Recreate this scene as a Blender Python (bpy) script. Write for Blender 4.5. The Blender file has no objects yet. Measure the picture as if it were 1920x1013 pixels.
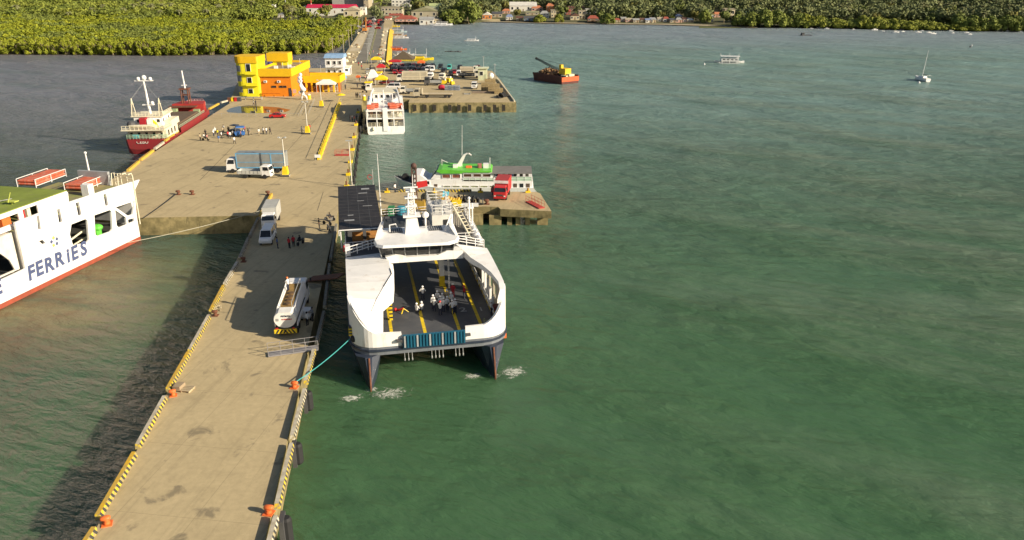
import bpy, bmesh, math, random
import numpy as np
from mathutils import Vector, Matrix, noise as mnoise
R = random.Random(7)
sc = bpy.context.scene
col = sc.collection
rad = math.radians

# ---------------------------------------------------------------- camera, sky, sun, exposure
CAM_H, FOC, HOR = 41.0, 1500.0, -60.0
PITCH = math.atan((506.5 - HOR) / FOC)
cam_data = bpy.data.cameras.new('camera')
cam = bpy.data.objects.new('camera', cam_data); col.objects.link(cam)
cam.location = (0, 0, CAM_H); cam.rotation_euler = (math.pi / 2 - PITCH, 0, 0)
cam_data.sensor_width = 36; cam_data.lens = 36 * FOC / 1920; cam_data.clip_end = 6000; cam_data.clip_start = 0.5
sc.camera = cam
SUN_EL, SUN_AZ = rad(23.5), rad(113)
w = bpy.data.worlds.new('World'); sc.world = w; w.use_nodes = True
wn = w.node_tree.nodes; bg = wn['Background']
sky = wn.new('ShaderNodeTexSky'); sky.sky_type = 'NISHITA'; sky.sun_disc = False
sky.sun_elevation = SUN_EL; sky.sun_rotation = SUN_AZ; sky.altitude = 0; sky.air_density = 1.0; sky.dust_density = 1.5; sky.ozone_density = 1.0
w.node_tree.links.new(sky.outputs[0], bg.inputs[0]); bg.inputs[1].default_value = 0.055
sun_d = bpy.data.lights.new('sun', 'SUN'); sun_d.energy = 5.0; sun_d.angle = rad(0.5); sun_d.color = (1.0, 0.87, 0.66)
sun = bpy.data.objects.new('sun', sun_d); col.objects.link(sun)
sd = Vector((math.sin(SUN_AZ) * math.cos(SUN_EL), math.cos(SUN_AZ) * math.cos(SUN_EL), math.sin(SUN_EL)))
sun.rotation_euler = sd.to_track_quat('Z', 'Y').to_euler(); sun.location = (60, -40, 90)
vs = sc.view_settings
sc.display_settings.display_device = 'sRGB'; vs.view_transform = 'Standard'; vs.look = 'None'; vs.gamma = 1; vs.use_curve_mapping = False
vs.exposure = 0.62

# ---------------------------------------------------------------- helpers
def at(px, py, z=3.0):
    """a photo pixel seen on the level plane z"""
    a = (px - 960) / FOC; v = (py - 506.5) / FOC
    dy = math.cos(PITCH) - v * math.sin(PITCH); dz = -math.sin(PITCH) - v * math.cos(PITCH)
    t = (z - CAM_H) / dz
    return Vector((t * a, t * dy, z))
def mpp(p):
    """metres per photo pixel at a point"""
    return (p.y * math.cos(PITCH) - (p.z - CAM_H) * math.sin(PITCH)) / FOC
def atd(px, py, y):
    """a photo pixel at a given distance y"""
    a = (px - 960) / FOC; v = (py - 506.5) / FOC
    t = y / (math.cos(PITCH) - v * math.sin(PITCH))
    return Vector((t * a, y, CAM_H + t * (-math.sin(PITCH) - v * math.cos(PITCH))))

MATS = {}
def M(name, c, rough=0.6, metal=0.0, var=0.14, scale=0.8, bump=0.0, c2=None, spec=0.4, stain=None, emit=0):
    """procedural principled material: two octaves of mottling, optional second tone / dirt"""
    if name in MATS: return MATS[name]
    m = bpy.data.materials.new(name); m.use_nodes = True; MATS[name] = m
    nt = m.node_tree; N = nt.nodes; L = nt.links; b = N['Principled BSDF']
    b.inputs['Roughness'].default_value = rough; b.inputs['Metallic'].default_value = metal
    b.inputs['Specular IOR Level'].default_value = spec
    tc = N.new('ShaderNodeTexCoord')
    nz = N.new('ShaderNodeTexNoise'); nz.inputs['Scale'].default_value = scale; nz.inputs['Detail'].default_value = 6; nz.inputs['Roughness'].default_value = 0.65
    L.new(tc.outputs['Object'], nz.inputs['Vector'])
    rp = N.new('ShaderNodeValToRGB')
    lo = tuple(max(0, x * (1 - var)) for x in c) if c2 is None else tuple(c2)
    hi = tuple(min(1, x * (1 + var)) for x in c) if c2 is None else tuple(c)
    rp.color_ramp.elements[0].position = 0.33; rp.color_ramp.elements[1].position = 0.66
    rp.color_ramp.elements[0].color = (*lo, 1); rp.color_ramp.elements[1].color = (*hi, 1)
    L.new(nz.outputs['Fac'], rp.inputs[0])
    out = rp.outputs[0]
    if stain:
        sc_, th, sc_col, amt = stain
        n2 = N.new('ShaderNodeTexNoise'); n2.inputs['Scale'].default_value = sc_; n2.inputs['Detail'].default_value = 8; n2.inputs['Roughness'].default_value = 0.7
        mp = N.new('ShaderNodeMapping'); mp.inputs['Scale'].default_value = (1, 1, 0.25)
        L.new(tc.outputs['Object'], mp.inputs[0]); L.new(mp.outputs[0], n2.inputs['Vector'])
        r2 = N.new('ShaderNodeValToRGB'); r2.color_ramp.elements[0].position = th; r2.color_ramp.elements[1].position = th + 0.14
        r2.color_ramp.elements[1].color = (amt, amt, amt, 1)
        L.new(n2.outputs['Fac'], r2.inputs[0])
        mx = N.new('ShaderNodeMixRGB'); mx.inputs[2].default_value = (*sc_col, 1)
        L.new(r2.outputs[0], mx.inputs[0]); L.new(out, mx.inputs[1]); out = mx.outputs[0]
    L.new(out, b.inputs['Base Color'])
    if bump:
        bp = N.new('ShaderNodeBump'); bp.inputs['Strength'].default_value = bump; bp.inputs['Distance'].default_value = 0.1
        L.new(nz.outputs['Fac'], bp.inputs['Height']); L.new(bp.outputs[0], b.inputs['Normal'])
    return m

class MB:
    def __init__(s): s.v = []; s.f = []; s.m = []; s.mi = 0
    def add(s, vs, fs):
        o = len(s.v); s.v += [tuple(v) for v in vs]
        for f in fs: s.f.append(tuple(i + o for i in f)); s.m.append(s.mi)
        return s
    def box(s, x0, x1, y0, y1, z0, z1):
        v = [(x, y, z) for z in (z0, z1) for x, y in ((x0, y0), (x1, y0), (x1, y1), (x0, y1))]
        return s.add(v, [(3, 2, 1, 0), (4, 5, 6, 7), (0, 1, 5, 4), (1, 2, 6, 5), (2, 3, 7, 6), (3, 0, 4, 7)])
    def cb(s, c, d, rz=0.0, rx=0.0, ry=0.0):
        mt = Matrix.Rotation(rz, 3, 'Z') @ Matrix.Rotation(ry, 3, 'Y') @ Matrix.Rotation(rx, 3, 'X')
        v = [mt @ Vector((x * d[0] / 2, y * d[1] / 2, z * d[2] / 2)) + Vector(c) for z in (-1, 1) for x, y in ((-1, -1), (1, -1), (1, 1), (-1, 1))]
        return s.add(v, [(3, 2, 1, 0), (4, 5, 6, 7), (0, 1, 5, 4), (1, 2, 6, 5), (2, 3, 7, 6), (3, 0, 4, 7)])
    def prism(s, poly, z0, z1, top=None):
        a = sum(p[0] * q[1] - q[0] * p[1] for p, q in zip(poly, poly[1:] + poly[:1]))
        if a < 0: poly = poly[::-1]; top = top[::-1] if top else None
        n = len(poly); t = top or poly
        v = [(p[0], p[1], z0) for p in poly] + [(p[0], p[1], z1) for p in t]
        return s.add(v, [tuple(range(n))[::-1], tuple(range(n, 2 * n))] + [(i, (i + 1) % n, (i + 1) % n + n, i + n) for i in range(n)])
    def side(s, prof, x0, x1):
        """profile in (y,z) pushed out along x"""
        n = len(prof); a = sum(p[0] * q[1] - q[0] * p[1] for p, q in zip(prof, prof[1:] + prof[:1]))
        if a < 0: prof = prof[::-1]
        v = [(x0, p[0], p[1]) for p in prof] + [(x1, p[0], p[1]) for p in prof]
        return s.add(v, [tuple(range(n))[::-1], tuple(range(n, 2 * n))] + [(i, (i + 1) % n, (i + 1) % n + n, i + n) for i in range(n)])
    def loft(s, secs, caps=True, closed=True):
        n = len(secs[0]); v = [p for q in secs for p in q]; f = []
        for k in range(len(secs) - 1):
            for i in range(n if closed else n - 1):
                j = (i + 1) % n; f.append((k * n + i, k * n + j, (k + 1) * n + j, (k + 1) * n + i))
        if caps: f += [tuple(range(n))[::-1], tuple(range((len(secs) - 1) * n, len(secs) * n))]
        return s.add(v, f)
    def tube(s, pts, r, n=6, r1=None, caps=True):
        pts = [Vector(p) for p in pts]; secs = []
        for i, p in enumerate(pts):
            d = (pts[min(i + 1, len(pts) - 1)] - pts[max(i - 1, 0)])
            if d.length < 1e-6: d = Vector((0, 0, 1))
            d.normalize(); u = d.orthogonal().normalized() if abs(d.z) > 0.99 else Vector((0, 0, 1)).cross(d).normalized(); w_ = d.cross(u)
            rr = r if r1 is None else r + (r1 - r) * i / max(1, len(pts) - 1)
            secs.append([p + u * rr * math.cos(2 * math.pi * k / n) + w_ * rr * math.sin(2 * math.pi * k / n) for k in range(n)])
        return s.loft(secs, caps)
    def cyl(s, c, r, h, n=12, r1=None, axis='z'):
        c = Vector(c); ax = {'x': Vector((1, 0, 0)), 'y': Vector((0, 1, 0)), 'z': Vector((0, 0, 1))}[axis]
        return s.tube([c, c + ax * h], r, n, r1)
    def lathe(s, c, prof, n=12, axis='z'):
        c = Vector(c); secs = []
        for r, h in prof:
            q = []
            for k in range(n):
                a = 2 * math.pi * k / n
                p = Vector((r * math.cos(a), r * math.sin(a), h))
                if axis == 'x': p = Vector((p.z, p.x, p.y))
                if axis == 'y': p = Vector((p.y, p.z, p.x))
                q.append(c + p)
            secs.append(q)
        return s.loft(secs)
    def ball(s, c, r, nu=10, nv=6):
        rx, ry, rz = (r, r, r) if not hasattr(r, '__len__') else r
        pr = []
        for j in range(nv + 1):
            t = -math.pi / 2 + math.pi * j / nv
            pr.append([(c[0] + rx * max(.02, math.cos(t)) * math.cos(2 * math.pi * k / nu), c[1] + ry * max(.02, math.cos(t)) * math.sin(2 * math.pi * k / nu), c[2] + rz * math.sin(t)) for k in range(nu)])
        return s.loft(pr)
    def quad(s, a, b, c, d): return s.add([a, b, c, d], [(0, 1, 2, 3)])
    def mesh(s, name, mats, smooth=False):
        me = bpy.data.meshes.new(name); me.from_pydata(s.v, [], s.f)
        for m in (mats if isinstance(mats, (list, tuple)) else [mats]): me.materials.append(m)
        me.polygons.foreach_set('material_index', s.m)
        if smooth: me.polygons.foreach_set('use_smooth', [True] * len(s.f))
        me.update(); return me
    def build(s, name, mats, parent=None, smooth=False, loc=None, label=None):
        o = bpy.data.objects.new(name, s.mesh(name, mats, smooth)); col.objects.link(o)
        if parent is not None: o.parent = parent
        if loc is not None: o.location = loc
        if label: o['label'] = label
        return o

def tag(o, label=None, cat=None, group=None, kind=None):
    if label: o['label'] = label
    if cat: o['category'] = cat
    if group: o['group'] = group
    if kind: o['kind'] = kind
    return o
def thing(name, label, cat, loc=(0, 0, 0), rz=0.0, group=None):
    o = bpy.data.objects.new(name, None); col.objects.link(o); o.empty_display_size = 0.3
    o.location = loc; o.rotation_euler = (0, 0, rz)
    return tag(o, label, cat, group)
def dup(root, loc, rz=0.0, label=None, group=None, s=None, cat=None):
    r = root.copy(); col.objects.link(r); r.location = loc; r.rotation_euler = (root.rotation_euler.x, root.rotation_euler.y, rz)
    if s is not None: r.scale = (s, s, s) if not hasattr(s, '__len__') else s
    if label: r['label'] = label
    if group: r['group'] = group
    if cat: r['category'] = cat
    for ch in list(root.children):
        c = ch.copy(); col.objects.link(c); c.parent = r
        for g in list(ch.children):
            d = g.copy(); col.objects.link(d); d.parent = c
    return r
def recolour(root, frm, to):
    """object-level material swap on a copied thing"""
    for o in [root] + list(root.children) + [g for c in root.children for g in c.children]:
        if o.type != 'MESH': continue
        for sl in o.material_slots:
            if sl.material == frm: sl.link = 'OBJECT'; sl.material = to
def text_mesh(txt, size, depth=0.01, bold=0.0, shear=0.0, align='CENTER'):
    cu = bpy.data.curves.new('lettering', 'FONT'); cu.body = txt; cu.size = size; cu.extrude = depth; cu.offset = bold; cu.shear = shear
    cu.align_x = align; cu.align_y = 'CENTER'; cu.resolution_u = 3
    t = bpy.data.objects.new('lettering', cu); col.objects.link(t)
    bpy.context.view_layer.update()
    me = bpy.data.meshes.new_from_object(t.evaluated_get(bpy.context.evaluated_depsgraph_get()))
    bpy.data.objects.remove(t); return me
def lettering(txt, size, mat, parent, loc, rot, bold=0.0, shear=0.0, name='lettering', depth=0.01):
    me = text_mesh(txt, size, depth, bold, shear); me.materials.clear(); me.materials.append(mat)
    o = bpy.data.objects.new(name, me); col.objects.link(o); o.parent = parent; o.location = loc; o.rotation_euler = rot
    return o

white = M('white_paint', (.80, .79, .78), .38, var=.05, scale=.5, stain=(1.1, .56, (.50, .41, .29), .5))
cream = M('cream_paint', (.72, .66, .50), .5, var=.07)
grey = M('grey_paint', (.30, .31, .31), .5)
dgrey = M('dark_grey', (.07, .07, .075), .6)
black = M('black_rubber', (.022, .022, .024), .75)
glass = M('dark_glass', (.02, .025, .03), .08, spec=.6, var=.3, scale=2)
navy = M('navy_hull', (.03, .04, .065), .4, stain=(2, .6, (.2, .17, .13), .4))
steel = M('galvanised_steel', (.45, .45, .43), .45, .3)
rust = M('rusty_steel', (.19, .075, .04), .85, c2=(.11, .045, .03), scale=3)
orange = M('orange_paint', (.75, .16, .04), .5, stain=(3, .58, (.30, .08, .03), .6))
yellow = M('yellow_paint', (.80, .58, .02), .5, stain=(3, .6, (.45, .33, .05), .5))
byellow = M('lemon_yellow_wall', (.80, .72, .02), .6, var=.05)
red = M('red_paint', (.52, .03, .035), .4, stain=(2, .6, (.25, .04, .03), .5))
green = M('lime_green_paint', (.13, .50, .05), .4)
blue = M('blue_paint', (.03, .20, .52), .45)
ltblue = M('light_blue_paint', (.16, .38, .60), .45)
wood = M('bare_wood', (.30, .20, .10), .8, c2=(.18, .12, .07), scale=4)
tyre = M('tyre_rubber', (.025, .025, .027), .9)
tan = M('tan_canvas', (.42, .37, .28), .85)
silver = M('silver_panel', (.50, .52, .52), .35, .2)
sand = M('pale_sand', (.66, .56, .38), .95, c2=(.44, .37, .25), scale=.25, bump=.3)
# ---------------------------------------------------------------- water
def water_mat():
    m = bpy.data.materials.new('sea_water'); m.use_nodes = True; nt = m.node_tree; N = nt.nodes; L = nt.links; b = N['Principled BSDF']
    g = N.new('ShaderNodeNewGeometry'); sep = N.new('ShaderNodeSeparateXYZ'); L.new(g.outputs['Position'], sep.inputs[0])
    def mapr(sock, a, b_, lo=0., hi=1.):
        n = N.new('ShaderNodeMapRange'); n.inputs[1].default_value = a; n.inputs[2].default_value = b_; n.inputs[3].default_value = lo; n.inputs[4].default_value = hi; n.interpolation_type = 'SMOOTHSTEP'
        L.new(sock, n.inputs[0]); return n.outputs[0]
    def mix(f, a, c):
        n = N.new('ShaderNodeMixRGB'); L.new(f, n.inputs[0])
        for i, x in ((1, a), (2, c)):
            if isinstance(x, tuple): n.inputs[i].default_value = (*x, 1)
            else: L.new(x, n.inputs[i])
        return n.outputs[0]
    def nz(scale, sx, sy, rz, det=3, rough=.5, dist=0.):
        m0_ = N.new('ShaderNodeMapping'); m0_.inputs['Rotation'].default_value = (0, 0, rz); L.new(g.outputs['Position'], m0_.inputs[0])
        mp = N.new('ShaderNodeMapping'); mp.inputs['Scale'].default_value = (sx, sy, 1)
        L.new(m0_.outputs[0], mp.inputs[0]); t = N.new('ShaderNodeTexNoise'); t.inputs['Scale'].default_value = scale; t.inputs['Detail'].default_value = det; t.inputs['Roughness'].default_value = rough; t.inputs['Distortion'].default_value = dist
        L.new(mp.outputs[0], t.inputs['Vector']); return t.outputs['Fac']
    def math_(op, a, c):
        n = N.new('ShaderNodeMath'); n.operation = op
        for i, x in ((0, a), (1, c)):
            if isinstance(x, (int, float)): n.inputs[i].default_value = x
            else: L.new(x, n.inputs[i])
        return n.outputs[0]
    # body colour: green shallows near the piers, sky reflection painted blue grey further out, silt drifting in long bands
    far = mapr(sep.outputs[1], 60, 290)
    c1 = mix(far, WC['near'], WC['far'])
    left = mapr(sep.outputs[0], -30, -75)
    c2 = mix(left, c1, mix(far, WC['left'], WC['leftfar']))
    silt = nz(.014, 1, 5, rad(31), 9, .68, .5)
    side = mapr(sep.outputs[0], -10, 70)
    sf = math_('MULTIPLY', mapr(silt, .40, .70), math_('MULTIPLY', side, .65))
    c3 = mix(sf, c2, WC['silt'])
    pool = mapr(nz(.018, 1, 4, rad(29), 7, .65), .5, .7)
    c4 = mix(math_('MULTIPLY', pool, .35), c3, WC['deep'])
    # painted: warm hull reflection beside the left ferry, grey sky sheen under far shore
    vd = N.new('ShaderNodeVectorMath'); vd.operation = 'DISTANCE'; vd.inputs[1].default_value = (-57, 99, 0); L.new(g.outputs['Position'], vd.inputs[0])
    glow_mask = math_('MULTIPLY', mapr(vd.outputs['Value'], 25, 5), mapr(nz(.09, 1, 2.0, rad(10), 6, .65), .3, .62, .35, 1.0))
    c4 = mix(glow_mask, c4, WC['hull_glow'])
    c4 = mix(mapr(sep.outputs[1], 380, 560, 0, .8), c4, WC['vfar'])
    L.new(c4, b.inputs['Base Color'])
    L.new(mapr(sep.outputs[1], 90, 400, .12, .34), b.inputs['Roughness']); b.inputs['IOR'].default_value = 1.33; b.inputs['Specular IOR Level'].default_value = .5
    b.subsurface_method = 'BURLEY'; b.inputs['Subsurface Weight'].default_value = .65; b.inputs['Subsurface Radius'].default_value = (.7, 1.0, .9); b.inputs['Subsurface Scale'].default_value = 3.5
    # waves: swell, chop and ripples
    gust = mapr(nz(.03, 1, 2.5, rad(30), 3), .35, .65, .45, 1.0)
    h = math_('MULTIPLY', nz(.20, 1, 2.8, rad(24), 3, .5, .4), 2.0)
    h = math_('ADD', h, math_('MULTIPLY', nz(.70, 1, 2.6, rad(33), 4, .55, .5), .75))
    h = math_('ADD', h, math_('MULTIPLY', nz(2.6, 1, 2.2, rad(20), 5, .65, .3), .24))
    h = math_('MULTIPLY', h, gust)
    bp = N.new('ShaderNodeBump'); bp.inputs['Distance'].default_value = 1.5; L.new(h, bp.inputs['Height'])
    L.new(math_('MAXIMUM', mapr(sep.outputs[0], -20, -45, .42, 1.0), mapr(sep.outputs[1], 75, 170, .42, .8)), bp.inputs['Strength'])
    L.new(bp.outputs[0], b.inputs['Normal'])
    return m
WC = dict(near=(.058, .132, .062), far=(.195, .305, .28), left=(.017, .058, .048), leftfar=(.20, .195, .215), silt=(.19, .235, .175), deep=(.034, .092, .042), hull_glow=(.20, .21, .11), vfar=(.26, .30, .345))
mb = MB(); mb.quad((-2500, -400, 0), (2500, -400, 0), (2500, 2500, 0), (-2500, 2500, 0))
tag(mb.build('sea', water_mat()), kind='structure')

# ---------------------------------------------------------------- land
land_m = M('earth_and_scrub', (.085, .095, .035), .95, c2=(.11, .10, .05), scale=.03, bump=.3)
shore_px = [(741, 46), (800, 47), (832, 47), (870, 46), (905, 41), (938, 41), (1000, 43), (1080, 44), (1140, 45), (1230, 46), (1300, 47), (1350, 49), (1400, 51), (1450, 52), (1490, 52), (1560, 53), (1620, 54), (1700, 56), (1780, 57), (1850, 59), (1920, 60)]
shore = [at(x, y, 0) for x, y in shore_px]
shore = [Vector((-150, 640, 0)), Vector((-112, 628, 0))] + shore + [Vector((420, 540, 0)), Vector((520, 470, 0)), Vector((700, 420, 0)), Vector((1200, 380, 0))]
def shore_y(x):
    for a, b in zip(shore, shore[1:]):
        if a.x <= x <= b.x: return a.y + (b.y - a.y) * (x - a.x) / (b.x - a.x)
    return shore[0].y if x < shore[0].x else shore[-1].y
def hill(d):
    pts = [(-6, -1.2), (0, 0.05), (3, .9), (12, 1.5), (40, 2), (90, 4), (180, 12), (350, 38), (700, 95), (1400, 150)]
    for (a, h), (b, g) in zip(pts, pts[1:]):
        if a <= d <= b: return h + (g - h) * (d - a) / (b - a)
    return 150
def land_z(x, y):
    z = hill(y - shore_y(x)); d = y - shore_y(x)
    if d > 40: z += (mnoise.noise(Vector((x * .006, y * .006, 3))) * 8 + 2) * min(1, (d - 40) / 200)
    return z
mb = MB(); xs = [-150 + 13.5 * i for i in range(101)]; ds = [-6, 0, 3, 8, 14, 25, 40, 65, 95, 140, 200, 280, 400, 600, 900, 1400]
v = []
for x in xs:
    for d in ds: y = shore_y(x) + d; v.append((x, y, land_z(x, y)))
nd = len(ds)
mb.add(v, [(i * nd + j, (i + 1) * nd + j, (i + 1) * nd + j + 1, i * nd + j + 1) for i in range(len(xs) - 1) for j in range(nd - 1)])
tag(mb.build('hillside', land_m, smooth=True), kind='structure')
# mud flat under the mangroves left of the causeway
mang_px = [(-250, 104), (-60, 103), (60, 103), (200, 104), (330, 105), (400, 104), (480, 103), (560, 102), (612, 100), (630, 92), (648, 78), (662, 63), (675, 49)]
mang = [at(x, y, 0) for x, y in mang_px]
mb = MB(); n = len(mang)
ring = [(p.x, p.y) for p in mang] + [(-118, 660), (-118, 1900), (-1500, 1900), (-1500, 380)]
mb.prism(ring, -1.5, .25)
tag(mb.build('mud_flat', M('mangrove_mud', (.06, .05, .03), .7)), kind='structure')
def lz_left(x, y):
    d = y - 640
    return .25 if d < 0 else .25 + min(d, 170) * .02 + max(0, min(d, 1200) - 170) * .13
mb = MB(); v = []; lx = [-1400 + 1282 * i / 24 for i in range(25)]; ly = [640, 700, 810, 950, 1200, 1700]
for x in lx:
    for y in ly: v.append((x, y, .3 + lz_left(x, y)))
mb.add(v, [(i * 6 + j, (i + 1) * 6 + j, (i + 1) * 6 + j + 1, i * 6 + j + 1) for i in range(24) for j in range(5)])
tag(mb.build('inland_slope', land_m, smooth=True), kind='structure')

# ---------------------------------------------------------------- concrete decks
def concrete(name, base, dark, stain, sscale=.35, th=.62):
    m = bpy.data.materials.new(name); m.use_nodes = True; nt = m.node_tree; N = nt.nodes; L = nt.links; b = N['Principled BSDF']
    g = N.new('ShaderNodeNewGeometry'); mp = N.new('ShaderNodeMapping'); mp.inputs['Rotation'].default_value = (0, 0, rad(8)); L.new(g.outputs['Position'], mp.inputs[0])
    def nz(s, det=6, rough=.6, dist=0):
        t = N.new('ShaderNodeTexNoise'); t.inputs['Scale'].default_value = s; t.inputs['Detail'].default_value = det; t.inputs['Roughness'].default_value = rough; t.inputs['Distortion'].default_value = dist; L.new(mp.outputs[0], t.inputs['Vector']); return t.outputs['Fac']
    def ramp(s, a, c, ca, cb):
        r = N.new('ShaderNodeValToRGB'); r.color_ramp.elements[0].position = a; r.color_ramp.elements[1].position = c; r.color_ramp.elements[0].color = (*ca, 1); r.color_ramp.elements[1].color = (*cb, 1); L.new(s, r.inputs[0]); return r.outputs[0]
    def mix(f, a, c, mode='MIX'):
        n = N.new('ShaderNodeMixRGB'); n.blend_type = mode
        for i, x in ((0, f), (1, a), (2, c)):
            if isinstance(x, (int, float)): n.inputs[i].default_value = x
            elif isinstance(x, tuple): n.inputs[i].default_value = (*x, 1)
            else: L.new(x, n.inputs[i])
        return n.outputs[0]
    c = ramp(nz(.09, 8, .62), .3, .7, dark, base)
    c = mix(.35, c, ramp(nz(1.7, 6, .7), .3, .7, tuple(x * .72 for x in base), tuple(min(1, x * 1.2) for x in base)))
    c = mix(ramp(nz(sscale, 5, .55, .5), th, th + .07, (0, 0, 0), (.62, .62, .62)), c, stain)
    c = mix(ramp(nz(.9, 4, .6, .3), .68, .74, (0, 0, 0), (.4, .4, .4)), c, tuple(x * .8 for x in stain))
    c = mix(ramp(nz(.5, 5, .6, .2), .27, .33, (.3, .3, .3), (0, 0, 0)), c, tuple(min(1, x * 1.35) for x in base))
    t0 = N.new('ShaderNodeMapping'); t0.inputs['Scale'].default_value = (1, .05, 1); L.new(mp.outputs[0], t0.inputs[0]); tr = N.new('ShaderNodeTexNoise'); tr.inputs['Scale'].default_value = 1.1; tr.inputs['Detail'].default_value = 6; tr.inputs['Roughness'].default_value = .7; L.new(t0.outputs[0], tr.inputs['Vector'])
    c = mix(ramp(tr.outputs['Fac'], .52, .68, (0, 0, 0), (.38, .38, .38)), c, tuple(x * .5 for x in base))
    c = mix(ramp(nz(.22, 7, .72, 1.0), .50, .66, (0, 0, 0), (.30, .30, .30)), c, tuple(x * .55 for x in base))
    # slab joints
    br = N.new('ShaderNodeTexBrick'); br.offset = 0; br.inputs['Scale'].default_value = 1; br.inputs['Brick Width'].default_value = 6.0; br.inputs['Row Height'].default_value = 9.0; br.inputs['Mortar Size'].default_value = .035; br.inputs['Mortar Smooth'].default_value = .3
    L.new(mp.outputs[0], br.inputs['Vector'])
    c = mix(ramp(br.outputs['Fac'], .4, .9, (0, 0, 0), (.34, .34, .34)), c, tuple(x * .35 for x in base))
    L.new(c, b.inputs['Base Color']); b.inputs['Roughness'].default_value = .85; b.inputs['Specular IOR Level'].default_value = .25
    bp = N.new('ShaderNodeBump'); bp.inputs['Strength'].default_value = .25; bp.inputs['Distance'].default_value = .05; L.new(nz(3, 6, .7), bp.inputs['Height']); L.new(bp.outputs[0], b.inputs['Normal'])
    return m
conc = concrete('weathered_concrete', (.52, .42, .25), (.40, .32, .185), (.12, .105, .08))
side_m = M('tide_stained_concrete', (.36, .29, .14), .9, c2=(.13, .11, .05), scale=.5, bump=.6, stain=(1.5, .55, (.05, .05, .03), .8))
asphalt = M('worn_asphalt', (.19, .175, .145), .9, var=.15, scale=.2)
def deck(name, px, z1=3.0, z0=-2.5, extra=None):
    pts = [at(x, y, z1) for x, y in px]; poly = [(p.x, p.y) for p in pts]
    mb = MB(); mb.prism(poly, z0, z1); mb.m = [1] * len(mb.f); mb.m[1] = 0
    return tag(mb.build(name, [conc, side_m]), kind='structure')
e0, e1 = at(497, 1013), at(655, 300); dr = (e1 - e0).normalized()          # pier axis
f0, f1 = at(176, 1000), at(487, 405)
def ext(p, d, s): q = p + d * s; return (q.x, q.y)
dl = (f1 - f0).normalized()
pl_corner = at(487, 404); pr_top = at(680, 187)
fl = at(271, 408); pc_left = at(440, 188); dpl = (at(243, 320) - pc_left).normalized()
k = ((fl.y - pc_left.y) / dpl.y); fcorner = (pc_left.x + dpl.x * k - 1.0, fl.y - 1.2)
poly = [ext(f0, dl, -45), ext(e0, dr, -45), (e0.x, e0.y), (e1.x, e1.y), (pr_top.x, pr_top.y)]
poly += [tuple(at(x, y)[:2]) for x, y in ((700, 186.5), (768, 186.5), (723, 128), (726.3, 99), (731.5, 56), (735, 45), (739, 36), (685, 36), (694, 45), (673, 62), (650, 97), (640, 113), (626, 128), (560, 128), (446, 152), (430, 192))]
poly += [(pc_left.x, pc_left.y), fcorner, (pl_corner.x, pl_corner.y)]
mb = MB(); mb.prism(poly, -2.5, 3.0); mb.m = [1] * len(mb.f); mb.m[1] = 0
tag(mb.build('wharf', [conc, side_m]), kind='structure')
# eastern quay with parked trucks
q = [at(x, y) for x, y in ((768, 186.5), (766, 193), (968, 192), (938, 150), (923, 133), (800, 129), (723, 128))]
mb = MB(); mb.prism([(p.x, p.y) for p in q], -2.5, 2.996); mb.m = [1] * len(mb.f); mb.m[1] = 0
tag(mb.build('quay', [conc, side_m]), kind='structure')
# short jetty beside the ferry: slab on block piers
q = [at(x, y) for x, y in ((640, 356), (1006, 360), (1013, 363), (1034, 396), (938, 392), (934, 388), (857, 386), (640, 392))]
mb = MB(); mb.prism([(p.x, p.y) for p in q], 1.7, 2.992); mb.m = [1] * len(mb.f); mb.m[1] = 0
mb.mi = 1
def jbox(x0, x1, dep, z0, z1, y=391):
    a, b = at(x0, y), at(x1, y); mb.box(a.x, b.x, a.y + .15, a.y + dep, z0, z1)
jbox(640, 905, 12, -2, 1.75); jbox(917, 940, 9, -2, 1.75)
for x in (951, 967, 985): jbox(x, x + 9, 2.2, -2, 1.75)
jbox(1008, 1028, 2.5, -2, 1.75)
a = at(1015, 370); mb.box(a.x - 3, a.x - 1, a.y - 2, a.y, -2, 1.75); mb.box(a.x - 30, a.x - 4, a.y - 3, a.y - 2, -2, .6)
tag(mb.build('jetty', [conc, side_m]), kind='structure')
# causeway: sandy verges, two carriageways, median
def strip(name, mat, left, right, z):
    mb = MB(); l = [at(x, y, z) for x, y in left]; r = [at(x, y, z) for x, y in right]
    mb.add(l + r, [(i, i + len(l), i + 1 + len(l), i + 1) for i in range(len(l) - 1)]); return tag(mb.build(name, mat), kind='structure')
strip('sand_verge', sand, [(654, 96), (664, 81), (676, 64), (690, 50)], [(672, 96), (681, 80), (687, 64), (693, 50)], 3.012)
strip('road', asphalt, [(664, 118), (678, 92), (688, 68), (694, 52), (699, 36)], [(686, 118), (695, 92), (701, 68), (703, 52), (705, 36)], 3.008)
strip('road', asphalt, [(692, 118), (698, 92), (704, 68), (708, 52), (709, 36)], [(706, 118), (712, 92), (717, 68), (719, 52), (720, 36)], 3.008)
strip('sand_verge', sand, [(708, 124), (713, 92), (718, 68), (720, 52)], [(722, 124), (725, 92), (728, 68), (730, 52)], 3.012)
strip('grass_median', M('median_grass', (.10, .16, .03), .95, c2=(.30, .26, .16), scale=.2), [(687, 118), (695.5, 92), (701.5, 68), (703.5, 52)], [(691, 118), (697.5, 92), (703.5, 68), (707.5, 52)], 3.02)
# rain puddle
mb = MB(); pp = [(424, 208), (432, 203), (446, 199.5), (470, 199), (500, 200), (522, 201.5), (545, 206), (536, 210), (515, 212), (478, 212.5), (445, 212), (428, 211)]
mb.add([at(x, y, 3.008) for x, y in pp], [tuple(range(len(pp)))])
tag(mb.build('puddle', M('rain_puddle', (.10, .085, .06), .03, spec=.9, var=.1)), kind='structure')
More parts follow.
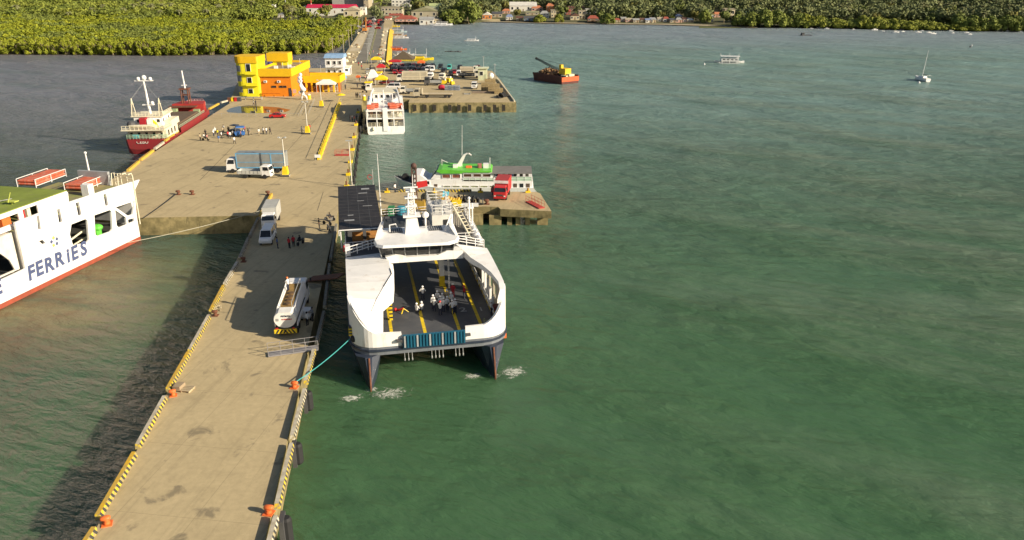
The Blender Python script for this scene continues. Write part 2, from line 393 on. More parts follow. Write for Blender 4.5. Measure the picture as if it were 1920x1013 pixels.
# worn black lane grid beside the yellow barriers
mk = M('worn_black_marking', (.10, .085, .06), .9, var=.3, scale=3)
mb = MB()
def line(a, c, w_=.16, dash=0):
    A, C = at(*a, 3.006), at(*c, 3.006); d = (C - A); L_ = d.length; d.normalize(); n = Vector((-d.y, d.x, 0)) * w_ / 2; s = 0
    while s < L_:
        e = min(L_, s + (dash or L_)); p, q = A + d * s, A + d * e; mb.quad(p - n, q - n, q + n, p + n); s = e + (dash * .6 if dash else 1)
line((465, 335), (530, 300), .08); line((375, 338), (440, 272), .10); line((540, 334), (640, 353), .10); line((515, 310), (600, 215), .09); line((595, 395), (606, 360), .1)
tag(mb.build('lane_marking', mk), kind='structure')
# ---------------------------------------------------------------- terminal and other wharf buildings
term_o = M('tangerine_wall', (.72, .22, .01), .6, var=.06); term_y = M('golden_yellow_wall', (.75, .46, .01), .6, var=.05)
roofgrey = M('flat_roof_screed', (.26, .21, .15), .9, var=.2, scale=.4)
def window(parent, x0, x1, y, z0, z1, fm=None, gm=None, name='window', axis='y', d=.12):
    """frame (part) with its pane (sub-part) on a wall plane y=const (or x=const), outside towards -d"""
    f = MB(); t = .09
    def bx(m, a0, a1, c0, c1, e):
        if axis == 'y': m.box(a0, a1, y - e if d > 0 else y, y if d > 0 else y + e, c0, c1)
        else: m.box(y if d > 0 else y - e, y + e if d > 0 else y, a0, a1, c0, c1)
    ee = abs(d)
    bx(f, x0, x1, z0, z0 + t, ee); bx(f, x0, x1, z1 - t, z1, ee); bx(f, x0, x0 + t, z0 + t, z1 - t, ee); bx(f, x1 - t, x1, z0 + t, z1 - t, ee)
    o = f.build(name, fm or white, parent)
    p = MB(); bx(p, x0 + t, x1 - t, z0 + t, z1 - t, ee * .45); p.build('pane', gm or glass, o); return o
def wall_box(mb, x0, x1, y0, y1, z0, z1): mb.box(x0, x1, y0, y1, z0, z1)

fl_ = at(491, 181); fr_ = at(548, 181); tl_ = at(447, 181)
Y0 = fl_.y; X0, X1, XT = fl_.x, fr_.x, tl_.x
tm = thing('terminal_building', 'yellow and orange port terminal with a stepped tower at one end', 'terminal', (X0, Y0, 3))
W1 = X1 - X0; TW = X0 - XT; D = 24.0
b = MB(); b.box(0, W1, 0, .3, 0, 6.2); b.box(0, .3, .3, D, 0, 6.2); b.box(W1 - .3, W1, .3, D, 0, 6.2); b.box(.3, W1 - .3, D - .3, D, 0, 6.2); b.build('hall_wall', term_o, tm)
b = MB(); b.box(-.2, W1 + .5, -.5, -.1, 6.2, 8.6); b.box(W1 + .1, W1 + .5, -.1, D + .3, 6.2, 8.6); b.box(-.2, W1 + .1, D, D + .3, 6.2, 8.6); b.box(-.2, .2, -.1, D, 6.2, 8.6); b.build('parapet', term_y, tm)
b = MB(); b.box(.2, W1 + .1, -.1, D, 7.7, 7.9); b.build('flat_roof', roofgrey, tm)
b = MB(); b.box(.4, W1 - 3.8, -.05, 0, .85, .95); b.build('dado_strip', M('dark_orange', (.4, .09, .01)), tm)
for x0, x1 in ((3.4, 4.9), (5.8, 6.9), (7.0, 8.1)): window(tm, x0, x1, 0, 2.7, 3.35, M('brown_frame', (.15, .08, .04)))
f = MB().box(8.7, 9.6, -.1, 0, 0.1, 2.6).build('door', M('dark_door', (.06, .05, .05)), tm); MB().box(9.4, 9.48, -.16, -.1, 1.2, 1.4).build('handle', steel, f)
f = MB().box(9.95, 11.0, -.08, 0, 1.0, 2.2).build('notice_board', M('pink_board', (.6, .35, .30)), tm)
for x in (1, 4, 7, 9.9): b = MB().box(x, x + .35, -.12, 0, 0, .45).build('gutter_outlet', term_o, tm)
# round cornered tower
b = MB()
def rr(x0, x1, y0, y1, r, n=5):
    o = []
    for cx, cy, a0 in ((x0 + r, y0 + r, math.pi), (x1 - r * .3, y0 + r * .3, 1.5 * math.pi), (x1 - r * .3, y1 - r * .3, 0), (x0 + r, y1 - r, .5 * math.pi)):
        q = r if cx < (x0 + x1) / 2 else r * .3
        o += [(cx + q * math.cos(a0 + .5 * math.pi * i / n), cy + q * math.sin(a0 + .5 * math.pi * i / n)) for i in range(n + 1)]
    return o
b.prism(rr(-TW, -.02, -.6, 7.5, 2.2), 0, 10.3); b.build('tower', byellow, tm, smooth=False)
b = MB(); b.prism(rr(-TW - .25, .18, -.85, 7.7, 2.3), 10.302, 12.3); b.build('tower_crown', term_y, tm)
for zc, h in ((1.5, 1.9), (5.0, 1.9), (8.6, 3.0)):
    window(tm, -TW * .52, -TW * .52 + 1.5, -.6, zc - h / 2, zc + h / 2, white)
for zc in (.15, 3.4, 6.9):
    b = MB(); b.prism(rr(-TW * .62, -.4, -1.5, -.6, .5), zc, zc + .16); b.box(-TW * .62 + .5, -.5, -1.46, -1.38, zc + .16, zc + .95); b.build('balcony', byellow, tm)
for zc in (2.2, 5.6, 8.6):
    w_ = MB(); n = 5; pts = [(-TW + 2.2 + 2.25 * math.cos(math.pi + .45 * math.pi * i / n), 1.6 + 2.25 * math.sin(math.pi + .45 * math.pi * i / n)) for i in range(n + 1)]
    w_.add([(x, y, zc - .9) for x, y in pts] + [(x, y, zc + .9) for x, y in pts], [(i, i + 1, i + n + 2, i + n + 1) for i in range(n)]); w_.build('window', M('grey_glazing', (.22, .24, .25), .15, var=.25), tm)
# roof stair head
b = MB(); b.box(.2, 5.2, 15.0, 20.0, 6.6, 9.2); b.build('stair_head', byellow, tm)
b = MB(); b.box(-1.6, 5.4, 14.6, 20.3, 9.2, 11.8); b.build('stair_head_crown', term_y, tm)
f = MB().box(1.6, 3.0, 14.93, 15.0, 6.7, 8.8).build('door', M('brown_door', (.2, .12, .07)), tm)
MB().lathe((-.6, 14.2, 6.6), [(.7, 0), (.75, 1), (.7, 2.2), (.3, 2.5)], 12).build('water_tank', M('navy_tank', (.05, .06, .22), .4), tm)
# low wing with columns
wl = at(571, 173); wr = at(639, 173); LX0 = wl.x - X0; LX1 = wr.x - X0; LY = wl.y - Y0
b = MB(); b.box(LX0, LX1, LY, LY + .35, 3.0, 5.2); b.box(LX1 - .35, LX1, LY + .35, LY + 9, 3.0, 5.2); b.box(LX0, LX1 - .35, LY + 8.65, LY + 9, 3.0, 5.2); b.build('wing_parapet', term_y, tm)
b = MB(); b.box(LX0, LX1 - .36, LY + .36, LY + 8.64, 3.3, 4.2); b.build('wing_roof', M('sun_bleached_roof', (.55, .38, .16), .8), tm)
b = MB(); b.box(LX0, LX1 - .6, LY + 5, LY + 5.3, 0, 3.3); b.build('wing_wall', M('wing_wall_paint', (.35, .20, .12)), tm)
for i in range(7):
    x = LX0 + .5 + (LX1 - LX0 - 1.2) * i / 6
    MB().box(x, x + .5, LY + .05, LY + .55, 0, 3.0).build('column', term_o if i in (2, 6) else term_y, tm)
for i in range(4):
    x = LX0 + 1.5 + i * 2.6; window(tm, x, x + 1.4, LY + 5, 1.0, 2.4)

# white sculpture in front
sp = at(571, 187); b = MB()
b.tube([(-.9, 0, 0), (-.75, 0, .9), (-.1, 0, 1.5), (.6, 0, .9), (.8, 0, 0)], .28, 8)
b.tube([(-.2, 0, 1.4), (-.5, 0, 2.6), (-.3, .05, 3.6), (-.8, 0, 4.6), (-.6, 0, 5.6), (-.9, 0, 6.6), (-.8, 0, 7.4)], .75, 10, .35)
b.ball((-1.0, 0, 5.6), (.75, .5, .8)); b.ball((-.2, 0, 3.1), (.95, .6, .75)); b.ball((-.6, 0, 7.5), (.55, .45, .6)); b.ball((-.9, .0, 6.6), (.8, .5, .45)); b.ball((-1.3, 0, 2.2), (.45, .4, .5))
tag(b.build('sculpture', white, loc=sp, smooth=True), 'tall white knobbly sculpture standing beside the orange terminal wall', 'sculpture')

def canopy(name, label, px, py, w_, d_, h, mat, peak=.8, grp=None, legs=white):
    p = at(px, py); t = thing(name, label, 'canopy', p, 0, grp)
    b = MB(); x, y = w_ / 2, d_ / 2
    b.add([(-x, -y, h), (x, -y, h), (x, y, h), (-x, y, h), (-x * .35, 0, h + peak), (x * .35, 0, h + peak), (-x, -y, h - .5), (x, -y, h - .5), (x, y, h - .5), (-x, y, h - .5)],
          [(0, 1, 5, 4), (1, 2, 5), (2, 3, 4, 5), (3, 0, 4), (6, 7, 1, 0), (7, 8, 2, 1), (8, 9, 3, 2), (9, 6, 0, 3), (6, 9, 8, 7)])
    b.build('canvas_roof', mat, t)
    for sx in (-1, 1):
        for sy in (-1, 1): MB().cyl((sx * (x - .1), sy * (y - .1), 0), .05, h - .5, 6).build('leg', legs, t)
    return t
canopy('canopy', 'wide white canopy tent before the low yellow terminal wing', 614, 173, 6.2, 4, 3.1, white, 1.0)
canopy('canopy', 'peaked white tent behind the small yellow guard booth', 700, 158, 3.6, 3.6, 2.4, white, 2.6)
canopy('canopy', 'small blue umbrella tent beside the end of the yellow wing', 644, 153, 2.2, 2.2, 1.6, ltblue, .7)
canopy('canopy', 'orange sunshade standing alone in the middle of the road', 672, 153, 1.5, 1.5, 1.9, orange, .3)
canopy('canopy', 'red topped stall canopy near the yellow sea wall', 715, 135, 3.2, 3, 2.2, red, .9)
canopy('canopy', 'bright yellow stall canopy beside the causeway road', 706, 119, 4.2, 3, 2.0, yellow, .8)
canopy('canopy', 'flat red awning at the corner of the parked cars', 741, 125, 5, 3, 2.4, red, .4)
canopy('canopy', 'orange topped food stall canopy among the parked vehicles', 790, 127, 3, 3, 2.4, orange, .6)
canopy('canopy', 'yellow and white stall canopy by the quay entrance', 716, 160, 4, 3, 2.4, yellow, 1.0)
def booth(name, label, px, py, w_, d_, h, wm, rm, over=.3):
    p = at(px, py); t = thing(name, label, 'booth', p)
    b = MB(); b.box(-w_ / 2, w_ / 2, 0, d_, 0, h); b.build('wall', wm, t)
    b = MB(); b.prism([(-w_ / 2 - over, -over), (w_ / 2 + over, -over), (w_ / 2 + over, d_ + over), (-w_ / 2 - over, d_ + over)], h, h + .35, [(-w_ / 2 - over * .6, -over * .6), (w_ / 2 + over * .6, -over * .6), (w_ / 2 + over * .6, d_ + over * .6), (-w_ / 2 - over * .6, d_ + over * .6)]); b.build('roof', rm, t)
    window(t, -w_ * .32, w_ * .32, 0, h * .45, h * .8); f = MB().box(w_ / 2, w_ / 2 + .06, d_ * .3, d_ * .65, .05, h * .8).build('door', dgrey, t); MB().box(w_ / 2 + .06, w_ / 2 + .12, d_ * .34, d_ * .38, h * .4, h * .46).build('handle', steel, f)
    return t
booth('guard_booth', 'small yellow and white guard booth beside the peaked white tent', 691, 169, 1.9, 2.0, 2.3, white, yellow)
booth('kiosk', 'white flat roofed kiosk on the edge of the causeway road', 649, 141, 3.0, 3.5, 3.0, white, cream)
booth('ticket_shed', 'low orange roofed shed behind the red and white vehicles', 704, 148, 4, 3, 2.0, cream, yellow)
# blue roofed building
p = at(628, 143); t = thing('port_office', 'white two storey office with a pale blue roof on the causeway', 'building', p)
MB().box(-3.3, 3.3, 0, 6, 0, 6.6).build('wall', white, t)
b = MB(); b.prism([(-3.7, -.6), (3.7, -.6), (3.7, 6.4), (-3.7, 6.4)], 6.6, 7.8, [(-3.5, 1.5), (3.5, 1.5), (3.5, 6.2), (-3.5, 6.2)]); b.build('roof', M('pale_blue_roof', (.24, .38, .58), .5), t)
b = MB(); b.box(-3.3, 3.3, -1.2, 0, 3.1, 3.25); b.tube([(-1, -1.3, 3.2), (3.3, -1.3, 5.4)], .08); b.build('balcony', grey, t)
for x in (-2.6, -.4, 1.6): window(t, x, x + 1.2, 0, 4.2, 5.6); window(t, x, x + 1.1, 0, .9, 2.3)
# thatched pavilion on the quay
p = at(745, 124); t = thing('pavilion', 'dark thatched pavilion with a pyramid roof behind the parked cars', 'pavilion', at(757, 121))
b = MB(); b.prism([(-4.6, -4.6), (4.6, -4.6), (4.6, 4.6), (-4.6, 4.6)], 2.4, 5.4, [(-.3, -.3), (.3, -.3), (.3, .3), (-.3, .3)]); b.build('thatch_roof', M('brown_thatch', (.10, .075, .05), .95, scale=3, bump=.6), t)
for x in (-4, 4):
    for y in (-4, 4): MB().cyl((x, y, 0), .15, 2.6, 6).build('post', wood, t)
# pale hut at the quay edge
p = at(905, 151); t = thing('quay_hut', 'narrow pale green control hut standing on the quay edge', 'hut', p)
b = MB(); b.box(-1.6, 1.6, 0, 3, 0, 4.2); b.build('wall', M('pale_mint', (.55, .58, .40)), t); b = MB(); b.box(-2.6, 2.2, -.5, 3.5, 4.2, 4.45); b.build('roof', M('mint_roof', (.62, .66, .48)), t); window(t, -1.1, .2, 0, 1.7, 3.2)
MB().box(.5, 1.3, -.06, 0, 0, 2.1).build('door', M('mint_door', (.4, .44, .3)), t)

# ---------------------------------------------------------------- far town
def on_land(px, py):
    lo = None
    for y in [500 + 2 * i for i in range(400)]:
        p = atd(px, py, y)
        if y > shore_y(p.x) and p.z <= max(.3, land_z(p.x, y)): return Vector((p.x, y, max(.3, land_z(p.x, y))))
    return atd(px, py, 900)
HOUSES = []
rf = {k: M(k + '_roofing', c, .6, var=.18, scale=.3) for k, c in dict(rust=(.33, .09, .06), grey=(.34, .34, .33), brown=(.14, .07, .05), orange=(.52, .20, .10), blue=(.22, .27, .42), lime=(.40, .46, .22), teal=(.22, .36, .28), dark=(.09, .09, .10), tan=(.42, .36, .26), white=(.66, .64, .58), crimson=(.50, .02, .07), olive=(.28, .27, .16)).items()}
wl_ = {k: M(k + '_render', c, .75, var=.1, scale=.3) for k, c in dict(white=(.68, .66, .60), cream=(.58, .50, .34), grey=(.36, .35, .32), pink=(.56, .34, .27), orange=(.68, .25, .07), tan=(.40, .34, .24), brown=(.22, .14, .09), block=(.45, .40, .29), mint=(.44, .52, .36), red=(.38, .07, .05), blue=(.2, .28, .38)).items()}
def house(name, label, px, py, wpx, hpx, wall, roof, kind='gable', dep=9, fl=1, stilt=0, cat='house', nw=3, grp=None, eave=.3, base=None, front=38):
    p = base or on_land(px, py); m = mpp(p); w_ = wpx * m; h = hpx * m * 1.02
    t = thing(name, label, cat, p, 0, grp); HOUSES.append((p.x, p.y, w_, dep, front))
    rh = 0.35 if kind == 'flat' else min(h * .38, w_ * .3, 3.2); wh = h - rh; s = stilt
    x = w_ / 2 - eave
    MB().box(-x, x, 0, dep, s - (3 if not s else 0), wh).build('wall', wl_[wall], t)
    b = MB(); X = w_ / 2
    if kind == 'gable': b.add([(-X, -eave, wh), (X, -eave, wh), (X, dep + eave, wh), (-X, dep + eave, wh), (-X, dep / 2, wh + rh), (X, dep / 2, wh + rh)], [(0, 1, 5, 4), (2, 3, 4, 5), (1, 2, 5), (3, 0, 4), (3, 2, 1, 0)])
    elif kind == 'front': b.add([(-X, -eave, wh), (0, -eave, wh + rh), (X, -eave, wh), (-X, dep + eave, wh), (0, dep + eave, wh + rh), (X, dep + eave, wh)], [(0, 1, 4, 3), (1, 2, 5, 4), (0, 2, 1), (3, 4, 5), (0, 3, 5, 2)])
    elif kind == 'hip': b.prism([(-X, -eave), (X, -eave), (X, dep + eave), (-X, dep + eave)], wh, wh + rh, [(-X * .45, dep * .42), (X * .45, dep * .42), (X * .45, dep * .58), (-X * .45, dep * .58)])
    elif kind == 'shed': b.prism([(-X, -eave), (X, -eave), (X, dep + eave), (-X, dep + eave)], wh, wh + .15); b.add([(-X, -eave, wh + .15), (X, -eave, wh + .15), (X, dep + eave, wh + rh), (-X, dep + eave, wh + rh), (X, dep + eave, wh + .15), (-X, dep + eave, wh + .15)], [(0, 1, 2, 3), (1, 4, 2), (3, 2, 4, 5), (0, 3, 5)])
    else: b.box(-X, X, -eave, dep + eave, wh, wh + rh)
    b.build('roof', rf[roof], t)
    fh = (wh - s) / fl
    for k in range(fl):
        for i in range(nw):
            cx = -x + 2 * x * (i + .5) / nw; ww = min(.55 * 2 * x / nw, 1.8) / 2
            if k == 0 and i == nw // 2: MB().box(cx - .45, cx + .45, -.06, 0, s + .02, s + min(2.1, fh * .8)).build('door', wl_['brown'], t)
            else: window(t, cx - ww, cx + ww, 0, s + k * fh + fh * .35, s + k * fh + fh * .8)
    if s:
        for i in range(4): 
            xx = -x + .1 + (2 * x - .2) * i / 3; MB().box(xx - .12, xx + .12, .1, .34, -2.5, s).build('stilt', wl_['brown'], t)
    return t
house('silo_building', 'huge plain grey windowless block rising behind the red roofed market', 657, 15, 68, 40, 'grey', 'grey', 'flat', 30, 1, cat='building', nw=1, front=110)
house('tower_block', 'narrow brown block attached beside the huge grey building', 687, 16, 10, 40, 'tan', 'brown', 'flat', 20, 4, cat='building', nw=2, front=110)
house('market_hall', 'long market hall under a bright crimson roof', 620, 25, 92, 15, 'white', 'crimson', 'gable', 16, 1, cat='hall', nw=6, front=60)
house('gabled_hall', 'cream hall with a broad front gable beside the crimson roof', 660, 32, 32, 18, 'cream', 'cream' if 'cream' in rf else 'tan', 'front', 16, 1, cat='hall', nw=3, front=40)
house('gate_house', 'small white flat topped gatehouse at the head of the causeway', 681, 29, 11, 14, 'white', 'white', 'flat', 7, 2, cat='building', nw=2)
house('school_block', 'weathered beige two storey block at the town end of the causeway', 735, 30, 40, 15, 'block', 'tan', 'flat', 12, 2, cat='building', nw=6)
house('cinema_hall', 'large grey hall with a stepped front gable and mossy roof', 796, 34, 50, 19, 'block', 'olive', 'front', 26, 1, cat='hall', nw=4, front=40)
house('hillside_house', 'lime green roofed house above the grey gabled hall', 819, 20, 30, 12, 'mint', 'lime', 'gable', 9, 1)
house('tall_white_house', 'tall white building on the slope above the beige block', 752, 13, 36, 17, 'white', 'white', 'flat', 12, 3, cat='building', nw=5, front=90)
house('stilt_restaurant', 'red roofed restaurant standing on stilts over the water', 760, 46, 40, 15, 'pink', 'rust', 'hip', 14, 1, 2.0, cat='restaurant', nw=5, base=at(760, 46, 0.2))
house('boat_house', 'grey roofed boathouse with a white gable at the water edge', 800, 47, 28, 13, 'white', 'grey', 'gable', 12, 1, cat='boathouse', nw=3)
house('waterfront_house', 'low tan house beside the grey roofed boathouse', 820, 45, 18, 10, 'cream', 'tan', 'gable', 9, 1)
house('roadside_house', 'white roadside house next to the causeway end', 727, 41, 12, 9, 'white', 'rust', 'gable', 8, 1)
house('roadside_house', 'small red roofed shop between the road and stilt restaurant', 742, 35, 26, 8, 'tan', 'rust', 'gable', 7, 1, nw=4)
house('garden_pavilion', 'yellow walled open pavilion with a white front gable by the sea wall', 913, 37, 18, 13, 'orange', 'white', 'front', 8, 1, cat='pavilion', nw=3)
house('dark_roof_house', 'dark roofed house right beside the yellow walled pavilion', 932, 33, 20, 10, 'tan', 'dark', 'gable', 8, 1)
house('sports_hall', 'large white hall with a long pale roof and blue glass end', 981, 22, 52, 16, 'white', 'white', 'gable', 25, 1, cat='hall', nw=5, front=60)
house('glass_lobby', 'blue glass lobby at the corner of the white hall', 962, 22, 13, 11, 'blue', 'grey', 'flat', 4, 2, cat='building', nw=3, base=None)
for a in (('coastal_house', 'terracotta roofed house below the blue glass lobby', 949, 26, 16, 8, 'pink', 'orange', 'hip'), ('coastal_house', 'orange roofed bungalow right of the white hall', 1007, 22, 22, 10, 'pink', 'orange', 'hip'),
          ('coastal_house', 'bright orange three storey house above the coast', 1032, 23, 16, 15, 'orange', 'orange', 'hip', 9, 3), ('coastal_house', 'white two storey seaside house with a pale hip roof', 1021, 34, 18, 12, 'white', 'grey', 'hip', 9, 2),
          ('coastal_house', 'unfinished cream concrete house with open square windows', 1038, 33, 11, 13, 'cream', 'tan', 'flat', 8, 2, 0, 'house', 2), ('coastal_house', 'olive roofed long low shed under the white hall', 998, 29, 26, 7, 'tan', 'olive', 'gable'),
          ('coastal_house', 'little white cabin with a blue roof on the shore', 955, 42, 14, 12, 'white', 'blue', 'hip', 6, 1, 1.0), ('coastal_house', 'dark blue roofed shack at the water edge', 993, 42, 22, 10, 'blue', 'dark', 'gable', 7, 1, .8),
          ('coastal_house', 'low brown shack behind the little white cabin', 974, 40, 14, 8, 'tan', 'brown', 'gable', 7), ('coastal_house', 'broad brown roofed house on the slope', 1080, 22, 30, 9, 'brown', 'brown', 'gable', 10),
          ('coastal_house', 'dark red house wing under the broad brown roof', 1066, 28, 10, 9, 'red', 'rust', 'gable', 8), ('coastal_house', 'maroon roofed house with a wide front gable', 1078, 38, 18, 12, 'cream', 'brown', 'front', 9),
          ('coastal_house', 'bare cream concrete two storey frame house', 1091, 36, 14, 15, 'block', 'tan', 'flat', 8, 2, 0, 'house', 2), ('coastal_house', 'long white bungalow among the trees', 1110, 26, 24, 8, 'white', 'white', 'flat', 8),
          ('coastal_house', 'open shore pavilion with a bright red roof on dark posts', 1112, 44, 22, 13, 'brown', 'rust', 'hip', 8, 1, 1.2), ('coastal_house', 'pale blue gabled cottage on the slope', 1058, 26, 10, 10, 'white', 'grey', 'front', 7),
          ('coastal_house', 'pale blue pyramid roofed house above the shanties', 1272, 37, 16, 9, 'white', 'blue', 'hip', 8), ('coastal_house', 'square cream block house against the dark trees', 1368, 31, 20, 13, 'cream', 'cream' if 'cream' in rf else 'tan', 'flat', 10),
          ('coastal_house', 'pink gabled house beside the dark waterfront tree', 1344, 33, 14, 9, 'pink', 'orange', 'gable', 8), ('coastal_house', 'white stepped house near the water by the dark tree', 1332, 41, 12, 11, 'white', 'grey', 'gable', 8, 2),
          ('coastal_house', 'long teal roofed shed half hidden behind the mangrove', 1399, 29, 28, 6, 'mint', 'teal', 'gable', 10), ('coastal_house', 'pale roofed house peeping above the big mangrove dome', 1442, 29, 16, 8, 'white', 'white', 'gable', 8),
          ('coastal_house', 'white gable end above the big mangrove dome', 1464, 29, 12, 8, 'white', 'tan', 'front', 8), ('coastal_house', 'small white house alone high in the palms', 1152, 9, 8, 6, 'white', 'white', 'flat', 7),
          ('coastal_house', 'tan roofed house left of the tall palms', 908, 17, 14, 7, 'cream', 'tan', 'gable', 8), ('coastal_house', 'pale gabled house behind the mangrove trees', 928, 16, 12, 7, 'white', 'lime', 'front', 8),
          ('coastal_house', 'small white house near the frame top above the mangrove', 866, 10, 14, 6, 'white', 'tan', 'flat', 8)):
    house(*a, grp='houses along the coast')
shant = [('rust', 'tan'), ('grey', 'white'), ('tan', 'pink'), ('grey', 'tan'), ('brown', 'cream'), ('blue', 'white'), ('grey', 'cream'), ('tan', 'white'), ('rust', 'white'), ('dark', 'tan'), ('grey', 'pink'), ('brown', 'white'), ('white', 'tan')]
word = ['rusty', 'pale grey', 'sandy', 'weathered grey', 'brown', 'bluish', 'light grey', 'tan', 'reddish', 'blackish', 'dull grey', 'dark brown', 'whitewashed']
for i, (r, wa) in enumerate(shant):
    px = 1158 + i * 11.5 + R.uniform(-2, 2)
    house('shanty', f'{word[i]} roofed shanty in the low row on the beach', px, 43.5 - R.uniform(0, 3), R.uniform(10, 15), R.uniform(7, 9), wa, r, R.choice(['gable', 'shed', 'hip']), R.uniform(5, 8), 1, 0, 'shanty', 2, 'shanties along the beach')
def left_base(px, py):
    for y in [560 + 3 * i for i in range(250)]:
        p = atd(px, py, y)
        if p.z <= .3 + lz_left(p.x, y): return Vector((p.x, y, .3 + lz_left(p.x, y)))
    return atd(px, py, 900)
for a in (('village_house', 'tiny red roofed hut standing in the mangrove edge', 263, 13, 12, 8, 'white', 'rust', 'gable', 8), ('village_house', 'broad white gable roof showing over the mangroves', 393, 21, 26, 6, 'white', 'white', 'gable', 9),
          ('village_house', 'pink roofed house left of the radio mast', 499, 22, 18, 10, 'pink', 'orange', 'gable', 9), ('village_house', 'round white tank house next to the pink roofed house', 512, 22, 8, 12, 'white', 'white', 'flat', 6),
          ('village_house', 'small white hut low in the trees near the market', 526, 33, 12, 8, 'white', 'grey', 'gable', 7), ('village_house', 'cream house at the far end of the crimson roof', 570, 22, 16, 10, 'cream', 'tan', 'front', 9)):
    house(*a, grp='houses behind the mangroves', base=left_base(a[2], a[3]))
# low sea wall and beach
strip('beach', M('coral_beach', (.36, .30, .20), .95, scale=.2), [(905, 41.2), (940, 41.5), (1000, 43.3), (1140, 45.3), (1240, 46.5), (1350, 49.5), (1420, 52)], [(905, 40), (940, 40.2), (1000, 41.5), (1140, 43.6), (1240, 44.6), (1350, 46.5), (1420, 49)], .5)
b = MB(); q0, q1 = on_land(903, 41), on_land(938, 41); b.box(q0.x, q1.x, q0.y, q0.y + .6, -.5, 2.2)
tag(b.build('sea_wall', M('tan_masonry', (.45, .38, .24), .9)), 'low tan sea wall in front of the yellow pavilion', 'wall')
# slanting yellow sea wall along the causeway
b = MB(); l = [at(x, y) for x, y in ((731, 56), (728, 76), (726, 100), (723, 128))]; r = [at(x, y, .5) for x, y in ((739, 56.5), (736, 77), (735, 101), (735, 131))]
b.add([tuple(p + Vector((0, 0, .5))) for p in l] + [tuple(p) for p in r] + [(p.x - .8, p.y, 2.9) for p in l], [(i, i + 1, i + 5, i + 4) for i in range(3)] + [(i + 8, i + 9, i + 1, i) for i in range(3)])
tag(b.build('retaining_wall', M('yellow_stone_facing', (.62, .43, .03), .85, c2=(.40, .24, .04), scale=.6, bump=.8)), 'long sloping yellow retaining wall along the causeway', 'wall')
# roof clutter and wall units on the terminal
for x, y in ((3, 6), (6.5, 9), (9, 4)): MB().box(x, x + 1.1, y, y + .8, 7.9, 8.7).build('roof_unit', white, tm)
for x in (1.2, 5.4): o = MB().box(x, x + .9, -.42, 0, 4.3, 4.95).build('air_conditioner', white, tm); MB().lathe((x + .45, -.43, 4.62), [(.1, -.01), (.26, -.01), (.26, .01), (.1, .01)], 12, 'y').build('fan_grille', dgrey, o)
for x, y in ((7, 2), (8.6, 2.4), (9.4, 14)): MB().tube([(x, y, 7.9), (x, y, 10.2)], .05, 5).build('vent_pipe', white, tm)
for x, y, h in ((W1 + 3, 24.5, 4), (W1 + 5, 25, 3.5), (W1 + 8, 25, 4.2), (W1 + 11, 25.2, 3.6), (W1 - 2, 26, 4)):
    pp_ = Vector((X0 + x, Y0 + y + 4, 3)); t = thing('flag_pole', 'thin pale pole behind the terminal roof against the water', 'pole', pp_, 0, 'thin poles behind the terminal'); MB().tube([(0, 0, 0), (0, 0, h * 1.6)], .06, 5).build('pole', silver, t); MB().ball((0, 0, h * 1.6), .12, 6, 4).build('finial', silver, t)
# ---------------------------------------------------------------- vegetation
def leaf_mat(name, c, c2, s=.25):
    m = M(name, c, .75, c2=c2, scale=s, spec=.15); return m
mang_m = leaf_mat('mangrove_leaves', (.29, .30, .025), (.15, .19, .022), .1)
mang_d = leaf_mat('dark_mangrove_leaves', (.22, .245, .05), (.11, .145, .035), .15)
tree_m = leaf_mat('broadleaf_leaves', (.20, .225, .06), (.10, .13, .04), .12)
tree_l = leaf_mat('olive_leaves', (.24, .22, .06), (.13, .13, .04), .15)
forest_m = leaf_mat('forest_leaves', (.22, .24, .10), (.10, .125, .058), .03)
forest_l = leaf_mat('inland_leaves', (.25, .27, .045), (.11, .145, .03), .03)
palm_m = leaf_mat('palm_fronds', (.24, .24, .11), (.14, .15, .07), .3)
bark = M('pale_bark', (.44, .36, .22), .9, c2=(.26, .21, .13), scale=2)
pbark = M('palm_bark', (.25, .21, .16), .9, c2=(.15, .12, .09), scale=3)
def leaves(cen, rad_, n, size, seed, up=.3, shell=.55):
    """n leaf clumps (quads facing roughly outward) in each of the ellipsoids"""
    g = np.random.default_rng(seed); cen = np.asarray(cen, float); rad_ = np.asarray(rad_, float); k = len(cen)
    d = g.normal(size=(k, n, 3)); d[..., 2] += up; d /= np.linalg.norm(d, axis=2, keepdims=True)
    r = shell + (1 - shell) * g.random((k, n, 1)) ** .6
    p = cen[:, None, :] + d * rad_[:, None, :] * r
    nr = d + g.normal(size=d.shape) * .45; nr /= np.linalg.norm(nr, axis=2, keepdims=True)
    a = np.cross(nr, g.normal(size=d.shape)); a /= np.linalg.norm(a, axis=2, keepdims=True); b = np.cross(nr, a)
    sz = size * (.6 + .8 * g.random((k, n, 1)))
    q = np.stack([p - a * sz - b * sz * .6, p + a * sz - b * sz * .6, p + a * sz * .7 + b * sz * .7, p - a * sz * .8 + b * sz * .6], axis=2)
    return q.reshape(-1, 3)
def leaf_mesh(name, q, mat):
    nf = len(q) // 4; me = bpy.data.meshes.new(name); me.vertices.add(len(q)); me.vertices.foreach_set('co', q.astype(np.float32).ravel())
    me.loops.add(nf * 4); me.loops.foreach_set('vertex_index', np.arange(nf * 4, dtype=np.int32)); me.polygons.add(nf)
    me.polygons.foreach_set('loop_start', np.arange(0, nf * 4, 4, dtype=np.int32)); me.polygons.foreach_set('loop_total', np.full(nf, 4, np.int32))
    me.materials.append(mat); me.update(); me.validate(); return me
def put(name, me, parent=None):
    o = bpy.data.objects.new(name, me); col.objects.link(o); o.parent = parent; return o
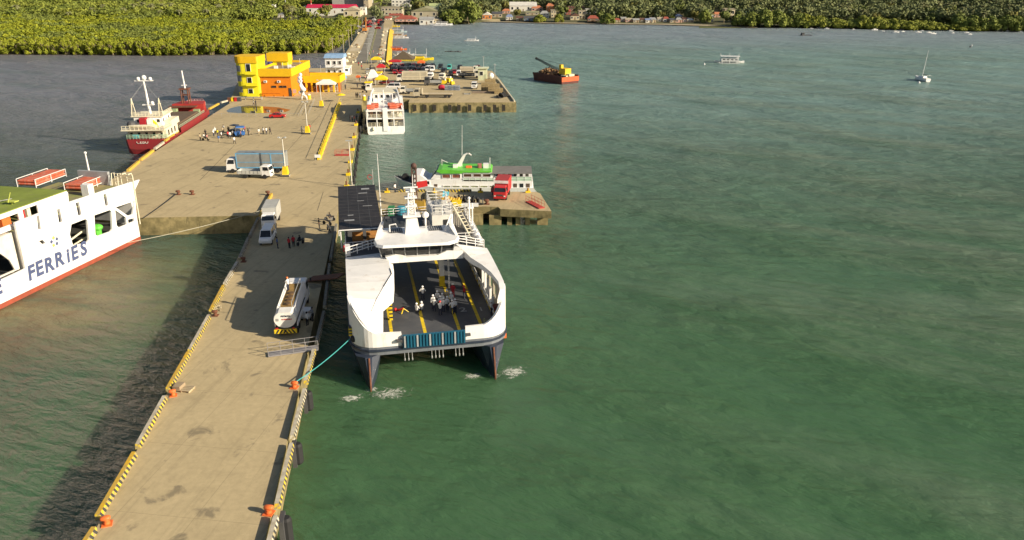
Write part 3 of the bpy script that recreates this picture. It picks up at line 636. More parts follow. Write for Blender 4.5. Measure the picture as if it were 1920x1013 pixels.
def proto_tree(name, h, w_, mat, seed, nblob=9, per=55, leaf=.45, low=.35, stems=1, bm=None, dome=False):
    rr_ = random.Random(seed); t = thing(name, '', 'tree'); b = MB()
    for s in range(stems):
        a = 6.28 * s / max(1, stems) + rr_.random(); q = .0 if stems == 1 else w_ * .22
        b.tube([(q * .6 * math.cos(a), q * .6 * math.sin(a), -.6), (q * math.cos(a), q * math.sin(a), h * .3), (q * 1.5 * math.cos(a) + rr_.uniform(-.3, .3), q * 1.5 * math.sin(a), h * .62)], .22 if stems == 1 else .13, 6, .07)
        for _ in range(3):
            z = h * rr_.uniform(.3, .55); a2 = a + rr_.uniform(-1.4, 1.4); b.tube([(q * math.cos(a), q * math.sin(a), z), (q * math.cos(a) + w_ * .28 * math.cos(a2), q * math.sin(a) + w_ * .28 * math.sin(a2), z + h * .25)], .07, 5, .03)
    b.build('trunk', bm or bark, t)
    c, r = [], []
    for i in range(nblob):
        a = 6.28 * i / nblob + rr_.random() * .8; f = rr_.uniform(.25, .72) if i else 0
        zz = h * (low + (1 - low) * (rr_.uniform(.35 if stems == 1 else .10, .78) if i else .72))
        if dome: zz = h * (low + (1 - low) * max(.1, (.74 - .62 * f * f * 1.6 + rr_.uniform(-.08, .08))))
        c.append((w_ / 2 * f * math.cos(a), w_ / 2 * f * math.sin(a), zz)); s = w_ * rr_.uniform(.15, .27); r.append((s, s, min(s * 1.0, h * .28)))
    put('crown', leaf_mesh('crown', leaves(c, r, per, leaf, seed), mat), t); return t
used = {}
def place_tree(proto, loc, s, label, group, cat='tree'):
    rz = R.uniform(0, 6.28)
    if proto.name not in used:
        used[proto.name] = 1; proto.location = loc; proto.rotation_euler = (0, 0, rz); proto.scale = (s, s, s) if not hasattr(s, '__len__') else s; tag(proto, label, cat, group); return proto
    return dup(proto, loc, rz, label, group, s, cat)
# the mangrove stand left of the causeway
mpr = [proto_tree('mangrove_tree', 7.2, 5.6, mang_m, 20 + i, 16, 95, .27, .0, 7) for i in range(5)]
edge = []
for a, b_ in zip(mang, mang[1:]):
    L_ = (b_ - a).length; n = max(1, int(L_ / 4.2)); edge += [a + (b_ - a) * (i / n) for i in range(n)]
edge = [p for p in edge if p.x > -330]
nrm = []
for i, p in enumerate(edge):
    d = edge[min(i + 1, len(edge) - 1)] - edge[max(i - 1, 0)]; nrm.append(Vector((-d.y, d.x, 0)).normalized())
cnt = 0; front = []
for row in range(3):
    for i, p in enumerate(edge):
        q = p + nrm[i] * (1.5 + row * 4.4 + R.uniform(-1, 1)) + Vector((R.uniform(-1, 1), R.uniform(-.5, .5), 0))
        if q.y > 625: continue
        front.append(q); s = R.uniform(.75, 1.15); cnt += 1
        place_tree(R.choice(mpr), (q.x, q.y, .2), (s * 1.05, s * 1.05, s * R.uniform(.9, 1.12)), 'multi stemmed yellow green mangrove at the water edge of the dense stand', 'mangroves at the water edge')
def in_poly(x, y, poly):
    c = False
    for (x0, y0), (x1, y1) in zip(poly, poly[1:] + poly[:1]):
        if (y0 > y) != (y1 > y) and x < (x1 - x0) * (y - y0) / (y1 - y0) + x0: c = not c
    return c
inner = [(p + n_ * 13).to_2d()[:] for p, n_ in zip(edge, nrm)] + [(-118, 606), (-200, 606), (-260, 690), (-480, 700), (-420, 425)]
cc, rr2, dk = [], [], []
x = -470
while x < -100:
    y = 415
    while y < 690:
        px, py = x + R.uniform(-2, 2), y + R.uniform(-2, 2)
        if in_poly(px, py, inner):
            nz_ = mnoise.noise(Vector((px * .02, py * .02, 0))) ; h = 6.2 + nz_ * 2.2 + R.uniform(-.7, .9) + max(0, (py - 600) * .02)
            for _ in range(2): cc.append((px + R.uniform(-1.3, 1.3), py + R.uniform(-1.3, 1.3), h - 1.6 + R.uniform(-.5, .5))); s = R.uniform(1.5, 2.3); rr2.append((s, s, s * .95)); dk.append(mnoise.noise(Vector((px * .03, py * .03, 9))) > .12)
        y += 4.6
    x += 4.6
dk = np.array(dk); cc = np.array(cc); rr2 = np.array(rr2)
mf = leaf_mesh('mangrove_forest', leaves(cc, rr2, 46, .42, 3, up=.6), mang_m)
mf.materials.append(mang_d); mi = np.repeat(dk, 46).astype(np.int32); mf.polygons.foreach_set('material_index', mi)
tag(put('mangrove_forest', mf), kind='stuff', label='dense yellow green mangrove forest behind the front trees')
# forest on the hillside and inland on the left
def spy(px):
    for (a, h), (b, g) in zip(shore_px, shore_px[1:]):
        if a <= px <= b: return h + (g - h) * (px - a) / (b - a)
    return shore_px[-1][1]
def clear(x, y):
    for hx, hy, w_, d, fr in HOUSES:
        if abs(x - hx * (y / hy)) < w_ / 2 + 2.5 and -fr < y - hy < d + 3: return False
    return True
cc, rr2 = [], []
for _ in range(8000):
    x = R.uniform(-110, 640); y = shore_y(x) + 26 + 330 * R.random() ** 1.3
    if not clear(x, y): continue
    s = R.choice((1.8, 2.6, 3.2, 4.0, 5.2)) * R.uniform(.8, 1.2); hgt = R.uniform(3, 12); cc.append((x, y, land_z(x, y) + hgt * .7)); rr2.append((s, s, s * .9))
tag(put('forest', leaf_mesh('forest', leaves(cc, rr2, 44, .75, 5, up=.5), forest_m)), kind='stuff', label='dense dark forest covering the hillside')
cc, rr2 = [], []
for _ in range(5200):
    x = R.uniform(-540, -118); y = 650 + 330 * R.random() ** 1.2
    if x > -190 and y < 790 and R.random() < .85: continue
    if not clear(x, y): continue
    s = R.uniform(2.4, 4.6); cc.append((x, y, .3 + lz_left(x, y) + R.uniform(3, 7))); rr2.append((s, s, s * .9))
tag(put('forest', leaf_mesh('forest', leaves(cc, rr2, 44, .75, 6, up=.5), forest_l)), kind='stuff', label='mid green inland forest behind the mangroves')
# palms
def palm(seed, h):
    r = random.Random(seed); t = thing('coconut_palm', '', 'palm'); b = MB(); lean = r.uniform(-1.5, 1.5)
    pts = [(lean * (i / 5) ** 2, 0, h * i / 5 - .5) for i in range(6)]; b.tube(pts, .22, 6, .13); b.build('trunk', pbark, t)
    top = Vector(pts[-1]); b = MB()
    for k in range(17):
        a = 6.28 * k / 17 + r.uniform(-.2, .2); el = r.uniform(-.1, 1.1); ln = r.uniform(3.0, 4.2); d = Vector((math.cos(a), math.sin(a), 0)); sd_ = Vector((-d.y, d.x, 0)); prev = None
        for i in range(6):
            f = i / 5; p = top + d * ln * (f * math.cos(el * (1 - f * .4))) + Vector((0, 0, ln * (math.sin(el) * f - .75 * f * f))); wd = .5 * math.sin(math.pi * min(1, .12 + f * .88)) + .05
            cur = (p + sd_ * wd - Vector((0, 0, wd * .5)), p, p - sd_ * wd - Vector((0, 0, wd * .5)))
            if prev: b.quad(prev[0], cur[0], cur[1], prev[1]); b.quad(prev[1], cur[1], cur[2], prev[2])
            prev = cur
    b.build('crown', palm_m, t); return t
pals = [palm(40 + i, 9 + i * 1.3) for i in range(4)]
n = 0
while n < 130:
    x = R.uniform(-70, 470); y = shore_y(x) + 16 + 150 * R.random()
    if x < 120 and R.random() < .5: continue
    if not clear(x, y): continue
    n += 1; place_tree(R.choice(pals), (x, y, land_z(x, y)), R.uniform(.8, 1.15), 'grey green coconut palm on the slope behind the shore', 'coconut palms on the hillside', 'palm')
n = 0
while n < 26:
    x = R.uniform(-420, -135); y = R.uniform(645, 720)
    if not clear(x, y): continue
    n += 1; place_tree(R.choice(pals), (x, y, .3 + lz_left(x, y)), R.uniform(.8, 1.1), 'coconut palm rising inland behind the mangrove stand', 'coconut palms behind the mangroves', 'palm')
# broadleaf trees between the houses
brs = [proto_tree('broadleaf_tree', 9, 8.5, m_, 60 + i, 11, 80, .6, .3, 1) for i, m_ in enumerate((tree_m, tree_l, tree_m))]
n = 0
while n < 140:
    x = R.uniform(-95, 470); y = shore_y(x) + 9 + 90 * R.random()
    if not clear(x, y): continue
    n += 1; place_tree(R.choice(brs), (x, y, land_z(x, y)), R.uniform(.6, 1.15), 'round green broadleaf tree among the coastal houses', 'trees among the coastal houses')
for px, py, s in ((520, 34, .9), (540, 32, 1.1), (553, 33, .9), (566, 36, 1), (604, 35, .9), (615, 33, 1.1), (480, 26, 1.1), (450, 24, 1.2), (425, 24, 1.1), (350, 20, 1.2), (300, 18, 1.1), (220, 15, 1.2), (150, 14, 1.1), (90, 14, 1.2), (30, 14, 1.2)):
    p = left_base(px, py); place_tree(R.choice(brs), p, s, 'taller dark green tree on the inland edge of the mangroves', 'trees behind the mangroves')
# big mangrove domes on the far shore
dom = [proto_tree('mangrove_dome', 10, 13, mang_d, 80 + i, 16, 150, .55, .05, 3, dome=True) for i in range(3)]
dom2 = [proto_tree('mangrove_bush', 7, 12, leaf_mat('sunlit_mangrove', (.28, .29, .045), (.15, .18, .035)), 90 + i, 16, 140, .5, .05, 3, dome=True) for i in range(3)]
def dome_at(px, py, wpx, hpx, lab, grp, ps):
    p = at(px, py, .1); m = mpp(p); pr = R.choice(ps); bw, bh = (13, 10) if ps is dom else (12, 7)
    place_tree(pr, (p.x, p.y + wpx * m * .3, .1), (wpx * m / bw, wpx * m / bw, hpx * m * 1.2 / bh), lab, grp)
dome_at(845, 46.5, 46, 22, 'rounded dark mangrove tree standing in water beside the town', None, dom)
dome_at(880, 46, 52, 36, 'tallest dark mangrove tree at the edge of the town shore', None, dom)
dome_at(862, 44, 46, 32, 'dark mangrove tree between two others by the town shore', None, dom)
dome_at(1139, 46, 31, 16, 'small round dark mangrove ball by the red shore pavilion', None, dom)
dome_at(1012, 43.5, 26, 12, 'bright low mangrove bush before the white seaside house', None, dom2)
dome_at(1048, 43.5, 20, 13, 'small yellowish bush between the shore houses', None, dom2)
dome_at(1262, 42.5, 16, 9, 'small olive bush among the beach shanties', None, dom2)
dome_at(1322, 46, 26, 22, 'lone dark waterfront tree beside the white stepped house', None, dom)
for i, (px, w_, h) in enumerate(((1390, 40, 18), (1412, 44, 23), (1438, 48, 27), (1462, 44, 25), (1478, 30, 18))): dome_at(px, spy(px) + .6, w_, h, 'dark green mangrove in the big dome shaped clump on the far shore', 'mangroves of the dome shaped clump', dom)
for i in range(9): dome_at(1496 + i * 14, spy(1496 + i * 14) + .7, 34, 21 - i * 1.1 + R.uniform(-2, 2), 'green mangrove in the first long band past the dome', 'mangroves of the first long band', R.choice((dom, dom2)))
for i in range(16): dome_at(1620 + i * 14.5, spy(1620 + i * 14.5) + .7, 36, 17 - i * .6 + R.uniform(-1, 2), 'sunlit mangrove in the long low band on the far shore', 'mangroves of the long low band', dom2)
for i in range(10): dome_at(1800 + i * 15, spy(1800 + i * 15) + .3, 34, 22 + R.uniform(-3, 3), 'dark mangrove in the band behind the moored boats', 'mangroves behind the moored boats', dom)
for i in range(12): dome_at(1640 + i * 17, 47.5 + i * .5, 34, 17 + R.uniform(-2, 2), 'dark mangrove rising behind the long low band', 'mangroves behind the long low band', dom)
strip('mud_bank', M('weedy_mud', (.12, .13, .04), .9), [(1311, 52.5), (1340, 52.8), (1390, 52.5)], [(1311, 49.5), (1340, 49), (1392, 50.5)], .15)
# ---------------------------------------------------------------- ships
from mathutils.geometry import tessellate_polygon
deckm = M('ship_deck_paint', (.095, .098, .105), .5, c2=(.06, .065, .08), scale=.35, stain=(.8, .55, (.16, .155, .14), .5))
gdeck = M('green_deck_paint', (.24, .27, .07), .8, c2=(.32, .27, .14), scale=.25, stain=(.6, .5, (.22, .19, .15), .8))
gdeck2 = M('bright_green_deck', (.20, .25, .04), .8, var=.2, scale=.3, stain=(.8, .55, (.22, .2, .12), .5))
shipgrey = M('ship_grey', (.33, .34, .35), .5)
stripe_y = M('hazard_yellow', (.72, .52, .02), .55, stain=(4, .58, (.25, .2, .06), .5))
bulk_red = M('antifouling_red', (.36, .075, .04), .7, c2=(.24, .06, .035), scale=1.2)
def wall_holes(mb, outer, holes, fn, off):
    """wall panel with openings: outer and holes are 2-D loops, fn maps them to 3-D, off is the thickness vector"""
    loops = [outer] + holes; tri = tessellate_polygon([[Vector((a, b, 0)) for a, b in l] for l in loops])
    flat = [p for l in loops for p in l]; n = len(flat); P_ = [Vector(fn(*p)) for p in flat]; off = Vector(off)
    fs = [tuple(t) for t in tri] + [tuple(i + n for i in t[::-1]) for t in tri]; o = 0
    for l in loops:
        k = len(l); fs += [(o + i, o + (i + 1) % k, o + (i + 1) % k + n, o + i + n) for i in range(k)]; o += k
    mb.add(P_ + [p + off for p in P_], fs)
def rect(a, b, c, d): return [(a, c), (b, c), (b, d), (a, d)]
def rail(pts, h=1.05, nb=3, r=.035, step=1.6, mat=None, parent=None, name='railing'):
    mb = MB(); pts = [Vector(p) for p in pts]
    for k in range(nb): mb.tube([p + Vector((0, 0, h * (k + 1) / nb)) for p in pts], r, 5)
    for a, b in zip(pts, pts[1:]):
        n = max(1, round((b - a).length / step))
        for i in range(n + 1):
            q = a + (b - a) * (i / n); mb.tube([q, q + Vector((0, 0, h))], r, 5)
    return mb.build(name, mat or white, parent)

# ---- the white catamaran car ferry in the middle
FA = rad(11.7); FO = at(813, 641, 4.3)
def fl(px, py, z):
    q = at(px, py, z); dx, dy = q.x - FO.x, q.y - FO.y; return (dx * math.cos(FA) + dy * math.sin(FA), -dx * math.sin(FA) + dy * math.cos(FA))
fe = thing('catamaran_ferry', 'white twin hulled car ferry with an open bow deck and blue ramp at the pier', 'ferry', (FO.x, FO.y, 0), FA)
AFT = 40.5
for cx in (-6.6, 6.1):
    b = MB(); secs = []
    for y, hw, top, yo in ((-1.5, .06, .35, 1.1), (0, .45, 1.2, .2), (2, .9, 1.55, 0), (5, 1.3, 1.65, 0), (10, 1.55, 1.7, 0), (AFT, 1.6, 1.7, 0)):
        secs.append([(cx - hw * .6, y, -1.2), (cx + hw * .6, y, -1.2), (cx + hw, y, .6), (cx + top, y + yo, 3.35), (cx - top, y + yo, 3.35), (cx - hw, y, .6)])
    b.loft(secs); b.build('demihull', navy, fe, label='dark hull with a sharp stem and rusty waterline')
    b = MB(); b.tube([(cx, -1.62, -.6), (cx, -1.58, .5), (cx + .02, -.5, 3.3)], .1, 6); b.build('stem_bar', rust, fe)
def outline(gx=0., n=5):
    o = [(-5.7, -gx), (5.2, -gx)]
    o += [(5.2 + (2.8 + gx) * math.sin(a), 3.0 - (3.0 + gx) * math.cos(a)) for a in [.5 * math.pi * i / n for i in range(1, n + 1)]]
    o += [(8.0 + gx, AFT), (-8.3 - gx, AFT)]
    o += [(-5.7 - (2.6 + gx) * math.cos(a), 3.0 - (3.0 + gx) * math.sin(a)) for a in [.5 * math.pi * i / n for i in range(0, n)]]
    return o
b = MB(); b.prism(outline(.0), 3.3, 4.2); b.build('hull_band', M('grey_navy_band', (.16, .175, .20), .45, stain=(1.5, .55, (.06, .07, .1), .6)), fe)
b = MB(); b.prism(outline(.16), 3.75, 3.95); b.build('rubbing_strake', navy, fe)
b = MB(); b.prism([(x * .985, y * .99 + .2) for x, y in outline(-.15)], 4.2, 4.24); b.build('car_deck', deckm, fe)
lanes = [(-4.05, 1.2, 24), (-.6, .5, 40), (3.0, .5, 40), (5.45, 3.4, 40), (7.25, 6.8, 40)]
for x, y0, y1 in lanes:
    b = MB(); y = y0
    while y < y1: b.box(x - .17, x + .17, y, min(y + 3.1, y1), 4.243, 4.252); y += 3.18
    tag(b.build('lane_line', stripe_y, fe), None)
p2_, p1_ = fl(866, 581, 4.26), fl(899, 580, 4.26)
lettering('2', 1.7, M('worn_white_marking', (.45, .45, .43), .8), fe, (*p2_, 4.246), (0, 0, 0), depth=.004)
lettering('1', 1.5, MATS['worn_white_marking'], fe, (*p1_, 4.246), (0, 0, 0), depth=.004)
# bow bulwarks: wall along the outline with a rising top
def sheer(path, name, th=.28):
    b = MB(); secs = []
    for i, (x, y, z0, z1) in enumerate(path):
        a, c = path[max(i - 1, 0)], path[min(i + 1, len(path) - 1)]; d = Vector((c[0] - a[0], c[1] - a[1])).normalized(); n = Vector((-d.y, d.x)) * th
        secs.append([(x, y, z0), (x, y, z1), (x + n.x, y + n.y, z1), (x + n.x, y + n.y, z0)])
    b.loft(secs); return b.build(name, white, fe)
ang = [.5 * math.pi * i / 10 for i in range(1, 11)]
zr = [5.95, 6.2, 6.55, 7.0, 7.5, 8.0, 8.4, 8.7, 8.9, 9.05]
rp = [(3.3, .0), (5.2, .0)] + [(5.2 + 2.8 * math.sin(a), 3.0 - 3.0 * math.cos(a)) for a in ang]
sheer([(x, y, 4.2, z) for (x, y), z in zip(rp, [5.7, 5.75] + zr)], 'bulwark', .3)
lp = [(-5.7 - 2.6 * math.sin(a), 3.0 - 3.0 * math.cos(a)) for a in ang[::-1]] + [(-5.7, 0), (-3.2, 0)]
sheer([(x, y, 4.2, z) for (x, y), z in zip(lp, zr[::-1] + [5.7, 5.6])], 'bulwark', .45)
def cowl(rows, name, th=.3):
    b = MB(); secs = []
    for y, A, B_, C in rows: secs.append([(A[0], y, A[1]), (B_[0], y, B_[1]), (C[0], y, C[1]), (C[0] + (-.18 if C[0] < 0 else .18), y, C[1]), (B_[0], y, B_[1] - th), (A[0], y, A[1] - th)])
    b.loft(secs); return b.build(name, white, fe)
cowl([(14.2, (-8.3, 9.3), (-3.6, 9.65), (-3.1, 9.05)), (11, (-8.3, 9.3), (-3.55, 9.5), (-3.1, 8.4)), (8, (-8.3, 9.22), (-3.5, 9.2), (-3.3, 7.2)), (6.3, (-8.3, 9.15), (-4.1, 9.0), (-3.55, 6.5)), (4.2, (-8.28, 9.05), (-4.9, 8.75), (-4.75, 6.4)),
      (2.6, (-8.2, 8.95), (-5.4, 8.5), (-4.95, 4.3)), (1.4, (-7.85, 8.4), (-5.9, 7.95), (-5.2, 4.3)), (.65, (-7.2, 7.3), (-6.3, 7.15), (-5.5, 4.3)), (.25, (-6.5, 6.35), (-6.2, 6.3), (-5.9, 4.3))], 'side_cowl')
b = MB(); b.tube([(-3.58, 9.4, 9.36), (-3.5, 8.0, 9.22), (-4.5, 5.2, 8.9)], .05, 5); b.tube([(-4.5, 5.2, 8.9), (-5.4, 2.6, 8.53), (-6.0, 1.2, 7.85)], .025, 4); b.build('seam_gutter', dgrey, fe)
cowl([(14.2, (8.0, 9.3), (4.3, 10.1), (4.2, 9.2)), (12.6, (8.0, 9.35), (4.9, 9.9), (4.8, 9.2)), (10.5, (8.0, 9.35), (5.5, 9.6), (5.35, 8.95)), (8.3, (8.0, 9.3), (6.4, 9.45), (6.3, 8.9)), (6.1, (8.0, 9.25), (7.05, 9.3), (7.0, 8.8)), (3.5, (7.98, 9.1), (7.4, 9.12), (7.38, 8.7)), (1.9, (7.75, 8.85), (7.25, 8.85), (7.22, 8.5)), (.9, (7.25, 8.1), (6.8, 8.1), (6.78, 7.7))], 'side_cowl')
# outer side walls with window openings
for X, s in ((-8.3, 1), (8.0, -1)):
    hs = [rect(y, y + 2.0, 5.6, 7.6) for y in ((16, 20, 24, 28, 32, 36) if s > 0 else (16, 20, 24, 27.6))]
    hs += [rect(9.6, 11.6, 5.5, 7.6), rect(12.6, 14.4, 5.5, 7.9), rect(7.2, 8.9, 5.5, 6.9)]
    b = MB(); wall_holes(b, [(3.0, 4.2), (AFT if s > 0 else 31, 4.2), (AFT if s > 0 else 31, 8.8), (14.2, 8.95), (3.0, 8.95)], hs, lambda y, z: (X, y, z), (s * .22, 0, 0)); b.build('side_wall', white if s > 0 else M('shade_toned_side', (.40, .36, .28), .6, var=.2), fe)  # beige tone puts the inner wall's shade into its colour
for y in (6.5, 8, 9.6, 11.4, 13.2): MB().box(7.2, 7.45, y, y + .28, 4.24, 5.9 + (y - 6) * .35).build('web_frame', white, fe)
b = MB(); b.tube([(7.1, 5, 5.3), (7.1, 22, 5.3)], .05); b.tube([(7.1, 5, 4.8), (7.1, 22, 4.8)], .05)
for i in range(11): b.tube([(7.1, 5 + i * 1.7, 4.24), (7.1, 5 + i * 1.7, 5.3)], .045)
b.build('railing', white, fe)
MB().box(-8.1, 7.6, AFT - .3, AFT, 4.24, 5.6).build('stern_ramp', shipgrey, fe)
MB().prism([(-8.28, 13.6), (7.78, 13.6), (7.78, 31), (-3.6, 31), (-3.6, AFT), (-8.28, AFT)], 8.8, 9.0).build('upper_deck', M('upper_deck_paint', (.11, .11, .115), .7), fe)
b = MB(); b.add([(-3.3, 12, 9.0), (4.9, 12, 9.0), (4.9, 12, 9.95), (3.0, 12, 10.05), (1.9, 12, 9.6), (-1.6, 12, 9.6), (-2.8, 12, 10.0), (-3.9, 12, 9.8)] + [(-3.3, 13.6, 9.0), (4.9, 13.6, 9.0), (4.9, 13.6, 9.95), (3.0, 13.6, 10.05), (1.9, 13.6, 9.6), (-1.6, 13.6, 9.6), (-2.8, 13.6, 10.0), (-3.9, 13.6, 9.8)],
      [(0, 1, 2, 3, 4, 5, 6, 7), (15, 14, 13, 12, 11, 10, 9, 8)] + [(i, i + 8, (i + 1) % 8 + 8, (i + 1) % 8) for i in range(8)]); b.build('bow_beam', white, fe)
for x in (-4.0, 2.75): 
    o = MB().box(x - .3, x + .3, 15.5, 16.1, 4.24, 8.8).build('deck_pillar', white, fe); MB().box(x - .32, x + .32, 15.48, 16.12, 4.25, 5.6).build('striped_foot', stripe_y, o)
MB().cyl((3.5, 14.9, 4.24), .1, 4.8, 8).build('drain_pipe', white, fe)
o = MB().box(-4.05, -3.7, 6.5, 6.8, 4.25, 6.4).build('cowl_post', stripe_y, fe)
for i in range(4): MB().box(-4.06, -3.69, 6.49, 6.81, 4.5 + i * .45, 4.68 + i * .45).build('black_stripe', black, o)
# bow ramp
b = MB(); b.box(-3.12, 3.22, -.32, -.08, 4.0, 5.45); rmp = b.build('bow_ramp', M('teal_blue_ramp', (.012, .10, .17), .45, stain=(2, .55, (.02, .05, .08), .6)), fe)
for i in range(20):
    x = -3.0 + i * .318; MB().box(x, x + .17, -.42, -.325, 4.1, 5.4).build('ramp_rib', MATS['teal_blue_ramp'] if i % 4 else shipgrey, rmp)
for x in (-3.45, 3.5): MB().box(x - .28, x + .28, -.36, -.05, 4.75, 5.0).build('ramp_hinge', dgrey, fe)
for x in (-2.6, .15, 2.6):
    for k in range(3 + (x > 0 and x < 1)):
        b = MB(); b.tube([(x + k * .38 - .4, -.2, 3.4), (x + k * .38 - .4, -.3, 2.85)], .035, 5); b.ball((x + k * .38 - .4, -.3, 2.7), (.08, .08, .2), 8, 5); b.build('ramp_lug', grey, fe)
# mooring fittings
for x, y in ((-4.6, .9), (5.3, 1.0)):
    b = MB(); b.cyl((x - .3, y, 4.24), .16, .7, 8); b.cyl((x + .3, y, 4.24), .16, .7, 8); b.box(x - .7, x + .7, y - .2, y + .2, 4.24, 4.4); b.build('mooring_bitts', white, fe)
MB().ball((-7.95, 1.6, 4.7), (.35, .35, .4)).build('fairlead', black, fe)
b = MB(); b.box(6.0, 7.3, 1.9, 2.1, 4.9, 5.05); b.tube([(5.6, 2, 4.3), (5.6, 2, 5.6)], .08); b.tube([(6.6, 2, 4.3), (6.6, 2, 6.1)], .07); b.tube([(5.6, 2.0, 5.3), (7.2, 2.2, 5.4)], .05); b.build('anchor_winch', M('olive_gear', (.3, .3, .16)), fe)
o = MB().box(-8.36, -8.0, 1.75, 2.4, 4.9, 6.0).build('bow_port', dgrey, fe)
o.rotation_euler = (0, 0, 0)
for k in range(3): MB().box(-8.4, -8.05, 1.7, 2.3, 5.0 + k * .34, 5.14 + k * .34).build('yellow_bar', stripe_y, o)
MB().box(7.6, 8.0, 2.2, 2.6, 2.9, 3.5).build('bow_fender', orange, fe)
# bridge
b = MB(); secs = [[(-4.4, 12.6, 9.0), (3.8, 12.4, 9.0), (4.0, 17, 9.0), (-3.8, 17.2, 9.0)], [(-4.4, 12.6, 9.55), (3.8, 12.4, 9.55), (4.0, 17, 9.55), (-3.8, 17.2, 9.55)]]; b.loft(secs); b.build('bridge_base', white, fe)
b = MB(); b.loft([[(-4.3, 12.7, 9.55), (3.7, 12.5, 9.55), (3.9, 16.8, 9.55), (-3.7, 17.0, 9.55)], [(-4.6, 11.7, 11.3), (3.9, 11.5, 11.3), (4.0, 17, 11.3), (-3.8, 17.2, 11.3)]]); br_ = b.build('bridge_windows', M('bridge_glass', (.03, .034, .04), .12, var=.5, scale=.8, spec=.6), fe)
for i in range(7):
    f = i / 6; xa, xb = -4.3 + 8 * f, -4.6 + 8.5 * f; MB().tube([(xa, 12.66 - .2 * f, 9.55), (xb, 11.64 - .2 * f, 11.3)], .06, 5).build('mullion', shipgrey, br_)
b = MB(); ro = [(-5.1, 13.0), (-4.9, 11.4), (-4.2, 10.75), (3.1, 10.45), (4.1, 11.1), (4.6, 12.6), (4.4, 17.0), (-4.1, 17.3)]; b.prism(ro, 11.3, 11.6, [(x * .97, y + .12) for x, y in ro]); b.build('bridge_roof', white, fe)
for s, xs in ((-1, ((-5.0, 12.9), (-4.1, 17.2))), (1, ((4.5, 12.6), (4.3, 17.0)))):
    b = MB(); (xa, ya), (xb, yb) = xs; b.add([(xa, ya, 11.5), (xb, yb, 11.5), (xb - s * .1, yb, 12.5), (xa - s * .5, ya + 1.8, 12.3), (xa - s * .25, ya, 11.5), (xb - s * .35, yb, 11.5), (xb - s * .45, yb, 12.5), (xa - s * .8, ya + 1.8, 12.3)], [(0, 1, 2, 3), (7, 6, 5, 4), (3, 2, 6, 7), (0, 3, 7, 4), (1, 5, 6, 2)]); b.build('roof_wing', white, fe)
for x in (-2.4, 2.2): 
    o = MB().box(x - .75, x + .75, 15.2, 16.9, 11.61, 11.68).build('roof_grating', dgrey, fe)
    for k in range(6): MB().box(x - .7 + k * .25, x - .62 + k * .25, 15.25, 16.85, 11.68, 11.71).build('bar', shipgrey, o)
# mast
mx, my = -.55, 15.3; b = MB(); b.prism([(mx - .85, my - .8), (mx + .85, my - .8), (mx + .85, my + .8), (mx - .85, my + .8)], 11.6, 13.6, [(mx - .6, my - .5), (mx + .6, my - .5), (mx + .6, my + .5), (mx - .6, my + .5)])
b.box(mx - 1.0, mx + 1.0, my - .8, my + .8, 13.6, 13.8); b.build('mast_base', white, fe)
b = MB()
for sx in (-1, 1):
    for sy in (-1, 1): b.tube([(mx + sx * .42, my + sy * .36, 13.8), (mx + sx * .28, my + sy * .25, 16.6)], .075, 6)
for k in range(5):
    z = 14.1 + k * .56; s = .40 - k * .025
    for sy in (-1, 1): b.tube([(mx - s, my + sy * s * .8, z), (mx + s, my + sy * s * .8, z + .4)], .07, 5); b.box(mx - s, mx + s, my + sy * s * .8 - .04, my + sy * s * .8 + .04, z - .1, z)
    for sx in (-1, 1): b.tube([(mx + sx * s, my - s * .8, z), (mx + sx * s, my + s * .8, z + .4)], .07, 5)
b.build('lattice_mast', white, fe)
for z, w_ in ((14.8, .65), (15.8, .7), (16.6, .55)): MB().box(mx - w_, mx + w_, my - .5, my + .5, z, z + .12).build('mast_platform', white, fe)
b = MB(); b.box(mx - .8, mx + .8, my - .6, my - .45, 17.1, 17.25); b.cyl((mx, my - .5, 16.7), .12, .42, 8); b.build('radar', white, fe)
MB().tube([(mx + .3, my + .2, 16.7), (mx + .33, my + .2, 18.5)], .06, 5, .03).build('light_pole', white, fe)
MB().tube([(-3.9, 17.0, 11.6), (-3.95, 17.0, 20.8)], .07, 6, .025).build('whip_antenna', white, fe)
b = MB(); b.cyl((1.15, 16.6, 11.6), .1, 1.3, 8); b.ball((1.15, 16.6, 13.2), .42, 12, 8); b.build('radome', white, fe, smooth=True)
b = MB(); b.tube([(-3.1, 15.6, 11.6), (-3.1, 15.6, 12.5), (-2.4, 15.6, 12.6), (-2.2, 15.6, 12.2)], .09, 6); b.build('vent_hook', white, fe)
b = MB(); b.tube([(3.1, 14.6, 11.6), (4.1, 16.2, 13.2), (4.3, 16.8, 13.0), (4.3, 16.9, 11.5)], .09, 6); b.build('roof_frame', white, fe)
# rails on the upper deck
rail([(-8.2, 14.3, 9.35), (-4.4, 15.6, 9.9), (-4.2, 17.2, 9.9)], 1.1, 3, .05, 1.2, parent=fe)
rail([(-8.2, 14.3, 9.0), (-8.2, 40.3, 9.0)], 1.1, 3, .04, 2.0, parent=fe)
rail([(-4.2, 17.6, 9.0), (-8.4, 17.2, 9.0)], 1.1, 3, .04, 1.2, parent=fe)
rail([(4.6, 14.4, 10.05), (7.7, 14.4, 9.3), (7.7, 16.2, 9.0)], 1.0, 3, .05, 1.1, parent=fe)
rail([(4.4, 18.2, 9.0), (7.7, 18.0, 9.0), (7.7, 30.8, 9.0), (-3.4, 30.8, 9.0)], 1.1, 3, .045, 1.6, parent=fe)
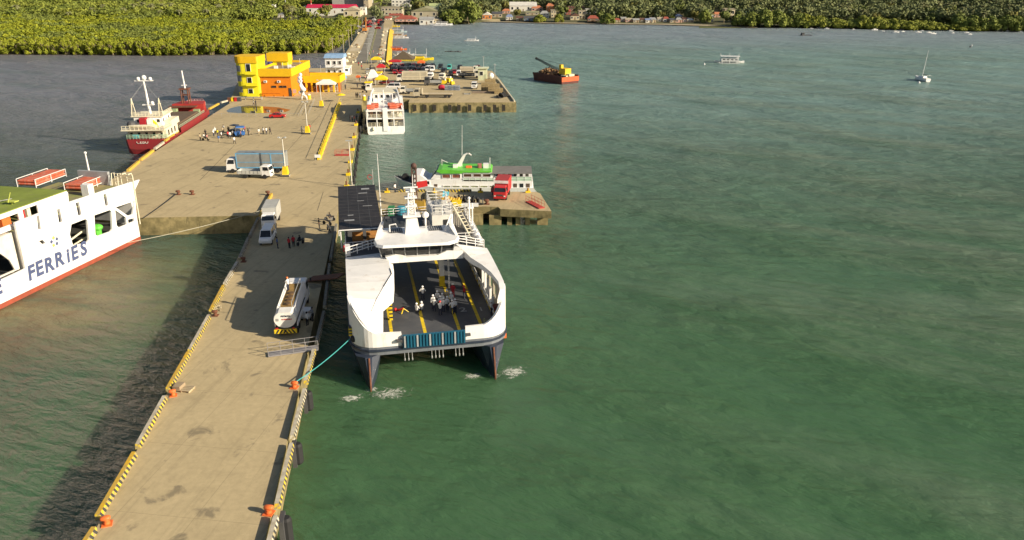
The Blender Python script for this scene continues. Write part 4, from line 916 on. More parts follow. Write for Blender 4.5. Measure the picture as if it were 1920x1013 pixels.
# shade roof of dark panels over the open deck
b = MB(); b.box(-8.9, -3.8, 18.6, 39.6, 11.25, 11.33); so = b.build('shade_roof', M('dark_solar_panel', (.030, .027, .028), .55, var=.4, scale=1.1, spec=.25), fe)
b = MB()
for i in range(1, 4): b.box(-8.9 + i * 1.275 - .025, -8.9 + i * 1.275 + .025, 18.6, 39.6, 11.332, 11.345)
so2 = b
for i in range(14): b.box(-8.9, -3.8, 18.6 + i * 1.615, 18.64 + i * 1.615, 11.332, 11.344)
b.build('panel_grid', M('panel_frame', (.08, .077, .075), .5), so)
for x, y, wx, wy in ((-5.2, 37.5, 1.1, .7), (-5.6, 35.2, 1.2, .3), (-7.4, 24.6, .7, .25), (-7.6, 22.4, 1.2, .5), (-5.2, 28.6, 1.2, .16), (-6.0, 31.2, .9, .14)): MB().box(x - wx / 2, x + wx / 2, y - wy / 2, y + wy / 2, 11.345, 11.36).build('skylight', shipgrey, so)
for y in (18.7, 25.6, 32.6, 39.4):
    for x in (-8.7, -4.0): MB().tube([(x, y, 9.0), (x, y, 11.25)], .07, 6).build('roof_post', white, fe)
b = MB(); b.tube([(-8.9, 18.5, 11.3), (-3.8, 18.5, 11.3)], .07); b.tube([(-8.9, 18.5, 10.6), (-8.9, 18.5, 11.3)], .06); b.build('roof_edge', white, fe)
for i in range(4):
    b = MB(); x = -7.4 + (i % 2) * 1.7; y = 19.4 + (i // 2) * 1.8; b.box(x, x + 1.3, y, y + .5, 9.4, 9.5); b.box(x, x + 1.3, y + .45, y + .55, 9.5, 10.0); b.box(x, x + .1, y, y + .5, 9.0, 9.4); b.box(x + 1.2, x + 1.3, y, y + .5, 9.0, 9.4); b.build('bench', M('orange_brown_seat', (.35, .17, .05)), fe)
# funnel casing aft of the bridge, roof rails and door
b = MB(); b.box(2.4, 5.0, 21.4, 28.5, 9.0, 11.6); b.build('funnel_casing', M('casing_white', (.66, .64, .60), .5), fe)
rail([(2.5, 21.5, 11.6), (4.9, 21.5, 11.6), (4.9, 28.4, 11.6), (2.5, 28.4, 11.6), (2.5, 21.5, 11.6)], 1.3, 3, .04, 1.3, parent=fe)
f = MB().box(3.8, 4.6, 21.33, 21.4, 9.1, 11.0).build('door', black, fe); MB().box(3.85, 3.92, 21.28, 21.33, 10, 10.3).build('handle', steel, f)
for i in range(3): 
    b = MB(); b.box(2.9 + i * .3, 3.7 + i * .3, 22.5 + i * 1.9, 23.7 + i * 1.9, 11.62, 12.4 - .2 * i); b.build('fan_housing', steel, fe)
MB().box(-3.4, 2.2, 19.5, 27, 9.02, 9.9).build('machinery_cover', M('dark_deck_gear', (.05, .055, .06), .6), fe)
for i in range(3): b = MB(); b.cyl((1.6, 19.9 + i * .8, 9.0), .45, 2.0, 10); b.build('vent_drum', dgrey, fe)
b = MB(); b.tube([(5.2, 24.5, 12.2), (6.7, 17.6, 9.4)], .16, 6); b.tube([(5.9, 24.8, 12.2), (7.3, 17.8, 9.4)], .05, 5)
for i in range(12): f_ = i / 11; b.tube([(5.2 + 1.5 * f_, 24.5 - 6.9 * f_, 12.2 - 2.8 * f_), (5.9 + 1.4 * f_, 24.8 - 7 * f_, 12.2 - 2.8 * f_)], .05, 4)
b.build('ladder', cream, fe)
b = MB()
for i in range(9):
    x = 5.4 + i * .2; b.tube([(x, 25.5 - i * .4, 9.0), (x + .15 * math.sin(i), 25 - i * .3, 12.0 - i * .22)], .09, 5)
b.build('rolled_netting', M('grey_net', (.30, .28, .24), .9), fe)
for i in range(4):
    b = MB(); b.lathe((7.4, 15.6 + i * 1.9, 9.75), [(.25, 0), (.42, .12), (.42, 1.35), (.25, 1.5)], 12, 'y'); r_ = b.build('liferaft_canister', white, fe)
    MB().box(7.1, 7.65, 15.9 + i * 1.9, 16.8 + i * 1.9, 9.0, 9.4).build('cradle', steel, r_)
b = MB(); b.tube([(7.2, 22.6, 9), (7.2, 22.6, 13.2)], .12, 6); b.tube([(7.6, 22.6, 9), (7.6, 22.6, 12.6)], .09, 6); b.box(7.0, 7.8, 22.5, 22.7, 11.9, 12.1); b.ball((7.2, 22.6, 13.3), .2); b.build('light_mast', white, fe)
b = MB(); b.lathe((-8.4, 15.4, 10.0), [(.2, -.05), (.34, -.09), (.42, 0), (.34, .09), (.2, .05)], 14, 'x'); b.build('lifebuoy', red, fe)
b = MB(); b.box(-8.3, -7.7, 14.9, 16.2, 9.2, 10.3); b.build('locker', white, fe)
b = MB(); b.box(-.9, .1, 14.0, 14.4, 10.0, 10.8); b.build('blue_chair', blue, fe); fe.scale = (1.03, 1, 1)

# ---- ferry with the big lettering at the left edge
LA = -rad(11.95); LO = at(264, 450, 0)
lf = thing('passenger_ferry', 'white slab sided ferry with FERRIES lettering and green decks', 'ferry', (LO.x, LO.y, 0), LA)
def ls(px, py):
    """pixel on the ship's near side plane -> local (y, z)"""
    a = (px - 960) / FOC; v = (py - 506.5) / FOC; d = Vector((a, math.cos(PITCH) - v * math.sin(PITCH), -math.sin(PITCH) - v * math.cos(PITCH)))
    nx = Vector((math.cos(LA), math.sin(LA), 0)); ny = Vector((-math.sin(LA), math.cos(LA), 0)); c = Vector((0, 0, CAM_H))
    t = (Vector((LO.x, LO.y, 0)) - c).dot(nx) / d.dot(nx); p = c + d * t
    return ((p - LO).dot(ny), p.z)
def lz(px, py, z):
    q = at(px, py, z) - LO; return (q.x * math.cos(LA) + q.y * math.sin(LA), -q.x * math.sin(LA) + q.y * math.cos(LA))
BW = 13.0; YF = ls(47, 500)[0]; ZT = 9.0
top = [ls(262, 337), ls(200, 356), ls(140, 376), ls(100, 390), ls(42, 412)]
outer = [(0, .5), (0.0, 4.0), (.5, 8.0), (top[0][0], top[0][1])] + top[1:] + [(YF, top[-1][1] - .05), (YF, 3.6), (YF - 40, 3.4), (YF - 40, .5)]
def hp(l): return [ls(*q) for q in l]
holes = [hp(l) for l in ([(134, 421), (160, 411), (164, 414), (167, 450), (163, 455), (137, 460), (131, 440)], [(177, 404), (206, 394), (209, 397), (211, 430), (208, 434), (183, 443), (179, 440)],
    [(217, 389), (253, 377), (249, 402), (240, 405)], [(216, 394), (236, 408), (238, 421), (223, 427), (219, 423)], [(240, 412), (252, 409), (252, 415), (241, 419)],
    [(69, 405), (73, 404), (77, 430), (72, 431)], [(107, 393), (112, 391), (117, 416), (111, 418)], [(142, 381), (148, 379), (153, 403), (147, 405)], [(194, 365), (199, 363), (203, 385), (198, 387)],
    [(73, 452), (80, 450), (86, 456), (80, 459)])]
b = MB(); wall_holes(b, outer, holes, lambda y, z: (0, y, z), (-.3, 0, 0)); hw_ = b.build('side_wall', white, lf)
b = MB(); b.box(.0, .06, YF - 40, 0, -.8, .62); b.box(-BW, -.3, YF - 40, -.3, -.8, .6); b.build('waterline_band', bulk_red, lf)
MB().box(-BW, -.32, YF - 40, -.3, .6, 2.6).build('hull', white, lf); MB().box(-BW + .32, -.34, YF, -.32, 2.6, 2.66).build('car_deck', M('shade_dark_deck', (.05, .05, .045), .7), lf)  # plate coloured dark to paint in the shade behind the openings
MB().box(-BW, -.32, YF, -.3, 8.75, ZT - .1).build('roof_deck', gdeck, lf)
b = MB(); wall_holes(b, rect(YF, 0, 2.6, 8.75), [rect(-22 + i * 4, -20 + i * 4, 4.2, 6.5) for i in range(5)], lambda y, z: (-BW, y, z), (.3, 0, 0)); b.build('side_wall', M('shaded_inner_wall', (.14, .13, .11), .8), lf)  # interior shade put into the far wall's dark tan
MB().box(-BW, -9.4, -.3, 0, 2.6, 8.8).build('stern_wall', white, lf); MB().box(-3.6, -.3, -.3, 0, 2.6, 8.8).build('stern_wall', white, lf)
b = MB(); b.box(-9.2, -3.8, -.2, .3, 3.0, 11.0); b.build('stern_ramp', shipgrey, lf)
b = MB()
for x in (-.9, .15): b.tube([(x, .3, 2.6), (x, .4, 10.4), (x, .2, 10.9), (x, -.6, 10.9)], .09, 6)
for i in range(18): b.tube([(-.9, .32, 3 + i * .44), (.15, .32, 3 + i * .44)], .05, 5)
b.build('boarding_ladder', cream, lf)
b = MB()
for x in (-3.0, -1.9): b.tube([(x, .3, 8.8), (x, .3, 10.8), (x, -.3, 10.9), (x, -.6, 9.0)], .08, 6)
for i in range(5): b.tube([(-3.0, .3, 9 + i * .42), (-1.9, .3, 9 + i * .42)], .05, 5)
b.build('rail_hoop', cream, lf)
# forward recess with the dark vehicle opening
b = MB(); wall_holes(b, rect(-BW + .1, -.35, 2.6, 8.7), [[(-11.5, 2.7), (-1.6, 2.7), (-1.9, 4.6), (-3.0, 6.2), (-5.2, 7.1), (-11.5, 7.1)]], lambda x, z: (x, YF + .3, z), (0, .25, 0)); b.build('front_wall', M('shaded_beige_white', (.62, .58, .52), .6), lf)  # beige tone carries the set-back wall's shade in its colour
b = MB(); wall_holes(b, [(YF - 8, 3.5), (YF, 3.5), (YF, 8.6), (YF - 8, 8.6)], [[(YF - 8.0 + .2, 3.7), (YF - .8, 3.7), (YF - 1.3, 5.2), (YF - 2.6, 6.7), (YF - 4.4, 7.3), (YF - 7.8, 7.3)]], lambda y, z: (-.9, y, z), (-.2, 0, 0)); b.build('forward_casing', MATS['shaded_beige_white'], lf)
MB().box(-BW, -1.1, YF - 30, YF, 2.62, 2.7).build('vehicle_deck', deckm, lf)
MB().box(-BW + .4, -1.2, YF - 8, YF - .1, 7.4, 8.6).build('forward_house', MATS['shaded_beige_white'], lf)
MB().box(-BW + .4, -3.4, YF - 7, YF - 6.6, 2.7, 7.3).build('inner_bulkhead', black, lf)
# upper deckhouse
u = ls(98, 350); UY1 = lz(98, 386, 9.0)[1]; UX = -1.0
UZ = 11.35
b = MB(); hh = [rect(UY1 - 8.2, UY1 - 5.6, 9.5, 10.9), rect(UY1 - 12.5, UY1 - 9.0, 9.6, 10.7)]
wall_holes(b, [(UY1 - 26, 8.9), (UY1, 8.9), (UY1 + .3, 11.0), (UY1, UZ), (UY1 - 26, UZ)], hh, lambda y, z: (UX, y, z), (-.2, 0, 0)); b.build('deckhouse_wall', white, lf)
MB().box(-BW + 1, UX - .2, UY1 - .2, UY1, 8.9, UZ).build('deckhouse_wall', white, lf)
MB().box(-BW + .6, UX + .1, UY1 - 26, UY1 + .05, UZ, UZ + .12).build('deckhouse_roof', gdeck2, lf)
for y in (UY1 - 7.6, UY1 - 6.6): MB().box(UX - 1.6, UX - .9, y, y + .6, 9.0, 10.5).build('stowed_gear', red if y < UY1 - 7 else cream, lf)
MB().box(UX - 1.4, UX - .8, UY1 - 11, UY1 - 9.6, 9.0, 10.4).build('stowed_lifejackets', orange, lf)
b = MB(); b.tube([(-6, UY1 - 9, UZ), (-6, UY1 - 9, UZ + 2.2)], .07); b.box(-6.6, -5.2, UY1 - 9.6, UY1 - 8.2, UZ + 2.2, UZ + 2.3); b.build('antenna_table', white, lf)
b = MB(); b.box(-3.4, -2.0, UY1 - 8.2, UY1 - 7.4, UZ + .5, UZ + .6); b.tube([(-2.8, UY1 - 7.8, UZ + .1), (-2.8, UY1 - 7.8, UZ + .5)], .06); b.tube([(-2.8, UY1 - 8.4, UZ + .5), (-2.6, UY1 - 7.9, UZ + 1.8)], .05); b.build('roof_bracket', M('lime_bracket', (.5, .55, .1)), lf)
# life raft racks
def raft_rack(px, py, ln, label):
    x, y = lz(px, py, 9.0); t = thing('life_raft_rack', label, 'life rafts', lf.matrix_basis @ Vector((x, y, 8.9)) if False else (LO.x + x * math.cos(LA) - y * math.sin(LA), LO.y + x * math.sin(LA) + y * math.cos(LA), 8.9), LA + rad(4), 'life raft racks on the green ferry deck')
    for j in range(2):
        for k in range(3):
            b = MB(); y0 = -ln / 2 + k * ln / 3; z = .3 + j * .45; b.loft([[(-1.3, y0 + .1, z), (1.3, y0 + .1, z), (1.3, y0 + ln / 3 - .1, z), (-1.3, y0 + ln / 3 - .1, z)], [(-1.45, y0, z + .15), (1.45, y0, z + .15), (1.45, y0 + ln / 3, z + .15), (-1.45, y0 + ln / 3, z + .15)], [(-1.45, y0, z + .3), (1.45, y0, z + .3), (1.45, y0 + ln / 3, z + .3), (-1.45, y0 + ln / 3, z + .3)], [(-1.3, y0 + .1, z + .42), (1.3, y0 + .1, z + .42), (1.3, y0 + ln / 3 - .1, z + .42), (-1.3, y0 + ln / 3 - .1, z + .42)]])
            b.build('raft_float', M('raft_orange', (.58, .12, .06), .7, stain=(2, .5, (.55, .38, .30), .6)), t)
    b = MB()
    for sx in (-1.6, 1.6):
        b.tube([(sx, -ln / 2, .3), (sx, ln / 2, .3)], .06); b.tube([(sx, -ln / 2, 1.3), (sx, ln / 2, 1.3)], .05)
        for y_ in (-ln / 2, 0, ln / 2): b.tube([(sx, y_, 0), (sx, y_, 1.3)], .06)
    b.build('rack_frame', white, t); return t
raft_rack(80, 340, 7.2, 'orange life rafts in a white rack on the deck nearer the deckhouse')
raft_rack(165, 348, 6.6, 'orange life rafts in a white rack beside the slim white mast')
x, y = lz(167, 365, 9.0); MB().box(x - .7, x + .5, y - .6, y + .6, 8.9, 10.6).build('vent_box', white, lf)
x, y = lz(170, 336, 9.0); b = MB(); b.tube([(x, y, 8.9), (x - .1, y, 13.2)], .16, 8, .1); b.ball((x - .1, y, 13.3), .22); b.build('light_mast', white, lf)
# green ventilator seen through an opening, vehicles rails inside
y, z = ls(196, 437); b = MB(); b.cyl((-1.2, y, 2.6), .6, 1.5, 10); b.ball((-1.2, y, 4.4), (.9, .9, .55)); b.build('ventilator', M('bright_green_vent', (.12, .5, .06), .4), lf)
y, z = ls(150, 450); b = MB(); b.tube([(-1.4, y - 3, 3.6), (-1.4, y + 3, 4.8)], .14); b.tube([(-1.4, y - 3, 2.9), (-1.4, y + 3, 3.6)], .12); b.build('inner_brace', cream, lf)
# star shaped house mark and lettering on the side
inkb = M('lettering_blue', (.07, .09, .19), .6, stain=(3, .62, (.6, .6, .58), .5))
for ch, px, py in zip('FERRiES', (58, 73, 91, 110, 127, 139, 156), (513, 505, 498, 488, 481, 476, 468)):
    y, z = ls(px, py); lettering(ch, 2.75, inkb, lf, (.012, y, z), (rad(90), 0, rad(90)), .11, .12, depth=.008)
y, z = ls(-6, 541); lettering('E', 2.75, inkb, lf, (.012, y, z), (rad(90), 0, rad(90)), .11, .12, depth=.008)
for k in range(5):
    y, z = ls(102, 453); a = k * 1.256 + .4; b = MB(); c = Vector((0, y + .55 * math.cos(a), z + .55 * math.sin(a))); b.add([(.012, c.y + .3 * math.cos(a + q), c.z + .3 * math.sin(a + q)) for q in (0, 1.6, 3.14, 4.7)] + [(.02, c.y + .3 * math.cos(a + q), c.z + .3 * math.sin(a + q)) for q in (0, 1.6, 3.14, 4.7)], [(4, 5, 6, 7)]); b.build('emblem_petal', M('emblem_ochre', (.55, .42, .12)) if k % 2 else inkb, lf)

# ---- red cargo vessel along the plaza
dw = (at(243, 320) - pc_left).normalized() * -1; CA = math.atan2(-dw.x, dw.y); nrm_ = Vector((math.cos(CA), math.sin(CA), 0))
cpt = at(243, 320); s0 = (186 - cpt.y) / dw.y; CO = cpt + dw * s0 - nrm_ * 6.4; CO.z = 0
cg = thing('cargo_ship', 'small red hulled cargo ship with a cream white stern house alongside the wharf', 'ship', CO, CA)
redh = M('cargo_hull_red', (.27, .022, .028), .5, c2=(.20, .03, .03), scale=.4, stain=(1, .58, (.13, .05, .035), .7))
secs = []
for y, hw, zt, zb in ((0, 4.0, 3.6, 1.2), (.8, 4.6, 3.5, -.8), (4, 5.0, 3.2, -1), (12, 5.1, 2.9, -1), (30, 5.1, 2.9, -1), (38, 4.6, 3.5, -1), (43, 3.0, 4.3, -1), (46.5, .9, 5.0, -1), (47.8, .12, 5.3, .4)):
    secs.append([(-hw, y, zt), (-hw * .92, y, .4 if zb < .4 else zb + .3), (-hw * .6, y - (y > 40) * 1.2, zb), (hw * .6, y - (y > 40) * 1.2, zb), (hw * .92, y, .4 if zb < .4 else zb + .3), (hw, y, zt)])
b = MB(); b.loft(secs); b.build('hull', redh, cg)
b = MB(); b.box(-4.3, 4.3, 12.4, 36, 2.9, 3.0); b.build('main_deck', M('rusty_green_deck', (.14, .13, .06), .8, c2=(.10, .06, .04), scale=.6), cg)
b = MB(); b.box(-3.7, 3.7, 13, 34, 3.0, 4.1); b.box(-3.3, 3.3, 13.4, 33.6, 4.1, 4.5); b.build('hatch_cover', M('hatch_brown', (.13, .09, .06), .8, scale=1), cg)
for s in (-1, 1): 
    b = MB(); b.box(s * 5.0 - .08, s * 5.0 + .08, 11.5, 38, 2.9, 4.2); b.build('bulwark', redh, cg)
    rail([(s * 4.3, 12.5, 3.0), (s * 4.3, 36, 3.0)], 1.4, 3, .05, .9, mat=M('pale_green_rail', (.42, .45, .32)), parent=cg)
# stern house
b = MB(); b.box(-4.4, 4.4, 2.2, 11.2, 3.2, 5.6); b.build('lower_house', cream, cg)
b = MB(); b.box(-4.9, 4.9, -.4, 11.6, 5.6, 5.8); b.build('boat_deck', cream, cg)
rail([(-4.7, 2.2, 3.3), (-4.0, .1, 3.6), (4.0, .1, 3.6), (4.7, 2.2, 3.3)], 1.0, 3, .06, .7, mat=M('sea_green_rail', (.30, .42, .30)), parent=cg)
b = MB(); b.box(-3.2, 3.2, 4.2, 10.8, 5.8, 8.1); b.build('bridge_house', white, cg)
b = MB(); b.box(-3.7, 3.7, 3.9, 11.3, 8.1, 8.3); b.build('bridge_roof', cream, cg)
b = MB(); b.box(2.6, 4.9, 5.4, 11.4, 5.8, 7.0); b.build('wing_bulwark', cream, cg)
rail([(-4.7, -.2, 5.8), (4.7, -.2, 5.8), (4.8, 5.2, 5.8)], .9, 2, .06, .9, mat=cream, parent=cg)
rail([(-3.5, 4.1, 8.3), (3.5, 4.1, 8.3), (3.5, 11, 8.3)], .9, 3, .05, .8, mat=cream, parent=cg)
for i in range(5): window(cg, -3.9 + i * 1.7, -3.1 + i * 1.7, 2.2, 4.0, 4.9, cream)
for x in (-2.6, 1.9): window(cg, x, x + .9, 4.2, 6.7, 7.6)
for i in range(3): window(cg, 4.8 + i * 2, 5.8 + i * 2, 3.2, 6.7, 7.6, axis='x', d=-.1)
for i in range(3): window(cg, 3.4 + i * 2.4, 4.6 + i * 2.4, 4.4, 3.7, 5.1, axis='x', d=-.1)
b = MB(); b.box(-1.5, -.1, 2.6, 4.15, 5.8, 8.0); b.build('funnel', M('funnel_crimson', (.36, .02, .03)), cg)
b = MB(); b.box(.1, 1.4, 2.9, 4.15, 5.8, 7.7); b.build('engine_casing', white, cg)
b = MB(); b.tube([(1.1, 3.4, 7.6), (2.0, 3.2, 6.6), (2.4, 3.0, 5.9)], .28, 6); b.build('yellow_davit', yellow, cg)
b = MB(); secs = [[(x, y_, z_) for x, z_ in ((-w_, 6.5), (0, 6.0), (w_, 6.5), (w_ * .8, 6.75), (-w_ * .8, 6.75))] for y_, w_ in ((.0, .1), (.6, .55), (1.6, .7), (2.6, .55), (3.2, .1))]
b.loft([[(y_ * 2 - 3.4, x * 1 + .9, z) for x, y_, z in q] for q in secs]); b.build('lifeboat', cream, cg)
b = MB(); b.ball((-3.3, 2.2, 6.6), (1.0, .8, .9)); b.build('tarpaulin_heap', dgrey, cg)
b = MB(); b.box(-2.8, -1.6, .5, 1.2, 3.7, 4.6); b.build('blue_tarp', M('turquoise_tarp', (.08, .45, .55)), cg)
b = MB(); b.tube([(-.2, 7, 8.3), (-.6, 7, 16.4)], .38, 8, .2); b.build('main_mast', white, cg)
b = MB(); b.box(-1.6, 1.0, 6.6, 7.4, 10.4, 10.6); b.ball((.7, 6.8, 10.9), .45); b.build('mast_platform', white, cg); b = MB(); b.box(-2.6, 1.6, 6.8, 7.2, 16.0, 16.2); b.ball((-1.7, 7, 16.5), .5); b.ball((-.4, 7, 16.8), .6); b.ball((1.0, 7, 16.5), .45); b.build('radar_platform', white, cg)
for x in (-3.2, 3.0):
    b = MB()
    for a in range(3): b.tube([(x + .6 * math.cos(a * 2.1), 4.6 + .6 * math.sin(a * 2.1), 8.3), (x, 4.6, 12.4)], .09, 5)
    b.box(x - .3, x + .3, 4.3, 4.9, 11.0, 11.1); b.build('side_mast', cream, cg)
b = MB(); b.tube([(-.5, 7, 15.8), (3.0, 4.6, 12.0)], .03, 4); b.tube([(-.5, 7, 15.8), (-3.2, 4.6, 12.2)], .03, 4); b.build('stay_wires', steel, cg)
# foredeck
b = MB(); b.prism([(-4.2, 36.5), (4.2, 36.5), (3.2, 42), (-3.2, 42)], 3.0, 6.0); b.build('forecastle', M('faded_red_house', (.38, .035, .03), .6), cg)
b = MB(); b.box(-4.6, 2.6, 34.2, 37, 5.4, 5.6); b.build('gantry_deck', rust, cg)
b = MB()
for x in (-1.6, 0.2):
    for y_ in (37.2, 38.8): b.tube([(x, y_, 6.0), (x, y_, 9.8)], .18, 6)
b.box(-2.0, .6, 36.8, 39.2, 9.8, 10.1); b.box(-1.5, .1, 37.2, 38.8, 8.2, 8.4); b.build('cargo_post', rust, cg)
b = MB(); b.tube([(-.6, 38, 10.1), (-.8, 38, 14.8)], .26, 8, .18); b.box(-1.4, .0, 37.8, 38.2, 10.8, 11.0); b.build('fore_mast', white, cg)
b = MB(); b.box(-3.4, -2.2, 33, 34.6, 3.0, 5.2); b.box(1.8, 3.4, 34.4, 35.6, 3.0, 4.8); b.build('deck_winch', M('sea_green_gear', (.30, .36, .20)), cg)
rail([(-3.0, 43, 4.6), (-1.6, 46, 5.0), (1.6, 46, 5.0), (3.0, 43, 4.6)], .9, 2, .06, .9, mat=M('pink_rail', (.55, .3, .28)), parent=cg)
lettering('CEBU', 1.1, M('faded_white_letter', (.55, .5, .45)), cg, (-.6, -.02, 2.9), (rad(68), 0, 0), depth=.05)
for i in range(3):
    b = MB(); b.lathe((5.35, 3.0 + i * 2.8, 1.9 + .15 * i), [(.25, -.15), (.6, -.2), (.7, 0), (.6, .2), (.25, .15)], 12, 'x'); b.build('hull_tyre', tyre, cg)

# ---- white ferry seen from astern
MA = rad(8.2); m0, m1 = at(690, 252, 0), at(758.5, 252, 0); MO = (m0 + m1) / 2
mf_ = thing('car_ferry', 'white double deck ferry seen from its flat stern beside the quay', 'ferry', MO, MA); MW = (m1.x - m0.x) / 2 + .1
secs = []
for y, k, zt in ((0, .97, 2.1), (1, 1, 2.1), (24, 1, 2.2), (30, .62, 2.8), (33.5, .06, 3.4)): secs.append([(-MW * k, y, zt), (-MW * k, y, .5), (-MW * k * .88, y, -.8), (MW * k * .88, y, -.8), (MW * k, y, .5), (MW * k, y, zt)])
b = MB(); b.loft(secs); b.build('hull', white, mf_)
MB().box(-MW * .99, MW * .99, .3, 27, 2.1, 2.16).build('car_deck', deckm, mf_)
for z in (4.0, 6.0): MB().box(-MW, MW, -.05, 26, z, z + .28).build('upper_deck', white, mf_)
MB().box(-.62, .62, -.22, .6, .9, 6.9).build('stern_column', white, mf_)
for x in (-MW + .12, -2.2, 2.2, MW - .12): MB().box(x - .12, x + .12, .0, .24, 2.1, 6.0).build('deck_post', white, mf_)
rail([(-MW + .3, .1, 2.1), (-.7, .1, 2.1)], .95, 3, .04, .9, mat=cream, parent=mf_); rail([(.7, .1, 2.1), (MW - .3, .1, 2.1)], .95, 3, .04, .9, mat=cream, parent=mf_)
rail([(-MW + .3, .1, 4.28), (-.7, .1, 4.28)], .95, 3, .04, .9, mat=cream, parent=mf_); rail([(.7, .1, 4.28), (MW - .3, .1, 4.28)], .95, 3, .04, .9, mat=cream, parent=mf_)
for i in range(7): 
    x = -MW + .9 + i * 1.25
    if abs(x) > 1: MB().box(x, x + .9, 2.2 + R.random(), 3.2, 4.28, 5.3 + R.uniform(-.2, .3)).build('seat_row', M('salmon_seat', (.5, .28, .18)) if i < 4 else cream, mf_)
MB().box(-MW + .4, MW - .4, 9, 9.3, 2.16, 6).build('inner_bulkhead', M('shaded_tan', (.32, .25, .16)), mf_)
b = MB()
for i in range(6): b.tube([(1.6 + i * .35, 2.0 + i * .7, 2.2 + i * .62), (2.9 + i * .35, 2.0 + i * .7, 2.2 + i * .62)], .12, 5)
b.tube([(1.6, 2, 2.3), (3.4, 5.6, 6.2)], .08); b.tube([(2.9, 2, 3.3), (4.5, 5.6, 7.0)], .06); b.build('stairway', cream, mf_)
for x, y_, n in ((-3.7, 2.0, 0), (-2.6, 4.4, 0), (2.2, 2.4, 0), (1.7, 4.6, 0), (3.7, 3.4, 0)):
    b = MB()
    for k in range(2): b.loft([[(x - .9, y_ - .7, 6.4 + k * .55), (x + .9, y_ - .7, 6.4 + k * .55), (x + .9, y_ + .7, 6.4 + k * .55), (x - .9, y_ + .7, 6.4 + k * .55)], [(x - 1, y_ - .8, 6.55 + k * .55), (x + 1, y_ - .8, 6.55 + k * .55), (x + 1, y_ + .8, 6.55 + k * .55), (x - 1, y_ + .8, 6.55 + k * .55)], [(x - .9, y_ - .7, 6.9 + k * .55), (x + .9, y_ - .7, 6.9 + k * .55), (x + .9, y_ + .7, 6.9 + k * .55), (x - .9, y_ + .7, 6.9 + k * .55)]])
    b.build('life_raft', M('raft_orange', (.70, .13, .05), .6), mf_)
for s in (-1, 1):
    b = MB(); pts = [(0, 3.6, 6.0), (3, 3.6, 7.2), (8, 3.3, 8.2), (14, 2.6, 9.0), (20, 2.1, 9.3)]
    b.loft([[(s * (MW - .1 - i * .35), y_, z - 1.6), (s * (MW - .1 - i * .35), y_, z), (s * (MW - .4 - i * .35), y_, z), (s * (MW - .4 - i * .35), y_, z - 1.6)] for i, (y_, w_, z) in enumerate(pts)]); b.build('side_screen', white, mf_)
MB().box(-3.2, 3.2, 15, 24, 6.3, 8.6).build('wheelhouse', white, mf_); MB().box(-3.5, 3.5, 14.6, 24.4, 8.6, 8.8).build('wheelhouse_roof', cream, mf_)
for i in range(4): window(mf_, -2.8 + i * 1.5, -1.7 + i * 1.5, 15, 7.2, 8.2)
b = MB()
for x in (-1.75, 2.1): b.tube([(x, 6.0, 6.2), (x, 6.2, 9.6)], .13, 6)
b.tube([(-1.75, 6.2, 9.6), (2.1, 6.2, 9.6)], .13, 6); b.build('goal_post_mast', white, mf_)
b = MB(); b.tube([(-.3, 4, 6.2), (-.3, 4, 11.0)], .14, 6); b.tube([(-1.1, 4, 8.2), (.6, 4, 8.2)], .07, 5); b.tube([(-.3, 4, 8.4), (1.9, 6.2, 6.6)], .04, 5); b.build('mast', white, mf_)
b = MB(); b.lathe((-3.2, -.25, 1.0), [(.1, 0), (.35, .3), (.3, .8), (.05, 1.1)], 6); b.build('stern_lamp', cream, mf_)
for i in range(4):
    b = MB(); b.lathe((-MW - .45, 1.5 + i * 3, 1.7), [(.3, -.2), (.7, -.25), (.8, 0), (.7, .25), (.3, .2)], 12, 'x'); b.build('hull_tyre', tyre, mf_)

# ---- green and white passenger boat at the jetty
g0, g1 = at(735, 354, 1.5), at(1000, 357, .6); GO = Vector((g0.x, (g0.y + g1.y) / 2 + .2, 0)); GL = g1.x - g0.x; gk = GL / 265.0
gb = thing('fast_craft', 'green and white passenger boat with a long window band along the jetty', 'passenger boat', GO)
def gx(px): return (px - 735) * gk
def gz(py): return .6 + (357 - py) / 8.9
GW = 5.6
secs = []
for x, hw, zt in ((0, .1, 3.0), (gx(752), 1.7, 2.5), (gx(775), 3.0, 2.0), (gx(820), 3.2, 1.5), (GL, 3.2, 1.4)): secs.append([(x, GW / 2 - hw, zt), (x + (zt < 2 and 0 or 1.5), GW / 2 - hw * .85, -.6), (x + (0 if zt < 2 else 1.5), GW / 2 + hw * .85, -.6), (x, GW / 2 + hw, zt)])
b = MB(); b.loft(secs); b.build('hull', white, gb)
b = MB(); b.box(gx(850), GL - .1, -.06, -.005, .1, 1.1); b.build('boot_stripe', green, gb)
b = MB(); b.loft([[(gx(736), GW / 2, 3.02), (gx(736), GW / 2 + .1, 3.02)], [(gx(752), GW / 2 - 1.5, 2.6), (gx(752), GW / 2 + 1.5, 2.6)], [(gx(778), GW / 2 - 2.8, 2.15), (gx(778), GW / 2 + 2.8, 2.15)]], caps=False, closed=False); b.build('foredeck', black, gb)
b = MB(); b.lathe((gx(757), 2.2, 3.0), [(.2, -.2), (.6, -.25), (.7, 0), (.6, .25), (.2, .2)], 12, 'y'); b.build('fender_tyre', tyre, gb)
